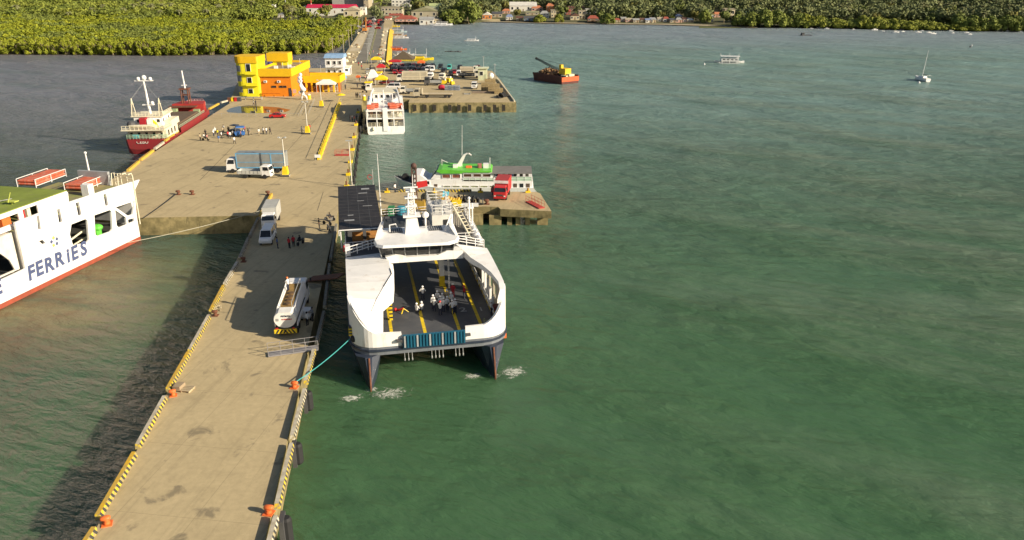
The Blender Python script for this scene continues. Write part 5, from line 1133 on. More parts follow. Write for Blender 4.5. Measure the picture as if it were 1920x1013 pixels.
# lower cabin
prof = [(gx(775), 1.4), (gx(998), 1.4), (gx(998), gz(337)), (gx(930), gz(338)), (gx(818), gz(335)), (gx(800), gz(337)), (gx(787), gz(328)), (gx(776), gz(328))]
b = MB(); n_ = len(prof); b.add([(x, 0, z) for x, z in prof] + [(x, GW, z) for x, z in prof], [tuple(range(n_)), tuple(range(n_, 2 * n_))[::-1]] + [(i, (i + 1) % n_, (i + 1) % n_ + n_, i + n_) for i in range(n_)]); b.build('lower_cabin', white, gb)
for k in range(6): x = gx(829 + k * 17.5); window(gb, x, x + 15 * gk, 0, gz(355.5), gz(346), white, M('curtained_glass', (.34, .36, .20), .25, c2=(.08, .09, .06), scale=1.5))
for x in (786, 796): window(gb, gx(x), gx(x + 9), 0, gz(345), gz(338))
MB().box(gx(813), gx(819), -.05, 0, gz(356), gz(344)).build('doorway', M('dark_brown_panel', (.1, .07, .05)), gb)
for x in (962, 974, 986): MB().box(gx(x), gx(x + 7), -.05, 0, gz(355), gz(343)).build('doorway', MATS['dark_brown_panel'] if x != 974 else glass, gb)
# upper cabin
prof = [(gx(807), gz(335)), (gx(928), gz(337)), (gx(921), gz(323)), (gx(826), gz(323)), (gx(818), gz(323))]
b = MB(); n_ = len(prof); b.add([(x, .1, z) for x, z in prof] + [(x, GW - .1, z) for x, z in prof], [tuple(range(n_)), tuple(range(n_, 2 * n_))[::-1]] + [(i, (i + 1) % n_, (i + 1) % n_ + n_, i + n_) for i in range(n_)]); b.build('upper_cabin', white, gb)
for k in range(2): x = gx(828 + k * 19); window(gb, x, x + 16 * gk, .1, gz(334), gz(326.5), white, M('red_curtained_glass', (.30, .10, .06), .25, c2=(.07, .05, .04), scale=1.5))
for k in range(3): x = gx(868 + k * 18); window(gb, x, x + 16 * gk, .1, gz(332), gz(325.5), white, M('warm_glass', (.09, .045, .03), .15))
b = MB(); b.box(gx(868), gx(925), 0, .1, gz(339), gz(334)); b.build('side_balcony', M('pale_green_panel', (.42, .58, .45)), gb)
rail([(gx(868), -.05, gz(339)), (gx(925), -.05, gz(339))], .6, 2, .03, 1.2, parent=gb)
b = MB(); b.add([(gx(807.5), .3, gz(334)), (gx(818.5), .3, gz(320)), (gx(818.5), GW - .3, gz(320)), (gx(807.5), GW - .3, gz(334)), (gx(806.5), .3, gz(334)), (gx(817.5), .3, gz(320)), (gx(817.5), GW - .3, gz(320)), (gx(806.5), GW - .3, gz(334))], [(0, 1, 2, 3), (7, 6, 5, 4), (0, 4, 5, 1), (3, 2, 6, 7), (1, 5, 6, 2)]); b.build('windscreen', M('slate_glass', (.10, .12, .14), .1), gb)
prof = [(gx(826), gz(325)), (gx(865), gz(325)), (gx(868), gz(323.2)), (gx(922), gz(323.2)), (gx(920), gz(320.6)), (gx(866), gz(320)), (gx(828), gz(318)), (gx(821), gz(318.8)), (gx(818), gz(321))]
b = MB(); n_ = len(prof); b.add([(x, -.25, z) for x, z in prof] + [(x, GW + .1, z) for x, z in prof], [tuple(range(n_)), tuple(range(n_, 2 * n_))[::-1]] + [(i, (i + 1) % n_, (i + 1) % n_ + n_, i + n_) for i in range(n_)]); b.build('cabin_roof', green, gb)
b = MB(); b.loft([[(gx(852), 3, gz(320.5)), (gx(862), 3, gz(320.5)), (gx(862), 3.5, gz(320.5)), (gx(852), 3.5, gz(320.5))], [(gx(867), 3, gz(299)), (gx(872), 3, gz(299)), (gx(872), 3.4, gz(299)), (gx(867), 3.4, gz(299))], [(gx(874), 3, gz(296)), (gx(878), 3, gz(296)), (gx(878), 3.4, gz(296)), (gx(874), 3.4, gz(296))], [(gx(881), 3, gz(300)), (gx(883), 3, gz(300)), (gx(883), 3.4, gz(300)), (gx(881), 3.4, gz(300))]]); b.build('radar_arch', white, gb)
MB().tube([(gx(864), 3.2, gz(320.5)), (gx(866), 3.2, gz(248))], .06, 5, .025).build('whip_antenna', white, gb)
b = MB(); b.tube([(gx(826), 3.2, gz(318)), (gx(826), 3.2, gz(308))], .04, 5); b.tube([(gx(825), 3.2, gz(308)), (gx(837), 3.2, gz(313))], .05, 5); b.build('aerial', white, gb)
b = MB(); b.lathe((gx(871), 2.4, gz(320)), [(.2, 0), (.38, .15), (.38, 1.1), (.2, 1.25)], 10, 'x'); b.build('life_raft', orange, gb)
MB().box(gx(894), gx(902), 2, 3, gz(320.5), gz(314)).build('locker', M('red_white_locker', (.5, .18, .15)), gb)
MB().box(gx(905), gx(915), 2, 3, gz(320.5), gz(313)).build('locker', white, gb)
MB().box(gx(848), gx(856), 1.6, 2.6, gz(320.5), gz(314)).build('locker', white, gb)
MB().tube([(gx(918), 1, gz(318)), (gx(918), 1, gz(300))], .06, 5).build('flag_pole', white, gb)
MB().box(gx(921), gx(997), -.3, GW + .2, gz(325.5), gz(324.5)).build('aft_canopy', M('grey_brown_canopy', (.19, .18, .17), .8), gb)
for x in (924, 946, 968, 994):
    for y in (.1, GW - .2): MB().box(gx(x), gx(x) + .12, y, y + .12, gz(338), gz(325)).build('canopy_post', white, gb)
b = MB(); b.box(gx(945), gx(996), -.02, .04, gz(338), gz(331)); b.build('side_panel', M('pale_green_panel', (.42, .58, .45)), gb)
rail([(gx(928), -.08, gz(338)), (gx(998), -.08, gz(338))], .8, 2, .03, 1.5, parent=gb)
for i in range(6): MB().box(gx(930 + i * 11), gx(936 + i * 11), 1.5, 2.5, gz(338), gz(330)).build('seat_row', M('dark_seat', (.06, .06, .05)), gb)

# ---- barge with crane
B0, B1 = at(999, 150, 0), at(1053, 159, 0); bd = (B1 - B0).normalized(); BA = math.atan2(bd.y, bd.x); BL = (B1 - B0).length
bg_ = thing('barge', 'rusty brown barge with a bright orange end moored out on the water', 'barge', B0, BA); bw = 8.5
b = MB(); b.loft([[(0, 0, 2.8), (.6, .2, -.5), (.6, bw - .2, -.5), (0, bw, 2.8)], [(BL, 0, 2.2), (BL, .2, -.5), (BL, bw - .2, -.5), (BL, bw, 2.2)]]); b.build('hull', M('barge_brown', (.115, .04, .032), .8, c2=(.075, .03, .026), scale=.5), bg_)
b = MB(); b.box(BL - .02, BL + .15, 0, bw, .9, 2.6); b.box(BL - 7, BL, bw - .1, bw + .1, 1.8, 2.6); b.build('end_plate', M('bright_orange_plate', (.62, .10, .03), .6, stain=(1, .55, (.3, .07, .03), .6)), bg_)
for y in (0, bw): b = MB(); b.box(0, BL - .3, y - .08, y + .08, 2.2, 3.0); b.build('coaming', MATS['barge_brown'], bg_)
cr = thing('crawler_crane', 'yellow crane with a black lattice boom standing on the barge', 'crane', B0 + bd * (BL * .74) + Vector((-bd.y, bd.x, 0)) * (bw * .6) + Vector((0, 0, 2.3)), BA + math.pi)
MB().box(-1.5, 1.5, -1.6, 1.6, 0, .8).build('tracks', black, cr); MB().box(-2.2, 1.3, -1.5, 1.5, .8, 3.0).build('house', M('crane_yellow', (.62, .42, .02), .5), cr); MB().box(.3, 1.5, .2, 1.4, 3.0, 4.3).build('cab', MATS['crane_yellow'], cr); MB().box(1.45, 1.55, .35, 1.25, 3.2, 4.1).build('cab_window', glass, cr)
b = MB(); tip = Vector((17.0, 0, 5.2)); base = Vector((1.2, 0, 1.4))
for oy in (-.45, .45):
    for oz in (-.4, .4): b.tube([base + Vector((0, oy, oz)), tip + Vector((0, oy * .5, oz * .5))], .09, 5)
for i in range(14):
    f_ = i / 14; p_ = base.lerp(tip, f_); q_ = base.lerp(tip, f_ + 1 / 14)
    for oy in (-.4, .4): b.tube([p_ + Vector((0, oy, -.35)), q_ + Vector((0, oy, .35))], .05, 4)
b.ball(tip, .55); b.build('lattice_boom', M('boom_black', (.03, .035, .035)), cr)
MB().tube([(-.5, 0, 4.2), tip], .05, 4).build('hoist_cable', black, cr)
b = MB(); rnd = random.Random(3)
for i in range(70):
    x = BL * rnd.uniform(.10, .58); y = bw * rnd.uniform(.12, .85); h = 2.6 + 2.6 * max(0, 1 - abs(x / BL - .3) * 2.6) * max(.2, 1 - abs(y / bw - .5) * 1.4); b.cb((x, y, h * rnd.uniform(.8, 1)), (rnd.uniform(.6, 1.6), rnd.uniform(.3, .9), rnd.uniform(.3, .8)), rnd.uniform(0, 3), rnd.uniform(-.5, .5))
tag(b.build('scrap_heap', M('tan_scrap', (.36, .22, .11), .9, c2=(.16, .09, .05), scale=1.5), loc=B0), 'heap of tan scrap and timber piled on the barge', 'scrap heap', kind='stuff').rotation_euler = (0, 0, BA)
b = MB(); b.box(BL * .80, BL * .97, bw * .3, bw * .42, 2.6, 3.0); b.box(BL * .8, BL * .97, bw * .5, bw * .8, 2.6, 3.4); b.build('deck_hut', M('pale_mint', (.55, .58, .40)), bg_)
b = MB(); b.lathe((2.5, bw * .5, 3.6), [(.4, 0), (1.1, .4), (1.1, 1.4), (.4, 1.8)], 10, 'x'); b.build('cable_drum', dgrey, bg_)

# ---- boats
def boat_hull(b, L_, w_, h, z0=0., fl_=.6):
    secs = []
    for f, k, s in ((0, .08, .35), (.12, .6, .1), (.35, 1, 0), (.7, .95, 0), (1, .5, .12)):
        y = L_ * f - L_ / 2; hw = w_ / 2 * k; secs.append([(-hw, y, z0 + h + s), (-hw * .7, y, z0 + .1), (0, y, z0 - .3), (hw * .7, y, z0 + .1), (hw, y, z0 + h + s)])
    b.loft(secs)
def outrigger(label, px, py, L_, rz, hm, roof=None, masts=0, grp=None, rm=None, wide=None, cabin=True, name='outrigger_boat'):
    t = thing(name, label, 'boat', at(px, py, 0), rz, grp); w_ = L_ * .11; b = MB(); boat_hull(b, L_, w_, L_ * .06); b.build('hull', hm, t)
    W_ = wide or L_ * .26
    for s in (-1, 1):
        b = MB(); b.tube([(s * W_, -L_ * .36, .45), (s * W_, -L_ * .3, .15), (s * W_, L_ * .3, .15), (s * W_, L_ * .36, .4)], L_ * .008 + .05, 6); b.build('outrigger', rm or white, t)
    for y in (-.24, 0, .24): b = MB(); b.tube([(-W_, L_ * y, .2), (0, L_ * y, L_ * .06 + .35), (W_, L_ * y, .2)], .05 + L_ * .003, 5); b.build('cross_spar', rm or white, t)
    if cabin:
        b = MB(); h0 = L_ * .05; b.box(-w_ * .5, w_ * .5, -L_ * .22, L_ * .26, h0, h0 + L_ * .055); b.build('cabin', hm, t)
        b = MB(); b.box(-w_ * .75, w_ * .75, -L_ * .28, L_ * .3, h0 + L_ * .09, h0 + L_ * .097); b.build('awning', roof or white, t)
        for x in (-.6, .6):
            for y in (-.26, 0, .28): MB().tube([(x * w_, L_ * y, h0), (x * w_, L_ * y, h0 + L_ * .09)], .05, 5).build('awning_post', white, t)
    for i in range(masts): MB().tube([(0, L_ * (-.3 + .3 * i), L_ * .06), (0, L_ * (-.3 + .3 * i), L_ * .32)], .08, 5, .05).build('mast', white, t)
    return t
t = outrigger('white three masted outrigger boat alone in open water', 1367, 118, 13.5, rad(78), white, white, 3)
b = MB(); b.box(-1.5, 1.5, -4.2, 3.6, .7, 2.3); b.build('deckhouse', white, t); MB().box(-1.9, 1.9, -4.6, 4.0, 2.9, 3.05).build('upper_roof', white, t)
for i in range(4): window(t, -3.6 + i * 1.8, -2.4 + i * 1.8, -1.5, 1.3, 1.9, axis='x', d=.08)
outrigger('small white outrigger boat crossing the bay off the causeway', 884, 77, 9, rad(82), white, white, 1)
outrigger('white outrigger boat with a tall frame moored by the yellow wall', 757, 104, 11, rad(80), white, white, 2, 'outrigger boats beside the yellow wall')
outrigger('long yellow outrigger boat behind the dark pavilion', 780, 113, 17, rad(88), yellow, cream, 2, 'outrigger boats beside the yellow wall', yellow)
outrigger('orange red outrigger boat nosing out from the yellow wall', 744, 94, 11, rad(84), orange, red, 0, 'outrigger boats beside the yellow wall', orange)
outrigger('white outrigger boat lowest of the cluster near the wall end', 750, 72, 11, rad(82), white, white, 0, 'outrigger boats beside the yellow wall')
outrigger('tan hulled outrigger boat in the middle of the wall end cluster', 746, 68, 12, rad(82), M('varnished_hull', (.4, .25, .12)), cream, 1, 'outrigger boats beside the yellow wall')
outrigger('white outrigger boat with a pale blue deck topmost at the wall end', 746, 61, 13, rad(80), M('pale_blue_hull', (.45, .58, .62)), white, 2, 'outrigger boats beside the yellow wall')
outrigger('small yellow boat beside the stilt restaurant', 739, 50.5, 9, rad(85), yellow, yellow, 0, 'outrigger boats beside the yellow wall', yellow)
outrigger('long white boat lying in front of the tan waterfront house', 828, 47.5, 17, rad(86), white, white, 0, None)
t = thing('bamboo_raft', 'low dark floating line of drums on the open bay', 'raft', at(850, 97.5, 0), rad(-8))
for i in range(7): MB().box(-4.5 + i * 1.3, -3.5 + i * 1.3, -.5, .5, -.1, .25 + .15 * (i % 3)).build('float', dgrey, t)
MB().box(-4.6, 4.6, -.15, .15, .2, .3).build('beam', wood, t)
t = thing('fish_cage', 'small dark floating fish cage with a thin frame far out', 'raft', at(1511, 67, 0), rad(4))
b = MB()
for s in (-1, 1): b.tube([(-3.2, s * 1.5, .3), (3.2, s * 1.5, .3)], .18, 5); b.tube([(s * 3.2, -1.5, .3), (s * 3.2, 1.5, .3)], .18, 5)
for x in (-3.2, 0, 3.2): b.tube([(x, -1.5, .3), (x, -1.5, 1.9)], .08, 5)
b.tube([(-3.2, -1.5, 1.9), (3.2, -1.5, 1.9)], .1, 5); b.build('frame', dgrey, t); MB().box(-3, -1.4, -1.2, 1.2, .3, 1.8).build('hut', dgrey, t)
# sailing yacht
t = thing('sailing_yacht', 'white sailing yacht with one bare leaning mast', 'yacht', at(1740, 154, 0), rad(8)); t.rotation_euler = (0, rad(4), rad(8))
b = MB(); secs = []
for f, k, s in ((0, .72, .0), (.3, 1, 0), (.6, .85, .1), (.85, .4, .25), (1, .03, .4)):
    y = 8.5 * f; hw = 1.4 * k; secs.append([(-hw, y, 1.15 + s), (-hw * .85, y, .2), (0, y, -.4), (hw * .85, y, .2), (hw, y, 1.15 + s)])
b.loft(secs); b.build('hull', white, t); b = MB(); b.loft([[(-.9, 2.2, 1.2), (.9, 2.2, 1.2), (.7, 2.4, 1.9), (-.7, 2.4, 1.9)], [(-.6, 6, 1.3), (.6, 6, 1.3), (.4, 5.6, 1.7), (-.4, 5.6, 1.7)]]); b.build('cabin', white, t)
MB().tube([(0, 4.2, 1.2), (0, 4.2, 11.4)], .11, 6, .07).build('mast', white, t); MB().tube([(0, 4.1, 2.4), (0, .6, 2.5)], .12, 6).build('boom', navy, t)
b = MB(); b.box(-.9, .9, .4, 1.6, 1.2, 1.3); b.tube([(-.9, .3, 1.2), (-.9, .3, 2.4), (.9, .3, 2.4), (.9, .3, 1.2)], .05, 5); b.build('stern_rail', white, t)
def buoy(px, py, r, mat, label): 
    b = MB(); b.lathe((0, 0, 0), [(.05, -.4), (r, -.1), (r, .25), (r * .4, .6), (.05, .75)], 10); tag(b.build('buoy', mat, loc=at(px, py, 0)), label, 'buoy')
buoy(1723, 156, .5, white, 'tiny white mooring buoy next to the sailing yacht'); buoy(1320.5, 121.5, .45, white, 'tiny white buoy left of the three masted boat')
buoy(1021, 152, .6, white, 'white mooring buoy beside the rusty barge'); buoy(1819, 89, .6, dgrey, 'dark far off channel buoy'); buoy(1822, 86, .4, white, 'pale tiny buoy just beyond the dark channel buoy')
# small boats moored off the far shore
sbp = None
for i, (px, py, wpx) in enumerate(((1411, 50.5, 8), (1421, 50.6, 5), (1521, 54.3, 7), (1538, 53, 11), (1550, 54.4, 9), (1638, 54, 8), (1640, 56.8, 12), (1655, 59, 7), (1679, 61.2, 13), (1690, 56, 9), (1693, 59.8, 7), (1722, 61.3, 11), (1729, 58, 6), (1742, 62, 10), (1750, 64, 11), (1782, 59, 10), (1787, 62.5, 6), (1812, 62, 9), (1819, 65, 8), (1872, 59, 12), (1889, 59.5, 9), (1914, 60.5, 9), (1600, 55.4, 5))):
    p = at(px, py, 0); s = wpx * mpp(p) / 8
    if sbp is None:
        sbp = thing('small_boat', '', 'boat', p); b = MB(); boat_hull(b, 8, 1.7, .9); b.build('hull', white, sbp); b = MB(); b.box(-.6, .6, -1.4, 1.6, .9, 1.7); b.build('cabin', white, sbp); q = sbp
        MB().box(-.8, .8, -2, 2, 2.0, 2.1).build('awning', cream, sbp)
    q = sbp if i == 0 else dup(sbp, p); q.location = p; q.scale = (s, s, s); q.rotation_euler = (0, 0, rad(90 + R.uniform(-14, 14))); tag(q, 'small white boat moored off the mangrove shore', 'boat', 'small boats moored off the far shore')
# ---------------------------------------------------------------- vehicles (front towards +y)
chrome = M('chrome', (.6, .6, .6), .2, .8); lampw = M('headlamp_glass', (.7, .7, .65), .1); lampr = M('tail_lamp', (.4, .02, .02), .2)
def wheels(t, ys, half, r=.42, wd=.26, rimm=None):
    for y in ys:
        for s in (-1, 1):
            b = MB(); b.lathe((s * half, y, r), [(r * .55, -wd / 2), (r * .93, -wd / 2), (r, -wd * .3), (r, wd * .3), (r * .93, wd / 2), (r * .55, wd / 2)], 14, 'x'); o = b.build('wheel', tyre, t)
            b = MB(); b.lathe((s * half, y, r), [(r * .1, -wd * .3), (r * .56, -wd * .36), (r * .56, wd * .36), (r * .1, wd * .3)], 10, 'x'); b.build('rim', rimm or silver, o)
def lamps(t, y, xs, z, h=.16, w_=.3, back=False):
    for x in xs: MB().box(x - w_ / 2, x + w_ / 2, y - .05, y + .05, z, z + h).build('tail_light' if back else 'headlight', lampr if back else lampw, t)
def cab(t, y0, y1, w_, z0, z1, mat, slope=.25):
    """flat nosed cab with its windscreen, side windows, bumper and lights; front face at y1"""
    h = z1 - z0; b = MB(); x = w_ / 2; zm = z0 + h * .5
    b.loft([[(-x, y0, z0), (x, y0, z0), (x, y1, z0), (-x, y1, z0)], [(-x, y0, zm), (x, y0, zm), (x, y1 - .02, zm), (-x, y1 - .02, zm)], [(-x * .92, y0 + .05, z1 - .12), (x * .92, y0 + .05, z1 - .12), (x * .92, y1 - slope, z1 - .12), (-x * .92, y1 - slope, z1 - .12)], [(-x * .84, y0 + .15, z1), (x * .84, y0 + .15, z1), (x * .84, y1 - slope - .2, z1), (-x * .84, y1 - slope - .2, z1)]]); c = b.build('cab', mat, t)
    f = lambda z: (z - zm) / (z1 - .12 - zm); e = .025
    za, zb = zm + h * .04, z1 - .22
    b = MB(); b.quad((-x * (.94 - .08 * f(za)), y1 - .02 - slope * f(za) + e, za), (x * (.94 - .08 * f(za)), y1 - .02 - slope * f(za) + e, za), (x * (.92 - .08 * f(zb)), y1 - .02 - slope * f(zb) + e, zb), (-x * (.92 - .08 * f(zb)), y1 - .02 - slope * f(zb) + e, zb)); b.build('windscreen', glass, t)
    for s in (-1, 1):
        b = MB(); q = [(y0 + .3, za), (y1 - .18 - slope * f(za), za), (y1 - .25 - slope * f(zb), zb), (y0 + .3, zb)]
        pts = [(s * (x * (1 - .08 * f(z)) + e), y, z) for y, z in q]; b.add(pts, [(0, 1, 2, 3) if s > 0 else (3, 2, 1, 0)]); b.build('side_window', glass, t)
        b = MB(); b.tube([(s * x, y1 - .25, zb), (s * (x + .22), y1 - .05, zb)], .025, 4); b.cb((s * (x + .24), y1 - .02, zb - .18), (.18, .06, .38)); b.build('mirror', black, t)
    MB().box(-x, x, y1 - .02, y1 + .08, z0 - .12, z0 + .14).build('bumper', mat, t); MB().box(-x * .5, x * .5, y1, y1 + .03, z0 + .35, z0 + .6).build('grille', dgrey, t)
    lamps(t, y1 + .01, (-x * .78, x * .78), z0 + .22, .2, .3)
def truck(name, label, px, py, rz, L_, w_, h, cabm, kind, bodym=None, trim=None, cl=1.9, clear=1.0, axles=None, cat='truck', grp=None, p=None, cabh=2.7):
    t = thing(name, label, cat, p or at(px, py), rz, grp); y1 = L_ / 2; y0 = -L_ / 2; yc = y1 - cl
    cab(t, yc, y1, w_ * .94, .62, .62 + cabh - .45, cabm); MB().box(-.45, .45, y0 + .2, yc + .3, .55, .8).build('chassis', dgrey, t)
    wheels(t, axles or (y1 - 1.1, y0 + 1.6), w_ / 2 - .16, .45)
    x = w_ / 2; yb = yc - .15
    if kind == 'box':
        MB().box(-x, x, y0, yb, clear, h).build('cargo_box', bodym, t)
        b = MB()
        for z in (clear, h - .22, clear + (h - clear) * .38): 
            for s in (-1, 1): b.box(s * x - .03, s * x + .03, y0 - .02, yb + .02, z, z + (.22 if z != clear + (h - clear) * .38 else .1))
        for yy in (y0, yb - .2, y0 + (yb - y0) * .27):
            for s in (-1, 1): b.box(s * x - .035, s * x + .035, yy, yy + .2, clear + .22, h - .22)
        b.build('box_frame', trim or bodym, t); MB().box(-x + .05, x - .05, y0 - .05, y0 - .01, clear + .1, h - .1).build('rear_door', bodym, t)
    elif kind == 'drop':
        MB().box(-x, x, y0, yb, clear - .12, clear).build('load_bed', bodym, t)
        for n_, bx in (('side_gate', (-x, -x + .06, y0, yb)), ('side_gate', (x - .06, x, y0, yb)), ('tail_gate', (-x + .06, x - .06, y0, y0 + .06)), ('headboard', (-x, x, yb, yb + .06))): MB().box(*bx, clear, clear + (.55 if n_ != 'headboard' else 1.5)).build(n_, bodym, t)
        for i in range(6):
            yy = y0 + (yb - y0) * (i + .3) / 6
            for s in (-1, 1): MB().box(s * x - .03, s * x + .03, yy, yy + .08, clear, clear + .55).build('gate_stake', grey, t)
    elif kind == 'canvas':
        b = MB(); b.loft([[(-x, y_, clear), (x, y_, clear), (x, y_, h - .5), (x * .8, y_, h), (-x * .8, y_, h), (-x, y_, h - .5)] for y_ in (y0, yb)]); b.build('canvas_hood', bodym, t); MB().box(-x, x, y0, yb, clear - .15, clear - .005).build('load_bed', dgrey, t)
    lamps(t, y0 - .02, (-x * .8, x * .8), .75, .16, .3, True)
    return t
offw = M('off_white_truck', (.66, .63, .55), .45, stain=(1.5, .6, (.4, .33, .22), .5)); beige = M('beige_truck', (.45, .40, .30), .5, stain=(1.5, .58, (.25, .2, .13), .6))
truck('box_truck', 'long silver box truck with pale blue framing parked on the wharf', 0, 0, rad(91), 11.6, 2.5, 4.0, white, 'box', M('dusty_silver_panel', (.30, .31, .30), .45, .2), ltblue, axles=(4.6, -3.2, -4.2), p=at(484, 322))
truck('dropside_truck', 'small white dropside truck parked in front of the silver box truck', 0, 0, rad(-96), 6.6, 2.0, 2.2, white, 'drop', M('bed_grey_white', (.5, .5, .47)), cl=1.7, clear=.95, cabh=2.35, p=at(480, 333))
truck('canvas_truck', 'white cabbed truck with a grey hooded box behind the white van', 0, 0, rad(188), 7.0, 2.1, 3.1, white, 'box', M('pale_grey_box', (.42, .42, .40), .6), None, cl=1.8, cabh=2.3, p=at(510, 420))
truck('container_truck', 'white cabbed truck with a long tan grey container parked on the far quay', 0, 0, rad(92), 10.8, 2.5, 3.8, offw, 'box', M('tan_grey_box', (.42, .38, .29), .55), cream, axles=(4.2, -3, -4.1), p=at(773, 154))
truck('box_truck', 'small dark cabbed truck parked among the yellow machinery', 0, 0, rad(95), 6, 2.2, 2.8, dgrey, 'drop', grey, p=at(812, 160))
truck('supply_truck', 'red box truck standing on the jetty beside the green passenger boat', 0, 0, rad(172), 6.2, 2.3, 3.3, red, 'box', M('faded_red_box', (.42, .05, .045), .5), red, cl=1.7, cabh=2.4, p=at(942, 369))
t = bpy.data.objects['supply_truck']
lettering('Coca', .8, white, t, (0, 3.02 - 1.55, 3.0), (rad(90), 0, rad(180)), .02, .2) if False else None
b = MB(); b.box(-1.25, 1.25, 1.3, 1.35, 2.75, 3.25); b.build('header_board', white, t)
b = MB(); b.box(1.15, 1.9, -1.6, .8, .95, 1.25); b.box(1.8, 1.95, -1.6, .8, .95, 1.7); b.build('dropped_side_flap', M('bright_red_flap', (.62, .05, .05)), t)
# flatbed lorry on the quay
t = thing('flatbed_lorry', 'long empty beige flatbed lorry parked near the quay edge', 'truck', at(812, 183), rad(91))
cab(t, 4.0, 6.0, 2.4, .65, 2.9, beige); MB().box(-1.2, 1.2, -6.2, 3.2, 1.1, 1.3).build('flat_bed', M('dusty_bed', (.50, .42, .29), .8), t); MB().box(-1.2, 1.2, 3.2, 3.35, 1.1, 2.9).build('headboard', beige, t)
MB().box(-.45, .45, -6, 4.4, .6, 1.1).build('chassis', dgrey, t); wheels(t, (4.9, 1.9, -3.9, -5.1), 1.05, .5, rimm=M('dusty_rim', (.35, .3, .22)))
cars = {}
def car_proto(kind):
    t = thing(kind, '', 'car'); W_ = .86
    if kind == 'sedan': low = [(-2.2, .32), (2.15, .32), (2.25, .6), (2.1, .8), (1.0, .92), (-1.7, .98), (-2.2, .92)]; gh = [(-1.6, .95), (1.0, .92), (.35, 1.40), (-.95, 1.42)]; ax = (1.35, -1.35)
    elif kind == 'suv': low = [(-2.2, .42), (2.2, .42), (2.3, .8), (2.15, 1.02), (1.1, 1.1), (-2.2, 1.1)]; gh = [(-2.15, 1.1), (1.1, 1.1), (.55, 1.72), (-2.0, 1.74)]; ax = (1.4, -1.4)
    elif kind == 'van': low = [(-2.5, .42), (2.35, .42), (2.45, .75), (2.25, 1.05), (1.75, 1.15), (-2.5, 1.15)]; gh = [(-2.48, 1.15), (1.75, 1.15), (1.05, 1.95), (-2.35, 1.98)]; ax = (1.55, -1.6)
    else: low = [(-2.5, .5), (2.3, .5), (2.4, .85), (2.2, 1.05), (1.2, 1.12), (-2.5, 1.12)]; gh = [(-.9, 1.12), (1.2, 1.12), (.6, 1.75), (-.75, 1.76)]; ax = (1.5, -1.5)
    b = MB(); n = len(low); secs = []
    for x, k in ((-W_, .03), (-W_ + .06, 0), (W_ - .06, 0), (W_, .03)): secs.append([(x, y * (1 - k), z - (k * 1.2 if z > .5 else 0)) for y, z in low])
    b.loft(secs); b.build('body', white, t)
    b = MB(); s_ = .13; b.loft([[(-W_ + .04, y, z) if z < 1.2 else (-W_ + s_ + .04, y, z) for y, z in gh], [(W_ - .04, y, z) if z < 1.2 else (W_ - s_ - .04, y, z) for y, z in gh]]); b.build('window', glass, t)
    (yb, zb), (yf, zf) = gh[3], gh[2]; b = MB(); b.loft([[(-W_ + .15, yb - .1, zb - .02), (W_ - .15, yb - .1, zb - .02), (W_ - .15, yf + .08, zf - .02), (-W_ + .15, yf + .08, zf - .02)], [(-W_ + .25, yb + .1, zb + .06), (W_ - .25, yb + .1, zb + .06), (W_ - .25, yf - .15, zf + .06), (-W_ + .25, yf - .15, zf + .06)]]); b.build('roof', white, t)
    for s in (-1, 1):
        b = MB(); (ya, za), (yc, zc) = gh[1], gh[2]; b.tube([(s * (W_ - .05), ya, za), (s * (W_ - .17), yc, zc)], .05, 5); (ya, za), (yc, zc) = gh[0], gh[3]; b.tube([(s * (W_ - .05), ya, za), (s * (W_ - .17), yc, zc)], .07, 5)
        ym = (gh[2][0] + gh[3][0]) / 2; b.tube([(s * (W_ - .02), ym, gh[0][1]), (s * (W_ - .16), ym, gh[3][1])], .05, 5); b.build('pillar', white, t)
    if kind == 'pickup': MB().box(-.72, .72, -2.4, -1.0, 1.02, 1.13).build('load_bed', dgrey, t)
    wheels(t, ax, W_ - .1, .34 if kind == 'sedan' else .38, .22); lamps(t, low[2][0] - .08, (-.62, .62), low[2][1] - .02, .14, .3); lamps(t, low[0][0] + .02, (-.66, .66), low[-1][1] - .3, .18, .22, True)
    return t
pc = {}
def car(kind, label, px, py, rz, colour, grp=None, cat='car', s=1.0):
    if kind not in cars: cars[kind] = t = car_proto(kind); t.location = at(px, py); t.rotation_euler = (0, 0, rz); tag(t, label, cat, grp); t.scale = (s, s, s)
    else: t = dup(cars[kind], at(px, py), rz, label, grp, s, cat); t['group'] = grp or ''
    if not grp and 'group' in t: del t['group']
    if colour != white or kind in pc: recolour(t, pc.get(kind, white), colour)
    if kind not in pc: pc[kind] = white
    return t
carred = M('car_red', (.40, .015, .02), .25); maroon = M('car_maroon', (.16, .02, .03), .3); carblack = M('car_black', (.025, .025, .03), .25); carsil = M('car_silver', (.42, .43, .44), .3, .3); teal = M('car_teal', (.08, .42, .38), .35); carblue = M('car_blue', (.03, .08, .25), .3)
car('van', 'white passenger van facing down the pier ahead of the hooded truck', 503, 452, rad(187), white, None, 'van', 1.03)
car('van', 'white van parked sideways behind the moored white ferry', 737, 167, rad(88), white, None, 'van')
car('sedan', 'red saloon car alone on the wharf beside the puddle', 521, 221, rad(-82), carred)
car('pickup', 'maroon pickup behind the sideways white van', 724, 159, rad(86), maroon, None, 'pickup')
G = 'vehicles parked at the back of the quay'
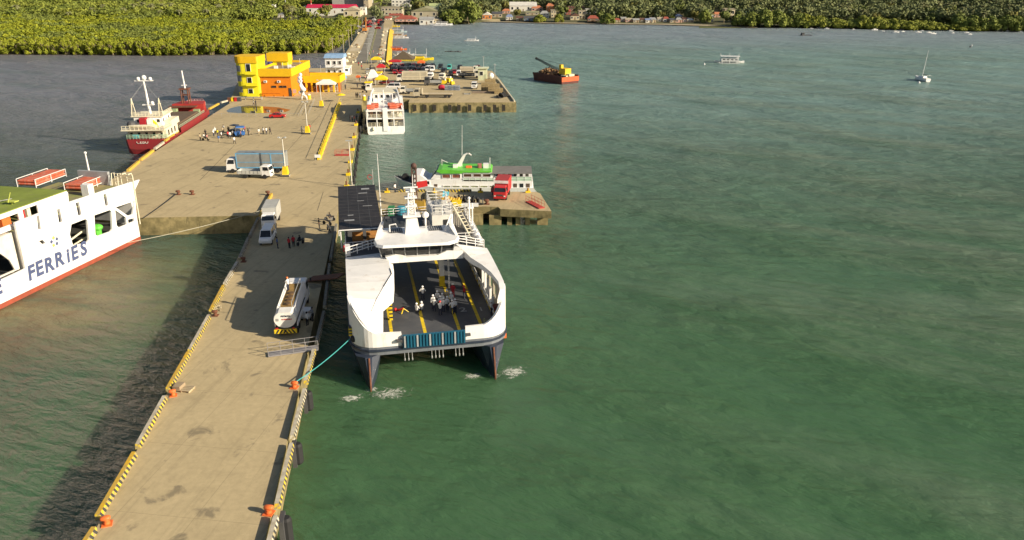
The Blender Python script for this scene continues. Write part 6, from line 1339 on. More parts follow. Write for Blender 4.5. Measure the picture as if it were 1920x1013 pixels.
for k, px, py, rz, c_, lab in (('suv', 737, 132, 175, carblack, 'black car first in the crowded parking row'), ('suv', 748, 132, 185, carblack, 'black car beside the thatched pavilion'), ('suv', 758, 135, 170, white, 'white car in front of the thatched pavilion'), ('suv', 770, 133, 180, carblack, 'dark car behind the long container truck'),
    ('sedan', 782, 134, 178, carred, 'red car squeezed between dark cars in the row'), ('suv', 793, 136, 185, white, 'white car above the container truck tail'), ('suv', 805, 129, 170, carblack, 'black car at the right of the stall canopies'), ('sedan', 741, 138, 182, carsil, 'silver car nearest the yellow stall'), ('sedan', 752, 139, 176, carblack, 'black car nosing to the container truck cab'), ('sedan', 770, 139.5, 184, carsil, 'silver car hugging the container truck roof line'),
    ('suv', 826, 129, 178, carblack, 'lone dark car at the water edge of the quay'), ('van', 842.5, 131, 182, teal, 'turquoise van at the back edge of the quay'), ('suv', 862, 131, 176, maroon, 'maroon car at the back edge of the quay'), ('pickup', 895, 131, 165, carblue, 'dark blue pickup behind the pale green hut'), ('suv', 832, 137, 172, carsil, 'silver car in front of the lone dark car'), ('suv', 845, 142, 182, white, 'white car in front of the turquoise van'), ('sedan', 852, 138, 178, carred, 'red car tucked beside the white truck'), ('van', 860, 143, 184, white, 'white van at the middle of the back row')): 
    car(k, lab, px, py, rad(rz), c_, None, 'van' if k == 'van' else 'pickup' if k == 'pickup' else 'car')
truck('cargo_truck', 'cream cabbed dark bed truck beside the pale green hut', 0, 0, rad(-94), 8, 2.3, 2.6, offw, 'drop', dgrey, p=at(880, 146))
truck('cargo_truck', 'cream cabbed truck with a tan bed behind the quay cranes', 0, 0, rad(-92), 7, 2.3, 2.6, offw, 'canvas', tan, p=at(880, 138))
truck('light_truck', 'small white truck backed up to the timber stack on the quay', 0, 0, rad(176), 4.6, 1.8, 2.2, white, 'drop', grey, cabh=2.2, p=at(890, 166))
truck('light_truck', 'pale truck front half hidden by the flatbed lorry cab', 0, 0, rad(95), 4.4, 1.9, 2.2, offw, 'drop', grey, cabh=2.3, p=at(763, 176))
truck('light_truck', 'cream truck among the yellow machinery stacks', 0, 0, rad(176), 4.6, 1.9, 2.3, offw, 'canvas', cream, cabh=2.3, p=at(829, 150))
truck('light_truck', 'white truck end on behind the container truck', 0, 0, rad(178), 4.6, 1.9, 2.4, white, 'canvas', white, cabh=2.2, p=at(807, 149))
G = 'traffic queued at the town end of the causeway'
for i in range(26):
    px = R.uniform(689, 716); py = R.uniform(36, 55); car(R.choice(['suv', 'sedan', 'van']), 'vehicle in the dense queue where the causeway meets the town', px, py, rad(R.choice([0, 180, 90]) + R.uniform(-15, 15)), R.choice([white, carblack, carsil, maroon, carblue]), G)
# fuel tanker being worked on beside the ferry
ta, tb = at(537, 635), at(566, 553); TA = math.atan2(-(tb - ta).x, (tb - ta).y); TL = 11.2; tb = ta + (tb - ta).normalized() * TL
t = thing('tanker_truck', 'white fuel tanker with an open brown top walkway parked on the pier', 'tanker truck', (ta + tb) / 2, TA)
cab(t, TL / 2 - 2.1, TL / 2, 2.35, .7, 3.0, white)
b = MB(); secs = []
for y in (-TL / 2 + .25, -TL / 2 + .4, TL / 2 - 2.6, TL / 2 - 2.4):
    k = .96 if y in (-TL / 2 + .25, TL / 2 - 2.4) else 1
    secs.append([(1.22 * k * math.cos(a), y, 2.15 + 1.02 * k * math.sin(a)) for a in [math.pi * (.69 + 1.62 * i / 17) for i in range(18)]])
b.loft(secs); b.build('tank', M('tank_white', (.76, .75, .72), .35, stain=(1.2, .6, (.5, .46, .38), .4)), t, smooth=False)
y0, y1 = -TL / 2 + 1.6, TL / 2 - 2.45
b = MB(); b.box(-.68, .68, y0, y1, 2.9, 3.03); b.build('walkway', M('walkway_brown', (.36, .22, .06), .8, c2=(.2, .13, .05), scale=2), t)
for s in (-1, 1):
    b = MB(); b.add([(s * .68, y0, 2.95), (s * .68, y1, 2.95), (s * .95, y1, 3.45), (s * .95, y0, 3.1), (s * 1.22, y1, 2.3), (s * 1.22, y0, 2.3)], [(0, 1, 2, 3), (3, 2, 4, 5), (0, 3, 5), (1, 4, 2)]); b.build('side_coaming', white, t)
b = MB(); b.add([(-.66, -TL / 2 + .3, 3.0), (.66, -TL / 2 + .3, 3.0), (.68, y0, 3.06), (-.68, y0, 3.06)], [(0, 1, 2, 3)]); b.build('rear_top', MATS['tank_white'], t)
for i in range(4):
    yy = y0 + .9 + i * 1.05; b = MB(); b.lathe((0, yy, 3.0), [(.36, 0), (.4, .05), (.4, .12), (.3, .16)], 12); b.build('manhole_lid', M('lid_brown', (.13, .08, .04), .6), t)
b = MB()
for s in (-.62, .62): b.tube([(s, y0 + .2, 3.55), (s, y1, 3.7)], .035, 5); b.tube([(s, y1, 2.95), (s, y1, 3.7)], .035, 5); b.tube([(s, y0 + .2, 2.95), (s, y0 + .2, 3.55)], .035, 5)
b.build('handrail', steel, t)
MB().box(-1.15, 1.15, -TL / 2 + .1, TL / 2 - 2.2, .85, 1.1).build('chassis', dgrey, t); wheels(t, (TL / 2 - 1.2, -TL / 2 + 1.4, -TL / 2 + 2.6), 1.02, .5)
for s in (-1, 1): MB().box(s * 1.2 - .06, s * 1.2 + .06, -TL / 2 + .8, TL / 2 - 2.6, 1.12, 1.5).build('side_guard', white, t)
o = MB().box(-1.2, 1.2, -TL / 2 - .02, -TL / 2 + .1, .62, 1.12).build('rear_bumper', stripe_y, t)
for i in range(6):
    x = -1.0 + i * .4; s = -1 if i < 3 else 1; b = MB(); y_ = -TL / 2 - .03; b.add([(x - .1, y_, .64), (x + .1, y_, .64), (x + .1 - s * .3, y_, 1.1), (x - .1 - s * .3, y_, 1.1)], [(0, 1, 2, 3)]); b.build('chevron', black, o)
lamps(t, -TL / 2 + .02, (-.9, .9), 1.16, .14, .3, True)
lettering('PETRON', .26, navy, t, (.1, -TL / 2 + .235, 2.55), (rad(90), 0, 0), .012); lettering('FLAMMABLE', .2, M('red_letter', (.45, .05, .04)), t, (.2, -TL / 2 + .235, 2.18), (rad(90), 0, 0), .008)
MB().box(-.95, -.65, -TL / 2 + .22, -TL / 2 + .246, 2.0, 2.3).build('placard', grey, t)
# motor tricycle and carts in the crowd
def trike(label, px, py, rz, c, cat='tricycle', s=1.0):
    t = thing('tricycle', label, cat, at(px, py), rz); b = MB(); b.loft([[(-.7, -1.0, .35), (.5, -1.0, .35), (.5, .7, .35), (-.7, .7, .35)], [(-.75, -1.1, 1.0), (.55, -1.1, 1.0), (.55, .9, .9), (-.75, .9, .9)]]); b.build('sidecar', c, t)
    b = MB(); b.loft([[(-.8, -1.15, 1.75), (.6, -1.15, 1.75), (.6, .6, 1.8), (-.8, .6, 1.8)], [(-.7, -1.0, 1.95), (.5, -1.0, 1.95), (.5, .4, 1.95), (-.7, .4, 1.95)]]); b.build('canopy', c, t)
    for x in (-.7, .5):
        for y in (-1, .6): MB().tube([(x, y, .9), (x, y, 1.8)], .035, 5).build('canopy_post', chrome, t)
    b = MB(); b.tube([(.95, -.7, .6), (.95, .1, .75), (.95, .7, .95)], .14, 6); b.box(.82, 1.08, -.7, .1, .75, .88); b.tube([(.65, .55, 1.1), (1.25, .55, 1.1)], .03, 5); b.build('motorcycle', dgrey, t)
    for x, y in ((.95, -.8), (.95, .85), (-.75, -.2)): b = MB(); b.lathe((x, y, .3), [(.2, -.05), (.3, -.05), (.3, .05), (.2, .05)], 12, 'x'); b.build('wheel', tyre, t)
    t.scale = (s, s, s); return t
trike('blue canopied tricycle in the middle of the wharf crowd', 449, 256, rad(110), M('tricycle_blue', (.04, .14, .42), .4), s=1.25)
trike('navy tricycle partly behind the blue one', 440, 250, rad(70), navy, s=1.1)
trike('dark tricycle beside the small yellow guard booth', 683, 167, rad(80), dgrey)
trike('grey tricycle waiting by the orange sunshade', 690, 138, rad(10), grey)
trike('black tricycle parked below the bright yellow stall', 697, 131, rad(30), dgrey)
trike('brown tricycle on the road beside the stalls', 712, 142, rad(60), M('brown_sidecar', (.2, .1, .06)))
def motorbike(label, px, py, rz, grp=None, p=None):
    t = thing('motorcycle', label, 'motorcycle', p or at(px, py), rz, grp); b = MB(); b.tube([(0, -.65, .62), (0, -.1, .72), (0, .25, .8), (0, .5, .95)], .13, 6); b.box(-.13, .13, -.75, .0, .72, .84); b.build('body', dgrey, t)
    b = MB(); b.tube([(-.32, .4, 1.08), (.32, .4, 1.08)], .025, 5); b.tube([(0, .42, 1.05), (0, .68, .32)], .05, 5); b.build('handlebar', chrome, t)
    for y in (-.6, .68): b = MB(); b.lathe((0, y, .3), [(.2, -.05), (.3, -.05), (.3, .05), (.2, .05)], 14, 'x'); b.build('wheel', tyre, t)
    return t
motorbike('dark motorcycle nearest the water at the ferry side of the pier', 617, 434, rad(30)); motorbike('black motorcycle behind another at the pier edge by the ferry', 614, 422, rad(60)); motorbike('motorcycle being straddled near the two people in red', 564, 459, rad(160)); motorbike('black motorcycle lying parked by the yellow kerb near the ferry roof', 619, 414, rad(80))
motorbike('motorcycle with a rider alone on the road by the booth', 684, 174, rad(80)); motorbike('small motorcycle at the left of the wharf crowd', 386, 264, rad(80))

# ---------------------------------------------------------------- pier furniture
hz_m = {}
def hazard(base, name):
    m = bpy.data.materials.new(name); m.use_nodes = True; nt = m.node_tree; N = nt.nodes; L = nt.links; b = N['Principled BSDF']; tc = N.new('ShaderNodeTexCoord'); sp_ = N.new('ShaderNodeSeparateXYZ'); L.new(tc.outputs['Object'], sp_.inputs[0])
    a = N.new('ShaderNodeMath'); a.operation = 'MULTIPLY_ADD'; a.inputs[1].default_value = .6; L.new(sp_.outputs[2], a.inputs[0]); L.new(sp_.outputs[1], a.inputs[2])
    fr = N.new('ShaderNodeMath'); fr.operation = 'FRACT'; mu = N.new('ShaderNodeMath'); mu.operation = 'MULTIPLY'; mu.inputs[1].default_value = 1 / .58; L.new(a.outputs[0], mu.inputs[0]); L.new(mu.outputs[0], fr.inputs[0])
    gt = N.new('ShaderNodeMath'); gt.operation = 'GREATER_THAN'; gt.inputs[1].default_value = .52; L.new(fr.outputs[0], gt.inputs[0])
    nz = N.new('ShaderNodeTexNoise'); nz.inputs['Scale'].default_value = 3; nz.inputs['Detail'].default_value = 6; L.new(tc.outputs['Object'], nz.inputs['Vector'])
    rp = N.new('ShaderNodeValToRGB'); rp.color_ramp.elements[0].position = .44; rp.color_ramp.elements[1].position = .58; rp.color_ramp.elements[0].color = (.33, .27, .14, 1); rp.color_ramp.elements[1].color = (*base, 1); L.new(nz.outputs['Fac'], rp.inputs[0])
    mx = N.new('ShaderNodeMixRGB'); mx.inputs[2].default_value = (.05, .05, .05, 1); L.new(gt.outputs[0], mx.inputs[0]); L.new(rp.outputs[0], mx.inputs[1]); L.new(mx.outputs[0], b.inputs['Base Color']); b.inputs['Roughness'].default_value = .75
    return m
hzy = hazard((.70, .52, .01), 'yellow_black_kerb'); hzw = hazard((.62, .58, .48), 'white_black_kerb')
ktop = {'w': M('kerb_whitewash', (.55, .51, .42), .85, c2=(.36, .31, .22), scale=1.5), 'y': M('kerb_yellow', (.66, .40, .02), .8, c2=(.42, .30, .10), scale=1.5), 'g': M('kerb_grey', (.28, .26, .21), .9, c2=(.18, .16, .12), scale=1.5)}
def kerb(a, c, side, face, topm, label, grp, h=.5, wd=.45):
    A, C = at(*a), at(*c); d = C - A; rz = math.atan2(-d.x, d.y); b = MB(); L_ = d.length; x0, x1 = (-wd, 0) if side < 0 else (0, wd)
    b.loft([[(x0, 0, .0), (x1, 0, .0), (x1 - .06, 0, h), (x0 + .06, 0, h)], [(x0, L_, .0), (x1, L_, .0), (x1 - .06, L_, h), (x0 + .06, L_, h)]])
    o = b.build('kerb_block', [face, topm], loc=A); o.data.polygons[2].material_index = 1; o.rotation_euler = (0, 0, rz)
    k = 0
    for i, p in enumerate(o.data.polygons): p.material_index = 1 if p.center.z > h * .9 else 0
    o.location.z = 3.001; return tag(o, label, 'kerb', grp)
G1 = 'striped kerbs along the open water edge of the pier'; G2 = 'striped kerbs along the ferry edge of the pier'
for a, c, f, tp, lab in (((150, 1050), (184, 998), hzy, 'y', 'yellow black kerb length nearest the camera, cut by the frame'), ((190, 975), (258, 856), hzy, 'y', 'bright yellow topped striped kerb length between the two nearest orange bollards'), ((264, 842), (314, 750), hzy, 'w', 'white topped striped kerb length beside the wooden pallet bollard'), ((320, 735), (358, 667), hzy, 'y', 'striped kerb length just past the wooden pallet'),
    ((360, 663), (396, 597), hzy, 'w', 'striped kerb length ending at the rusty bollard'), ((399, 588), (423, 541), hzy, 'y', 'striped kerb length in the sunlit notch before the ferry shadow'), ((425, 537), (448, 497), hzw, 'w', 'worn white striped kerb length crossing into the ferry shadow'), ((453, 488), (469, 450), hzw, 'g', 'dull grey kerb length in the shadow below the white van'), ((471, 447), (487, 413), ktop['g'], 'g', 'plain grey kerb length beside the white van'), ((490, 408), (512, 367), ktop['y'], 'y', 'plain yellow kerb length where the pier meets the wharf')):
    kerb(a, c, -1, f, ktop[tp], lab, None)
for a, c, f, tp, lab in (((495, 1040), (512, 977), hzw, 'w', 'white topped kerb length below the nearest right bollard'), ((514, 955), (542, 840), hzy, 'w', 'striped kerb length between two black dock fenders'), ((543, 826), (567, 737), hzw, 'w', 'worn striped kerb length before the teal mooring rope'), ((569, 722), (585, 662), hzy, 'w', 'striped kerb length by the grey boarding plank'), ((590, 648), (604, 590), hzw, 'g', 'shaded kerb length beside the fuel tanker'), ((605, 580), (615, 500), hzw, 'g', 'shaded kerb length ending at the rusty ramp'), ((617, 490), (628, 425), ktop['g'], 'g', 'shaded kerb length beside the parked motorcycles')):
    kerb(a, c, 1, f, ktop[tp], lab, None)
for i, (a, c) in enumerate((((243, 322), (263, 305)), ((266, 302), (290, 284)), ((293, 281), (309, 269)), ((312, 266), (328, 254)), ((331, 251), (349, 238)), ((352, 236), (370, 223)), ((373, 221), (390, 209)), ((394, 206), (412, 196)), ((416, 194), (436, 188)))): 
    kerb(a, c, -1, ktop['y'] if i % 3 != 2 else ktop['w'], ktop['y'] if i % 3 != 2 else ktop['w'], 'low worn yellow kerb block on the wharf edge by the red cargo ship', 'worn kerb blocks by the red cargo ship', .45, .6)
bp_ = None
def bollard(px, py, mat, label, s=1.0, rz=0, p=None):
    t = thing('bollard', label, 'bollard', p or at(px, py), rz); b = MB(); b.box(-.5, .5, -.5, .5, 0, .1); b.build('base_plate', mat, t)
    b = MB(); b.lathe((0, 0, .1), [(.38, 0), (.30, .15), (.27, .4), (.34, .55)], 14); b.loft([[(q.x, q.y, q.z) for q in [Vector((0, 0, .75)) + Vector((dx * math.cos(a) * .0 + sx, .34 * k * math.cos(a), .26 * k * math.sin(a))) for a in [6.283 * i / 12 for i in range(12)]]] for sx, k, dx in ((-.55, .5, 0), (-.45, .9, 0), (-.1, 1, 0), (.3, .95, 0), (.42, .5, 0))]); b.build('mooring_head', mat, t, smooth=True); t.scale = (s, s, s); return t
bollard(201, 983, orange, 'orange bollard at the lower end of the bright yellow kerb', .72, rad(20)); bollard(325, 742, orange, 'orange bollard beside the wooden pallet', .66, rad(20)); bollard(552, 727, orange, 'orange bollard holding the teal mooring rope', .70, rad(170)); bollard(504, 963, orange, 'orange bollard by the large black dock fender', .74, rad(170))
bollard(404, 592, rust, 'rusty bollard at the corner of the ferry shadow', .7); bollard(457, 491, rust, 'dark rusty bollard lower than the white van', .7); bollard(335, 365, rust, 'small rusty bollard tied with a black rope on the wharf', .8); bollard(361, 365, rust, 'small rusty bollard standing alone on the wharf', .8); bollard(503, 366, rust, 'small rusty bollard near the yellow kerb corner', .8); bollard(913, 381, rust, 'rusty bollard on the jetty front edge', .9, p=at(913, 383))
def fender(px, py, label, w_=.9, h=2.4, grp=None, z=1.0):
    p = at(px, py, z); t = thing('dock_fender', label, 'fender', p, MB and math.atan2(-dr.x, dr.y), grp); b = MB(); b.box(0, .35, -w_ / 2, w_ / 2, -h / 2, h / 2); b.build('backing', dgrey, t); b = MB(); b.lathe((.45, 0, -h / 2 + .1), [(.3, 0), (.42, .2), (.42, h - .4), (.3, h - .2)], 10); b.build('rubber', black, t); return t
fender(527, 996, 'large black rubber fender on the pier side nearest the camera', 1.4, 2.6, z=1.6); fender(549, 851, 'black rubber fender below the gap in the striped kerb', 1.1, 2.2, z=1.6); fender(570, 752, 'black rubber fender under the teal rope bollard', 1.1, 2.2, z=1.6)
for i, x in enumerate((778, 797, 815, 844, 861, 881, 910, 928, 945)):
    p = at(x, 193); b = MB(); b.box(-.38, .38, -.25, .05, -2.4, -.6); b.box(-.62, -.38, -.32, .05, -2.6, -.4); tag(b.build('fender_recess', M('recess_black', (.035, .03, .025), .9), loc=(p.x, p.y, 3)), 'black block for a fender and shaded recess in the tan quay face', 'fender', 'fenders along the quay face')  # black blocks paint in the dark of the recesses along with their fenders
# mooring ropes
def rope(name, a, c, mat, sag, r, label):
    a, c = Vector(a), Vector(c); b = MB(); pts = []
    for i in range(17): f = i / 16; p = a.lerp(c, f); p.z -= sag * 4 * f * (1 - f); pts.append(p)
    b.tube(pts, r, 5); tag(b.build(name, mat), label, 'rope')
def fw(x, y, z): return (FO.x + x * math.cos(FA) - y * math.sin(FA), FO.y + x * math.sin(FA) + y * math.cos(FA), z)
bq = at(555, 727)
rope('mooring_rope', (bq.x, bq.y, 3.6), fw(-8.4, 2.0, 4.7), M('teal_rope', (.06, .36, .36), .7), .25, .045, 'taut teal mooring rope from an orange bollard to the ferry bow')
bq = at(335, 365); rope('mooring_rope', (bq.x, bq.y, 3.4), (at(268, 412).x, at(268, 412).y, 3.2), black, .1, .06, 'slack black rope from the rusty bollard to the lettered ferry')
bq = at(455, 490); rope('mooring_rope', (at(494, 398).x, at(494, 398).y, 3.4), tuple(at(240, 455, 2.8)), M('pale_rope', (.40, .38, .30)), .3, .05, 'pale rope slanting over the dark water beside the pier')
rope('mooring_rope', (LO.x - 6, LO.y - 40, 16), (LO.x - 9.5, LO.y - 9, 10.2), steel, .2, .06, 'thin grey wire stay running down to the green deck')
# lamp posts with yellow bases
lp0 = None
for px, py, h, lab in ((536, 330, 7.4, 'lamp post beside the blue framed truck'), (577, 251, 7.6, 'lamp post in the middle of the wharf beside two walkers'), (603, 201, 7.6, 'lamp post with a yellow base before the white canopy tent')):
    t = thing('lamp_post', 'white ' + lab, 'lamp post', at(px, py)); b = MB(); b.prism([(-.55, -.55), (.55, -.55), (.55, .55), (-.55, .55)], .35, 1.9, [(-.4, -.4), (.4, -.4), (.4, .4), (-.4, .4)]); b.build('base', yellow, t); MB().box(-.85, .85, -.85, .85, 0, .35).build('plinth', hzw, t)
    MB().tube([(0, 0, 1.9), (0, 0, h)], .12, 8, .08).build('pole', M('pole_white', (.62, .59, .52), .6), t); b = MB(); b.box(-.75, .75, -.15, .15, h, h + .1); b.build('cross_arm', MATS['pole_white'], t)
    for s in (-.6, .6): MB().box(s - .18, s + .18, -.3, .1, h + .1, h + .28).build('floodlight', silver, t)
t = thing('lamp_post', 'slim white lamp post on the wharf edge beyond the dark roofed ferry deck', 'lamp post', at(660, 350)); MB().box(-.4, .4, -.4, .4, 0, .3).build('plinth', cream, t); MB().tube([(0, 0, .3), (0, 0, 8.5)], .12, 8, .07).build('pole', MATS['pole_white'], t); MB().box(-.6, .6, -.12, .12, 8.5, 8.65).build('lamp_head', silver, t)
# row of yellow barriers
n = 13
for i in range(n):
    a = at(598 + 40 * i / n, 300 - 107 * i / n); c = at(598 + 40 * (i + .84) / n, 300 - 107 * (i + .84) / n); d = c - a; b = MB(); L_ = d.length; b.loft([[(-.36, y, 0), (.36, y, 0), (.34, y, .3), (.26, y, .42), (-.26, y, .42), (-.34, y, .3)] for y in (0, L_)])
    o = b.build('traffic_barrier', yellow, loc=a); o.rotation_euler = (0, 0, math.atan2(-d.x, d.y)); tag(o, 'yellow concrete barrier in the long line across the wharf', 'barrier', 'line of yellow barriers')
t = thing('sign_board', 'small white sign board at the near end of the yellow barriers', 'sign', at(596, 302)); MB().box(-.6, .6, -.04, .04, .7, 1.35).build('board', white, t); 
for x in (-.5, .5): MB().tube([(x, 0, 0), (x, 0, .7)], .04, 5).build('leg', steel, t)
t = thing('parasol', 'yellow parasol at the far end of the yellow barriers', 'parasol', at(640, 191)); MB().tube([(0, 0, 0), (0, 0, 2.2)], .04, 5).build('pole', steel, t); b = MB(); b.lathe((0, 0, 2.0), [(1.5, 0), (.8, .35), (.05, .55)], 10); b.build('shade', yellow, t)
# barrels
for px, py, lab in ((580, 186, 'yellow drum with a white sack beside the white sculpture'), (683, 188, 'yellow drum with a white top by the three dark figures')):
    t = thing('drum', lab, 'drum', at(px, py)); b = MB(); b.lathe((0, 0, 0), [(.55, 0), (.58, .1), (.55, .6), (.58, 1.1), (.5, 1.2)], 12); b.build('barrel', yellow, t); b = MB(); b.ball((0, 0, 1.35), (.45, .45, .3)); b.build('sack', white, t)
# yellow fender posts and hung tyres along the ferry edge of the wharf
for i in range(13):
    f = i / 12; px, py = 651 + 21 * f, 352 - 140 * f; p = at(px, py)
    if i % 2 == 0: t = thing('mooring_post', 'yellow mooring post on the wharf edge between the two ferries', 'post', p, 0, 'yellow mooring posts on the wharf edge'); b = MB(); b.box(-.5, .3, -.5, .5, 0, .5); b.build('base', yellow, t); MB().cyl((-.1, 0, .5), .16, .7, 8).build('stub', rust, t)
    q = p + Vector((dr.y, -dr.x, 0)) * .9; b = MB(); b.lathe((0, 0, 0), [(.35, -.2), (.8, -.25), (.9, 0), (.8, .25), (.35, .2)], 12, 'x'); o = b.build('hanging_tyre', tyre, loc=(q.x, q.y, 2.0)); o.rotation_euler = (0, 0, math.atan2(-dr.x, dr.y)); tag(o, 'big black tyre hanging on the wharf side as a fender', 'tyre', 'tyres hung along the wharf side')
# steel ramps, plank, pallet
def ramp(name, label, a, c, w_, mat, rails=True, z0=3.05, z1=3.05, nr=2, cat='gangway'):
    A, C = at(*a, z0), at(*c, z1); d = C - A; L_ = d.to_2d().length; t = thing(name, label, cat, A, math.atan2(-d.x, d.y)); dz = z1 - z0
    b = MB(); b.add([(x, y, z) for y, z in ((0, 0), (L_, dz)) for x in (-w_ / 2, w_ / 2)] + [(x, y, z + .12) for y, z in ((0, 0), (L_, dz)) for x in (-w_ / 2, w_ / 2)], [(0, 2, 3, 1), (4, 5, 7, 6), (0, 1, 5, 4), (2, 6, 7, 3), (0, 4, 6, 2), (1, 3, 7, 5)]); b.build('walkway', mat, t)
    if rails:
        for s in (-1, 1): rail([(s * w_ / 2, 0, .12), (s * w_ / 2, L_, dz + .12)], 1.0, nr, .03, 1.3, mat=mat, parent=t)
    return t
ramp('boarding_plank', 'grey railed boarding plank lying behind the fuel tanker', (503, 666), (596, 653), 1.1, M('plank_grey', (.25, .24, .25), .6))
ramp('steel_ramp', 'dark rusty steel ramp plate lying at the pier edge toward the ferry', (580, 524), (640, 518), 2.0, rust, False, 3.05, 4.0)
ramp('red_gangway', 'red railed gangway lying on the jetty tip', (991, 378), (1016, 391), 1.1, M('gangway_red', (.50, .07, .05), .5), True, 3.05, 3.05)
ramp('red_gangway', 'red gangway frame on the wharf edge near the white lamp post', (629, 291), (655, 291), 1.4, MATS['gangway_red'], True)
p = at(345, 731); t = thing('pallet', 'pale wooden pallet and box beside an orange bollard', 'pallet', p, rad(-10))
for i in range(4): MB().box(-.9, .9, -.55 + i * .3, -.33 + i * .3, .16, .22).build('slat', M('weathered_board', (.42, .34, .22), .85), t)
for x in (-.85, 0, .75): MB().box(x, x + .1, -.55, .57, 0, .16).build('bearer', MATS['weathered_board'], t)
MB().box(-.85, -.1, -.5, .5, .22, .55).build('box', M('flat_carton', (.34, .26, .17), .9), t)
# jetty clutter
q = at(843, 386); t = thing('yellow_excavator_bucket', 'heap of yellow mooring hose machinery at the jetty edge', 'machinery', at(846, 385))
b = MB()
for i in range(7): b.tube([(-1.8 + i * .45, -.6, .3), (-1.4 + i * .45, .2, 1.2 + .2 * math.sin(i)), (-1.0 + i * .45, 1.2, .3)], .28, 6)
b.box(-1.6, 1.4, -.2, .9, 0, .7); b.build('hose_coils', M('amber_yellow', (.55, .32, .03), .6), t); MB().box(.2, 1.8, -1.0, .0, .1, 1.0).build('engine_block', yellow, t)
b = MB(); b.add([(0, 0, 0), (1.8, .5, .4), (2.1, .6, 1.7), (.3, .2, 2.0), (0, .1, .1), (1.8, .6, .5), (2.1, .7, 1.8), (.3, .3, 2.1)], [(0, 1, 2, 3), (7, 6, 5, 4), (0, 4, 5, 1), (1, 5, 6, 2), (2, 6, 7, 3), (3, 7, 4, 0)]); p = at(829, 372); tag(b.build('blue_tarpaulin', M('sky_blue_tarp', (.10, .42, .58), .6), loc=p), 'sky blue tarpaulin sheet flapping above the yellow machinery', 'tarpaulin').scale = (.6, .6, .6)
p = at(878, 384); t = thing('scrap_pile', 'black pile of nets and bikes on the jetty edge', 'scrap pile', p); b = MB(); rr_ = random.Random(5)
for i in range(26): a = (rr_.uniform(-1.9, 1.9), rr_.uniform(-.8, .8), 0); b.tube([a, (a[0] + rr_.uniform(-.8, .8), a[1] + rr_.uniform(-.5, .5), rr_.uniform(.5, 1.6))], rr_.uniform(.1, .22), 5)
b.build('black_net', black, t); b = MB()
for x in (1.9, 2.5): b.lathe((x, 0, .6), [(.45, -.07), (.6, -.07), (.6, .07), (.45, .07)], 12, 'x')
b.build('wheel_frame', dgrey, t)
p = at(805, 378); b = MB(); b.ball((0, 0, .8), (1.5, 1.0, .95), 12, 7); tag(b.build('tarp_bundle', M('olive_grey_tarp', (.09, .09, .07), .8), loc=p), 'round dark tarp bundle on the jetty behind the ferry mast', 'bundle')
p = at(785, 395); t = thing('yellow_generator', 'ochre yellow machine box on the jetty behind the ferry mast', 'machine', p); MB().box(-1.1, 1.1, -.7, .7, .25, 1.7).build('housing', M('ochre_housing', (.42, .26, .04)), t); MB().box(-1.2, 1.2, -.8, .8, 0, .25).build('skid', dgrey, t); MB().cyl((.6, 0, 1.7), .12, .6, 8).build('exhaust', black, t)
p = at(745, 406); t = thing('pump_unit', 'green and blue pump unit at the pier edge behind the ferry bridge', 'machine', p); MB().box(-1.4, -.4, -.6, .6, .2, 1.7).build('green_case', M('pump_green', (.03, .2, .08)), t); MB().lathe((.7, 0, .2), [(.7, 0), (.85, .3), (.85, 1.2), (.6, 1.5)], 12).build('blue_drum', M('pump_blue', (.04, .25, .36)), t); MB().box(-1.6, 1.6, -.7, .7, 0, .2).build('skid', dgrey, t)
t = thing('crane_mast', 'tall dark rusty lattice mast standing on the jetty', 'mast', at(779, 388)); b = MB()
for sx in (-.35, .35):
    for sy in (-.35, .35): b.tube([(sx, sy, 0), (sx, sy, 7)], .09, 5)
for i in range(9): b.tube([(-.35, -.35, i * .75), (.35, -.35, i * .75 + .75)], .07, 4); b.tube([(.35, .35, i * .75), (-.35, .35, i * .75 + .75)], .07, 4)
b.build('lattice', M('mast_brown', (.10, .055, .045), .8), t); b = MB(); b.ball((0, 0, 7.1), .5); b.build('head', MATS['mast_brown'], t)
b = MB(); b.add([(.3, 0, 3.2), (2.2, .1, 3.6), (2.1, .1, 4.6), (.3, 0, 4.3), (.3, .05, 3.2), (2.2, .15, 3.6), (2.1, .15, 4.6), (.3, .05, 4.3)], [(0, 1, 2, 3), (7, 6, 5, 4), (0, 4, 5, 1), (1, 5, 6, 2), (2, 6, 7, 3), (3, 7, 4, 0)]); b.build('red_flag', M('flag_red', (.62, .03, .03), .7), t)
t = thing('signal_post', 'thin post with a red round frame at the jetty root', 'post', at(700, 354)); MB().tube([(0, 0, 0), (0, 0, 3.6)], .09, 6).build('pole', grey, t); b = MB(); b.tube([(-.5 + .42 * math.cos(a), 0, 2.2 + .42 * math.sin(a)) for a in [6.283 * i / 14 for i in range(15)]], .05, 5); b.build('red_ring', red, t)
# hazard kerb on jetty back edge
for x0, x1 in ((748, 768), (782, 798), (832, 884)):
    a = at(x0, 359.5); c = at(x1, 360); b = MB(); b.box(0, .35, 0, (c - a).length, 0, .45); o = b.build('kerb_block', hzy, loc=a); o.rotation_euler = (0, 0, -rad(90)); tag(o, 'yellow black striped kerb block beside the green passenger boat', 'kerb', 'striped kerbs on the jetty')
for px in (726, 814, 901, 990): t = thing('mooring_post', 'ochre mooring post on the jetty edge by the green passenger boat', 'post', at(px, 361), 0, 'mooring posts on the jetty edge'); MB().box(-.45, .45, -.3, .3, 0, .3).build('base', yellow, t); MB().cyl((0, 0, .3), .2, .5, 8).build('stub', M('ochre_housing', (.42, .26, .04)), t)
b = MB(); a, c = at(860, 388), at(897, 387); b.box(a.x, c.x, a.y, a.y + .5, 3.0, 3.55); tag(b.build('kerb_beam', white), 'white painted kerb beam along the jetty front', 'kerb')
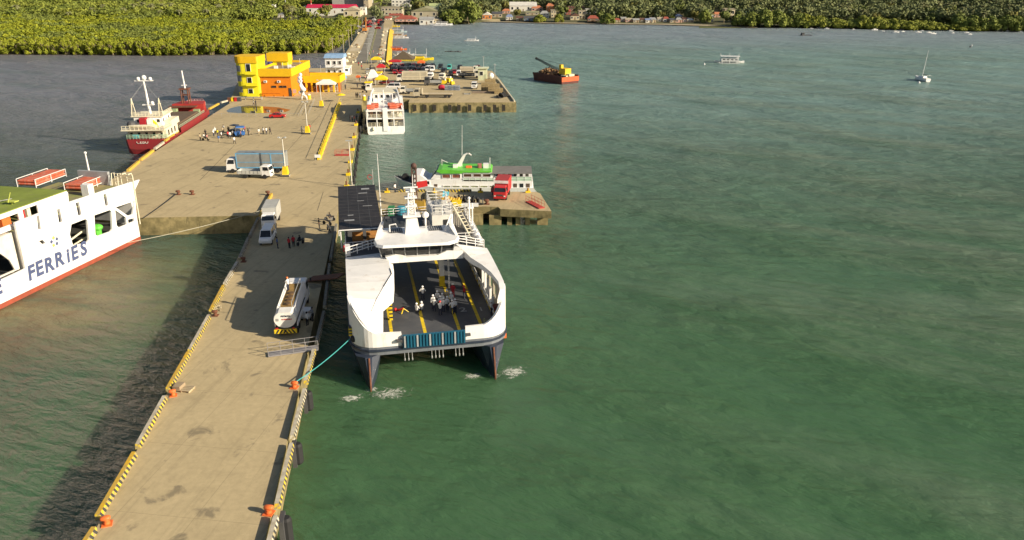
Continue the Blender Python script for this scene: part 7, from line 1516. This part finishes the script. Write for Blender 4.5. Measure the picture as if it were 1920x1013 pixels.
# quay stacks: timber, sacks, drums, pipes
t0 = None
for i, (px, py, cols, rows) in enumerate(((912, 171, 4, 3), (925, 173, 4, 3), (937, 176, 3, 2), (918, 158, 4, 2))):
    t = thing('timber_stack', ('tallest tan timber crate stack on the quay', 'middle tan timber crate stack by the quay rim', 'lowest tan crate stack nearest the quay rim', 'tan crate stack behind the tallest one')[i], 'crates', at(px, py))
    for r in range(rows):
        for k in range(cols): MB().box(-1.7 + k * .95, -.82 + k * .95, -.6, .6, .02 + r * .92, .88 + r * .92).build('crate', M('crate_tan', (.38, .29, .15), .85, c2=(.24, .18, .09), scale=2), t)
for i, px in enumerate((840, 848, 857)):
    t = thing('gas_bottle_rack', ('blue grey bottle rack next to the red heap', 'blue grey bottle rack between two others', 'blue grey bottle rack at the end of its row')[i], 'rack', at(px, 169.5))
    for k in range(5): MB().lathe((-.9 + k * .42, 0, .05), [(.18, 0), (.2, .1), (.2, 1.35), (.08, 1.6)], 8).build('bottle', M('bottle_blue_grey', (.20, .25, .33), .4), t)
    b = MB(); b.box(-1.2, 1.1, -.3, -.26, .5, .6); b.box(-1.2, 1.1, -.3, -.26, 1.1, 1.2); b.box(-1.2, 1.1, -.3, .3, 0, .05); b.build('frame', steel, t)
b = MB(); b.ball((0, 0, .7), (1.2, .8, .9)); b.ball((.5, -.3, .5), (.8, .7, .6)); tag(b.build('red_heap', M('crimson_tarp', (.45, .02, .05), .7), loc=at(828, 168)), 'crimson tarp covered heap beside the bottle racks', 'heap')
for i, (px, py, s) in enumerate(((832, 158, 1), (843, 155, 1.1), (848, 159, .9), (838, 152, .8))):
    t = thing('yellow_pump', ('yellow machine nearest the red heap', 'yellow machine topmost in its cluster', 'yellow machine at the right of the cluster', 'small yellow machine at the back of the cluster')[i], 'machine', at(px, py), i); MB().box(-1.0, 1.0, -.6, .6, .2, 1.3).build('housing', yellow, t); MB().box(-1.1, 1.1, -.7, .7, 0, .2).build('skid', dgrey, t); MB().cyl((.5, 0, 1.3), .3, .6, 8).build('filter', white, t); t.scale = (s, s, s)
for i in range(5):
    b = MB(); p = at(938 + i * 3.2, 184 - i * .8); b.lathe((0, 0, .5 + .3 * (i % 2)), [(.5, -.25), (.95, -.25), (.95, .25), (.5, .25)], 12, 'x'); o = b.build('big_tyre', tyre, loc=p); o.rotation_euler = (0, rad(30 * (i - 2)), i); tag(o, 'black tyre in the pile at the quay corner', 'tyre', 'tyres piled at the quay corner')
b = MB(); b.tube([(-3.8, 0, .18), (3.8, -.3, .18)], .17, 8); b.tube([(-3.8, .5, .18), (3.4, .3, .18)], .17, 8); b.tube([(-3.6, .25, .46), (3.6, 0, .46)], .17, 8); tag(b.build('pipe_bundle', M('dusty_pipe', (.26, .20, .15), .8), loc=at(907, 175)), 'bundle of long dusty pipes lying on the quay', 'pipes')
t = thing('steel_tray', 'square open steel tray lying flat on the quay', 'tray', at(876, 176.5)); MB().box(-1, 1, -.8, .8, 0, .08).build('plate', grey, t)
for x in (-1, .95): MB().box(x, x + .06, -.8, .8, .08, .3).build('lip', grey, t)
for px, py, h, lab in ((907, 150, 8, 'thin pole with a camera behind the pale green hut'), (928, 158, 6.5, 'pale pole at the right rim of the quay')): t = thing('quay_pole', lab, 'pole', at(px, py)); MB().tube([(0, 0, 0), (0, 0, h)], .1, 6, .06).build('pole', silver, t); MB().box(-.3, .3, -.2, .2, h, h + .25).build('lamp_head', silver, t)
b = MB(); b.ball((0, 0, 1.1), (1.0, 1.0, 1.1)); tag(b.build('white_tank', white, loc=at(921, 148)), 'round white tank beside the pale green hut', 'tank')
b = MB(); a, c = at(966, 191), at(933, 148); d = c - a; b.loft([[(0, 0, 0), (.3, 0, 0), (.3, 0, .5), (0, 0, .5)], [(0, d.length, 0), (.3, d.length, 0), (.3, d.length, .5), (0, d.length, .5)]]); o = b.build('kerb_beam', cream, loc=a + Vector((-.4, 0, 0))); o.rotation_euler = (0, 0, math.atan2(-d.x, d.y)); tag(o, 'pale kerb along the outer rim of the quay', 'kerb')
# low fence and gate on the wharf
b = MB(); pts = [at(x, 219) for x in range(400, 575, 8)]
fn = thing('pipe_fence', 'low thin grey pipe fence across the wharf behind the red car', 'fence', pts[0])
b = MB(); b.tube([p - pts[0] + Vector((0, 0, .9)) for p in pts], .03, 4); b.build('rail', steel, fn)
for p in pts[::2]: MB().tube([p - pts[0], p - pts[0] + Vector((0, 0, 1))], .035, 4).build('post', steel, fn)
for a, c, lab in (((563, 217), (577, 190), 'thin grey pipe fence running toward the white sculpture'), ((579, 217), (590, 190), 'second thin grey pipe fence beside the lamp post lane')):
    A, C = at(*a), at(*c); fn = thing('pipe_fence', lab, 'fence', A); b = MB(); b.tube([(0, 0, .95), C - A + Vector((0, 0, .95))], .035, 4); b.tube([(0, 0, .5), C - A + Vector((0, 0, .5))], .03, 4); b.build('rail', steel, fn)
    for k in range(7): f = (C - A) * (k / 6); MB().tube([f, f + Vector((0, 0, 1))], .035, 4).build('post', steel, fn)
# cargo at the water corner of the terminal
for i, (px, c_) in enumerate(((431, rust), (437, yellow), (442, red), (449, dgrey))): tag(MB().box(-.55, .55, -.5, .5, 0, 1.1).build('crate', c_, loc=at(px, 190)), ('rusty', 'yellow', 'red', 'dark grey')[i] + ' bin in the row at the foot of the yellow tower', 'bin')
t = thing('work_table', 'long low steel trestle at the foot of the yellow tower', 'trestle', at(468, 187)); MB().box(-4, 4, -.5, .5, .7, .8).build('top', grey, t)
for x in (-3.8, -1.2, 1.2, 3.8): MB().box(x - .05, x + .05, -.4, .4, 0, .7).build('leg', grey, t)
b = MB(); a = at(404, 590); rr_ = random.Random(8)
for i in range(9): b.tube([(rr_.uniform(-.5, .5), rr_.uniform(-.4, .8), .06 + i * .03), (rr_.uniform(-.5, .5), rr_.uniform(-.2, 1.0), .1 + i * .03), (rr_.uniform(-.5, .5), rr_.uniform(-.4, .8), .05 + i * .03)], .05, 5)
tag(b.build('rope_coil', M('dirty_rope', (.42, .36, .24), .9), loc=at(407, 583)), 'loose pale rope coil on the kerb by the rusty bollard', 'rope')
# poles along the causeway
for i, (px, py) in enumerate(((625, 108), (645, 100), (655, 88), (660, 76), (673, 60), (680, 52))):
    t = thing('utility_pole', 'wooden utility pole on the mangrove side of the causeway', 'utility pole', at(px, py), 0, 'utility poles by the causeway'); MB().tube([(0, 0, 0), (0, 0, 9)], .16, 6, .1).build('pole', M('pole_timber', (.42, .36, .26), .85), t); MB().box(-1.3, 1.3, -.08, .08, 8.0, 8.2).build('cross_arm', MATS['pole_timber'], t)
for i in range(9):
    f = i / 8; p = at(690 + 13.5 * f, 115 - 62 * f ** .8); t = thing('street_light', 'slim double armed street light on the causeway median', 'street light', p, 0, 'street lights on the causeway median'); MB().tube([(0, 0, 0), (0, 0, 7.5)], .1, 6, .06).build('pole', silver, t); MB().box(-1.4, 1.4, -.06, .06, 7.4, 7.5).build('arm', silver, t)
t = thing('radio_mast', 'thin red and white radio mast behind the crimson roof', 'mast', left_base(585, 27))
for i in range(8): MB().tube([(0, 0, i * 3), (0, 0, i * 3 + 3)], .5 - i * .03, 6).build('mast_section', red if i % 2 else white, t)
t = thing('chimney_pole', 'plain grey pole rising out of the mangrove stand', 'pole', left_base(537, 24)); MB().tube([(0, 0, 0), (0, 0, 18)], .4, 6, .25).build('pole', silver, t); MB().box(-.8, .8, -.1, .1, 16, 16.2).build('cross_arm', silver, t)
t = thing('excavator', 'rusty orange excavator with a raised boom on the sandy causeway verge', 'excavator', at(684, 61)); oc = M('excavator_orange', (.45, .18, .04), .6)
MB().box(-1.3, 1.3, -1.8, 1.8, 0, .9).build('tracks', dgrey, t); MB().box(-1.3, 1.3, -1.8, 1.4, 1.0, 2.7).build('house', oc, t); b = MB(); b.tube([(.5, 1, 2), (.9, 1.6, 9.0)], .5, 6, .35); b.tube([(.9, 1.6, 9.0), (-1.2, 1.8, 5.2)], .35, 6, .25); b.build('boom', oc, t); b = MB(); b.box(-1.9, -.7, 1.3, 2.3, 4.2, 5.3); b.build('bucket', rust, t)
# boulders and heaps on the causeway verges
for i in range(46):
    f = R.random(); py = 122 - 72 * f; lft = R.random() < .5; px = (R.uniform(647, 668) if lft else R.uniform(708, 722)) + f * (22 if lft else 6); b = MB(); s = R.uniform(.4, 1.1); b.ball((0, 0, s * .3), (s * R.uniform(.7, 1.3), s * R.uniform(.6, 1.1), s * R.uniform(.5, .8)), 7, 4); tag(b.build('boulder', R.choice([sand, tan, cream, grey, wood]), loc=at(px, py)), 'pale boulder or rubble lump strewn on the causeway verge', 'boulder', 'rubble on the causeway verges')
# foam round the ferry stems
def foam_mat():
    m = bpy.data.materials.new('sea_foam'); m.use_nodes = True; nt = m.node_tree; N = nt.nodes; L = nt.links; b = N['Principled BSDF']; b.inputs['Base Color'].default_value = (.66, .68, .62, 1); b.inputs['Roughness'].default_value = .8
    tc = N.new('ShaderNodeTexCoord'); g = N.new('ShaderNodeNewGeometry'); ln = N.new('ShaderNodeVectorMath'); ln.operation = 'LENGTH'; L.new(tc.outputs['Object'], ln.inputs[0])
    n1 = N.new('ShaderNodeTexNoise'); n1.inputs['Scale'].default_value = 1.6; n1.inputs['Detail'].default_value = 7; n1.inputs['Roughness'].default_value = .72; n1.inputs['Distortion'].default_value = 1.2; L.new(g.outputs['Position'], n1.inputs['Vector'])
    f = N.new('ShaderNodeMapRange'); f.inputs[1].default_value = .15; f.inputs[2].default_value = 1.0; f.inputs[3].default_value = .12; f.inputs[4].default_value = -.22; L.new(ln.outputs['Value'], f.inputs[0])
    ad = N.new('ShaderNodeMath'); L.new(n1.outputs['Fac'], ad.inputs[0]); L.new(f.outputs[0], ad.inputs[1])
    r = N.new('ShaderNodeMapRange'); r.inputs[1].default_value = .49; r.inputs[2].default_value = .70; r.inputs[4].default_value = .85; L.new(ad.outputs[0], r.inputs[0]); L.new(r.outputs[0], b.inputs['Alpha']); return m
foam = foam_mat(); b = MB(); b.add([(math.cos(i * .2094), math.sin(i * .2094), 0) for i in range(30)], [tuple(range(30))]); fme = b.mesh('foam', foam)
for i, (x, y, sx, sy) in enumerate(((-6.6, -2.3, 1.4, 1.0), (-4.8, -3.6, 3.2, 2.2), (6.3, -2.0, 1.1, 1.1), (8.5, -1.6, 3.0, 2.4), (3.9, -1.6, 2.1, 1.1), (-8.8, -3.8, 2.2, 1.6))):
    o = bpy.data.objects.new('foam', fme); col.objects.link(o); q = fw(x, y + 1.2, .03 + i * .004); o.location = q; o.scale = (sx, sy, 1); o.rotation_euler = (0, 0, FA); tag(o, 'white foam churned up round the ferry stems', kind='stuff')
# thin railing along the yellow barriers
a, c = at(598, 300), at(638, 193); fn = thing('pipe_railing', 'tall thin yellow railing standing over the line of barriers', 'railing', a); d = c - a
b = MB(); b.tube([(0, 0, 1.5), d + Vector((0, 0, 1.5))], .04, 4); b.build('rail', yellow, fn)
for k in range(22): f = d * (k / 21); MB().tube([f, f + Vector((0, 0, 1.5))], .035, 4).build('post', yellow, fn)
# the rest of the packed parking row
G = 'vehicles packed at the back of the quay'
for i in range(20):
    px = 736 + (i % 10) * 8.2 + R.uniform(-1.5, 1.5); py = 127.5 + (i // 10) * 6.5 + R.uniform(-.8, .8)
    car(R.choice(['suv', 'sedan', 'van', 'suv']), 'vehicle packed into the dense parking rows at the back of the quay', px, py, rad(R.choice([0, 180]) + R.uniform(-12, 12)), R.choice([white, carblack, carsil, white, maroon, carblack]), G)
# ---------------------------------------------------------------- people
skin = M('skin', (.30, .17, .10), .6, var=.05); hairm = M('black_hair', (.015, .013, .012), .6); shoe = M('dark_shoe', (.03, .028, .026), .6)
cl = {k: M('cloth_' + k, c, .85, var=.1, scale=4) for k, c in dict(white=(.70, .69, .67), navy=(.03, .035, .06), black=(.025, .025, .028), red=(.50, .03, .04), yellow=(.68, .60, .03), blue=(.05, .12, .30), grey=(.28, .28, .28), teal=(.08, .30, .38), pink=(.50, .24, .22), tan=(.40, .33, .22), orange=(.65, .18, .04)).items()}
helm = {k: M('helmet_' + k, c, .3, var=.03) for k, c in dict(white=(.80, .80, .78), red=(.55, .03, .03), orange=(.75, .18, .03)).items()}
def skinned(nodes, edges, root, sub=1):
    me = bpy.data.meshes.new('person'); names = list(nodes); idx = {n: i for i, n in enumerate(names)}
    me.from_pydata([nodes[n][0] for n in names], [(idx[a], idx[c]) for a, c in edges], []); o = bpy.data.objects.new('tmp', me); col.objects.link(o)
    md = o.modifiers.new('s', 'SKIN'); md.use_smooth_shade = True
    for n in names:
        sv = me.skin_vertices[0].data[idx[n]]; r = nodes[n][1]; sv.radius = r if hasattr(r, '__len__') else (r, r); sv.use_root = n == root
    s_ = o.modifiers.new('u', 'SUBSURF'); s_.levels = sub
    bpy.context.view_layer.update(); m2 = bpy.data.meshes.new_from_object(o.evaluated_get(bpy.context.evaluated_depsgraph_get())); bpy.data.objects.remove(o); return m2
def pose(kind):
    """joints of a 1.7 m figure facing -y"""
    J = dict(pel=(0, 0, .92), wai=(0, .01, 1.08), che=(0, 0, 1.28), nk=(0, 0, 1.44), hd0=(0, -.01, 1.53), hd1=(0, -.02, 1.63))
    for s, S in ((-1, 'l'), (1, 'r')):
        J['sh' + S] = (s * .17, 0, 1.39); J['hp' + S] = (s * .09, 0, .88)
        if kind in ('stand', 'walk'):
            J['el' + S] = (s * .24, .03, 1.12); J['wr' + S] = (s * .25, -.06, .88); dk = (0, -.12, -.99)
            f = (.16 * s if kind == 'walk' else .0); J['kn' + S] = (s * .10, -f - .02, .49); J['an' + S] = (s * .10, -f * 1.6 + (.04 if f < 0 else 0), .09 + (.05 if f < 0 else 0)); J['to' + S] = (s * .11, J['an' + S][1] - .17, .04 + (.02 if f < 0 else 0))
        elif kind == 'hips':
            J['el' + S] = (s * .36, .06, 1.16); J['wr' + S] = (s * .19, -.07, 1.02); dk = (-s * .7, -.5, -.45); J['kn' + S] = (s * .11, -.02, .49); J['an' + S] = (s * .12, 0, .09); J['to' + S] = (s * .14, -.17, .04)
        elif kind == 'reach':
            J['el' + S] = (s * .22, -.16, 1.2); J['wr' + S] = (s * .14, -.40, 1.18); dk = (0, -.98, -.1); J['kn' + S] = (s * .11, -.02, .49); J['an' + S] = (s * .12, 0, .09); J['to' + S] = (s * .14, -.17, .04)
        elif kind == 'sit':
            J['el' + S] = (s * .24, -.08, 1.13); J['wr' + S] = (s * .16, -.30, 1.05); dk = (-s * .2, -.95, -.2); J['kn' + S] = (s * .16, -.40, .92); J['an' + S] = (s * .15, -.38, .50); J['to' + S] = (s * .16, -.55, .46)
        else:
            J['el' + S] = (s * .24, -.14, 1.1); J['wr' + S] = (s * .12, -.36, 1.02); dk = (-s * .3, -.9, -.3); J['kn' + S] = (s * .17, -.36, 1.05); J['an' + S] = (s * .13, -.06, .72); J['to' + S] = (s * .15, -.22, .66)
        w_ = Vector(J['wr' + S]); d = Vector(dk).normalized(); pm = w_ + d * .07; J['pm' + S] = tuple(pm); side = d.cross(Vector((s * 1.0, 0, .15))).normalized() if abs(d.z) < .9 else Vector((0, 1, 0))
        side = (side - d * side.dot(d)).normalized(); curl = Vector((-s, 0, 0)) if abs(d.x) < .6 else Vector((0, -1, 0))
        for k in range(4):
            a = pm + side * (.027 - .018 * k) + d * .015; ln = (.070, .078, .072, .056)[k]; J[f'f{k}a{S}'] = tuple(a + d * ln * .5); J[f'f{k}b{S}'] = tuple(a + d * ln * .85 + curl * ln * .35)
        J['th' + S] = tuple(w_ + d * .035 + side * .045); J['tt' + S] = tuple(w_ + d * .075 + side * .062)
    if kind in ('squat',):
        for k in list(J): J[k] = (J[k][0], J[k][1], J[k][2] - .62)
    if kind == 'sit':
        for k in list(J): J[k] = (J[k][0], J[k][1], J[k][2] - .02)
    return J
RAD = dict(pel=(.15, .12), wai=(.135, .105), che=(.165, .12), nk=(.06, .06), hd0=(.075, .085), hd1=(.085, .10), sh=.075, el=.05, wr=.033, pm=(.04, .028), th=.012, tt=.009, hp=.10, kn=.065, an=.042, to=.04, f=.009)
def figure(kind):
    J = pose(kind); nodes = {}
    for k, p in J.items():
        base = k if k in RAD else ('f' if k[0] == 'f' and k[1].isdigit() else k[:2]); nodes[k] = (p, RAD[base])
    E_ = [('pel', 'wai'), ('wai', 'che'), ('che', 'nk'), ('nk', 'hd0'), ('hd0', 'hd1')]
    for S in 'lr':
        E_ += [('che', 'sh' + S), ('sh' + S, 'el' + S), ('el' + S, 'wr' + S), ('wr' + S, 'pm' + S), ('wr' + S, 'th' + S), ('th' + S, 'tt' + S), ('pel', 'hp' + S), ('hp' + S, 'kn' + S), ('kn' + S, 'an' + S), ('an' + S, 'to' + S)]
        for k in range(4): E_ += [('pm' + S, f'f{k}a{S}'), (f'f{k}a{S}', f'f{k}b{S}')]
    me = skinned(nodes, E_, 'pel'); me.materials.clear(); me.materials.append(skin)
    hd = Vector(J['hd1'])
    # face: nose and brow pulled from the surface, ears as small bumps
    for v in me.vertices:
        d = v.co - hd
        if d.y < -.07 and abs(d.x) < .02 and -.06 < d.z < .0: v.co.y -= .02
    segs = {'shirt': [('pel', 'wai'), ('wai', 'che'), ('che', 'nk')] + [(a + S, c + S) for S in 'lr' for a, c in (('sh', 'el'),)], 'trousers': [(a + S, c + S) for S in 'lr' for a, c in (('hp', 'kn'), ('kn', 'an'))] + [('pel', 'pel')], 'shoe': [(a + S, c + S) for S in 'lr' for a, c in (('an', 'to'),)], 'skin': [('nk', 'hd0'), ('hd0', 'hd1')] + [(a + S, c + S) for S in 'lr' for a, c in (('el', 'wr'), ('wr', 'pm'))]}
    V = {k: [(Vector(J[a]), Vector(J[c])) for a, c in l] for k, l in segs.items()}
    def dist(p, a, c):
        ab = c - a; t = 0 if ab.length_squared < 1e-9 else max(0, min(1, (p - a).dot(ab) / ab.length_squared)); return (p - a - ab * t).length
    def owner(p): return min(V, key=lambda k: min(dist(p, a, c) for a, c in V[k]) - (.03 if k == 'shirt' else 0))
    parts = {'shirt': [], 'trousers': [], 'shoe': []}
    for f in me.polygons:
        o = owner(f.center)
        if o in parts: parts[o].append(f)
    out = {}
    for k, fs in parts.items():
        b = MB(); mp = {}; vs, fl2 = [], []
        for f in fs:
            q = []
            for vi in f.vertices:
                if vi not in mp: v = me.vertices[vi]; mp[vi] = len(vs); vs.append(v.co + v.normal * (.014 if k != 'shoe' else .012))
                q.append(mp[vi])
            fl2.append(tuple(q))
        b.add(vs, fl2); out[k] = b.mesh(k, shoe, True)
    hm = MB(); hm.loft([[(hd.x + r * 1.0 * math.cos(a), hd.y + .01 + r * 1.18 * math.sin(a), hd.z + z) for a in [6.283 * i / 12 for i in range(12)]] for r, z in ((.14, .0), (.125, .03), (.118, .08), (.08, .135), (.02, .155))]); 
    hr = MB(); hr.loft([[(hd.x + r * math.cos(a), hd.y + .02 + r * 1.12 * math.sin(a), hd.z + z) for a in [6.283 * i / 12 for i in range(12)]] for r, z in ((.085, -.06), (.104, .0), (.1, .05), (.07, .105), (.02, .12))])
    eye = MB()
    for s in (-1, 1): eye.ball((hd.x + s * .032, hd.y - .098, hd.z - .015), (.011, .008, .008), 6, 4); 
    eye.box(hd.x - .022, hd.x + .022, hd.y - .094, hd.y - .088, hd.z - .085, hd.z - .077)
    return dict(body=me, shirt=out['shirt'], trousers=out['trousers'], shoe=out['shoe'], helmet=hm.mesh('helmet', helm['white'], True), hair=hr.mesh('hair', hairm, True), face=eye.mesh('face', hairm))
FIG = {k: figure(k) for k in ('stand', 'walk', 'hips', 'reach', 'sit', 'squat')}
def person(kind, label, loc, face, shirt='white', trousers='navy', hat=None, grp=None, s=1.0):
    """face: heading in degrees, 0 looks towards the camera (-y)"""
    F = FIG[kind]; t = bpy.data.objects.new('person', F['body']); col.objects.link(t); t.location = loc; t.rotation_euler = (0, 0, rad(face)); t.scale = (s, s, s); tag(t, label, 'person', grp)
    def part(nm, me, m):
        o = bpy.data.objects.new(nm, me); col.objects.link(o); o.parent = t; o.material_slots[0].link = 'OBJECT'; o.material_slots[0].material = m
    part('shirt', F['shirt'], cl[shirt]); part('trousers', F['trousers'], cl[trousers]); part('shoes', F['shoe'], shoe); part('face', F['face'], hairm)
    if hat: part('helmet', F['helmet'], helm[hat])
    else: part('hair', F['hair'], hairm)
    return t
DK = 4.245
def pd(px, py): q = fl(px, py, DK); return fw(q[0] * 1.03, q[1], DK)
for a in (('hips', 'crew member in white standing apart on the second yellow lane line', 793, 563, 180, 'white', 'navy', 'white'),
          ('stand', 'crew member with arms out at the back left of the huddle', 812, 580, 200, 'white', 'navy', 'white'), ('stand', 'crew member at the rear of the huddle with a grey white shirt', 820, 572, 185, 'white', 'navy', 'white'),
          ('stand', 'crew member standing highest beside the central pillar foot', 837, 570, 170, 'tan', 'navy', 'white'), ('stand', 'person in a full red overall behind the huddle', 848, 558, 175, 'red', 'red', 'white'),
          ('reach', 'person in red and white by the third lane line holding a pole', 868, 562, 90, 'red', 'navy', 'red'), ('hips', 'crew member at the left end of the huddle', 814, 585, 170, 'white', 'navy', 'white'),
          ('stand', 'crew member in the middle of the huddle turned away', 825, 582, 190, 'white', 'navy', 'white'), ('stand', 'crew member in the huddle centre next to the red helmet', 831, 586, 175, 'white', 'navy', 'white'),
          ('stand', 'crew member in white right of the huddle centre', 838, 583, 160, 'white', 'navy', 'white'), ('stand', 'crew member at the back right of the huddle', 845, 575, 200, 'white', 'navy', 'white'),
          ('reach', 'crew member in the red helmet at the front of the huddle', 825, 592, 180, 'white', 'navy', 'red'), ('hips', 'crew member at the front right of the huddle, left of a pair', 847, 590, 185, 'white', 'navy', 'white'), ('stand', 'crew member rightmost of the huddle on the lane line', 852, 588, 150, 'white', 'navy', 'white'), ('stand', 'crew member half hidden at the heart of the huddle', 829, 577, 180, 'white', 'navy', 'white'),
          ('squat', 'crouching crew member left of another on the deck', 782, 586, 150, 'white', 'navy', 'white'), ('squat', 'crouching crew member touching the yellow lane line', 791, 583, 210, 'white', 'navy', 'white'),
          ('reach', 'crew member leaning beside the red deck box at the ferry side', 918, 592, 80, 'white', 'navy', 'white')):
    k, lab, px, py, fc, sh, tr, ht = a; person(k, lab, pd(px, py), fc, sh, tr, ht, s=1.03)
q = pd(929, 592); t = thing('deck_box', 'maroon and yellow striped box at the ferry side wall', 'box', q, FA); MB().box(-.5, .5, -.4, .4, .1, 1.3).build('case', M('maroon_case', (.20, .04, .035)), t); MB().box(-.52, .52, -.42, .42, 0, .1).build('skid', black, t)
for z in (.3, .6): MB().box(-.51, .51, -.41, -.4, z, z + .14).build('yellow_stripe', stripe_y, t)
q = pd(758, 586); t = thing('hose_stand', 'yellow tripod stand with a red hose on the car deck', 'stand', q, FA); b = MB()
for a in (0, 2.1, 4.2): b.tube([(.55 * math.cos(a), .55 * math.sin(a), .03), (0, 0, .5)], .05, 5)
b.build('tripod', yellow, t); b = MB(); b.tube([(-.9, .5, .1), (-.5, .2, .3), (0, 0, .5)], .12, 6); b.ball((-.9, .5, .25), .2); b.build('red_hose', red, t)
# tanker crew
tk = bpy.data.objects['tanker_truck']
def tloc(x, y, z): return (tk.location.x + x * math.cos(TA) - y * math.sin(TA), tk.location.y + x * math.sin(TA) + y * math.cos(TA), tk.location.z + z)
person('reach', 'worker in an orange helmet standing on the tanker walkway', tloc(-.45, .9, 3.0), 250, 'white', 'navy', 'orange')
person('reach', 'man in a grey shirt facing the pier edge beside the tanker', at(587, 602), 300, 'grey', 'black'); person('stand', 'man in a white shirt beside the tanker hose cart', at(577, 611), 230, 'white', 'black'); 
t = thing('hose_cart', 'white hose cart beside the fuel tanker', 'cart', at(577, 597)); MB().box(-.5, .5, -.9, .9, .35, .5).build('tray', silver, t); MB().box(-.45, .45, -.7, -.1, .5, 1.2).build('reel_case', white, t); MB().box(-.45, .45, .1, .8, .5, 1.1).build('pump_case', white, t)
for x in (-.5, .5):
    for y in (-.6, .6): b = MB(); b.lathe((x, y, .2), [(.1, -.06), (.2, -.06), (.2, .06), (.1, .06)], 10, 'x'); b.build('wheel', tyre, t)
# on the pier
for a in (('stand', 'person in a blue top leaning by the white van', 521, 466, 100, 'blue', 'navy'), ('stand', 'person in red at the left of the chatting pair', 543, 466, 150, 'red', 'black'), ('stand', 'person in red at the right of the chatting pair', 551, 463, 200, 'red', 'black'), ('sit', 'person in black sitting on a motorcycle near the pair in red', 563, 462, 240, 'black', 'black'),
          ('stand', 'person in black standing near the motorcycles at the ferry', 599, 429, 90, 'black', 'black'), ('sit', 'rider in dark clothes on a motorcycle behind the ferry shadow line', 619, 418, 60, 'black', 'grey'),
          ('walk', 'lone walker in white left of the middle lamp post', 566, 250, 150, 'white', 'tan'), ('stand', 'person in dark clothes right of the middle lamp post', 581, 246, 30, 'red', 'black'), ('walk', 'person in white walking out of the wharf crowd', 440, 270, 60, 'white', 'black'),
          ('stand', 'person in cream leftmost of four near the wharf lamp', 486, 254, 20, 'white', 'tan'), ('stand', 'tallest person in white of four standing together', 494, 252, 340, 'white', 'black'), ('stand', 'person in white second from the end of four', 500, 252, 20, 'white', 'navy'), ('walk', 'person in black at the end of four', 507, 252, 60, 'black', 'black'),
          ('stand', 'person standing by the small motorcycle left of the crowd', 376, 264, 60, 'tan', 'black'), ('sit', 'person in white on the small motorcycle left of the crowd', 383, 264, 80, 'white', 'navy'), ('sit', 'person in pink on the small motorcycle left of the crowd', 389, 265, 80, 'pink', 'tan'), ('stand', 'person in black behind the small motorcycle', 386, 256, 10, 'black', 'black'),
          ('stand', 'person in a white cap at the left of the crowd', 401, 256, 60, 'white', 'navy'), ('stand', 'person in pale clothes next to the white cap', 404, 252, 30, 'white', 'black'), ('stand', 'person in a bright yellow shirt in the crowd', 408.5, 256, 0, 'yellow', 'navy'), ('stand', 'person in tan behind the bright yellow shirt', 418, 251, 20, 'tan', 'black'), ('stand', 'person in a big white top at the back of the crowd', 420, 247, 320, 'white', 'tan'), ('walk', 'person in navy at the front of the crowd', 411, 267, 40, 'blue', 'tan'), ('stand', 'person in white in the crowd centre', 416, 260, 90, 'white', 'black'),
          ('stand', 'person in black at the back between the tricycles', 429, 250, 10, 'black', 'black'), ('stand', 'person in red in the crowd before the navy tricycle', 428, 259, 60, 'red', 'black'), ('stand', 'person in white beside the red shirted one', 432, 260, 40, 'white', 'navy'), ('stand', 'person in pale blue leaning on the blue tricycle', 437, 257, 80, 'grey', 'navy'), ('stand', 'person in pink beside the blue tricycle', 452, 258, 300, 'pink', 'navy'), ('stand', 'person in white right of the blue tricycle', 457, 255, 320, 'white', 'navy'), ('stand', 'person in dark red behind the blue tricycle', 459, 249, 10, 'red', 'black'), ('stand', 'person in black bending right of the crowd', 466, 254, 70, 'black', 'black'), ('walk', 'person in grey walking off right of the crowd', 469, 253, 110, 'grey', 'tan'),
          ('stand', 'figure in black leftmost of three by the yellow drum', 668, 184, 10, 'black', 'black'), ('stand', 'figure in black in the middle of three by the yellow drum', 671, 184, 340, 'black', 'black'), ('stand', 'figure in grey rightmost of three by the yellow drum', 675, 184.5, 20, 'grey', 'black'), ('stand', 'guard standing before the pink banner at the wharf gate', 648, 168, 0, 'navy', 'black'),
          ('walk', 'person in grey crossing near the puddle', 476, 199, 100, 'grey', 'navy'), ('stand', 'person in dark clothes by the puddle', 480, 199, 60, 'black', 'black'), ('stand', 'person in white standing on the jetty near the boat bow', 741, 361, 60, 'white', 'navy'), ('stand', 'person in black beside the red jetty truck', 924, 366, 280, 'black', 'black'), ('stand', 'person in navy beside the red jetty truck', 928, 363, 300, 'navy', 'black'),
          ('stand', 'person in black leftmost at the wharf edge by the white ferry', 657, 229, 120, 'black', 'black'), ('stand', 'person in grey at the wharf edge by the white ferry', 661, 228, 80, 'grey', 'black'), ('stand', 'person in dark red at the wharf edge by the white ferry', 665, 229, 100, 'red', 'black'), ('stand', 'person in navy sitting group at the wharf edge', 669, 227, 60, 'navy', 'black'), ('stand', 'person in black near the flatbed lorry cab', 751, 176, 60, 'black', 'black')):
    k, lab, px, py, fc, sh, tr = a; p = at(px, py)
    if k == 'sit': p = p + Vector((0, 0, 0))
    person(k, lab, p, fc, sh, tr, 'white' if 'white cap' in lab else None)
rr_ = random.Random(21)
for i in range(26):
    py = rr_.uniform(96, 166); px = rr_.uniform(664, 720) if py > 120 else rr_.uniform(690, 720)
    person(rr_.choice(['stand', 'walk']), 'tiny distant figure among the stalls at the causeway entrance', at(px, py), rr_.uniform(0, 360), rr_.choice(['white', 'red', 'black', 'blue', 'grey', 'pink']), rr_.choice(['black', 'navy', 'tan']), None, 'people among the causeway stalls')
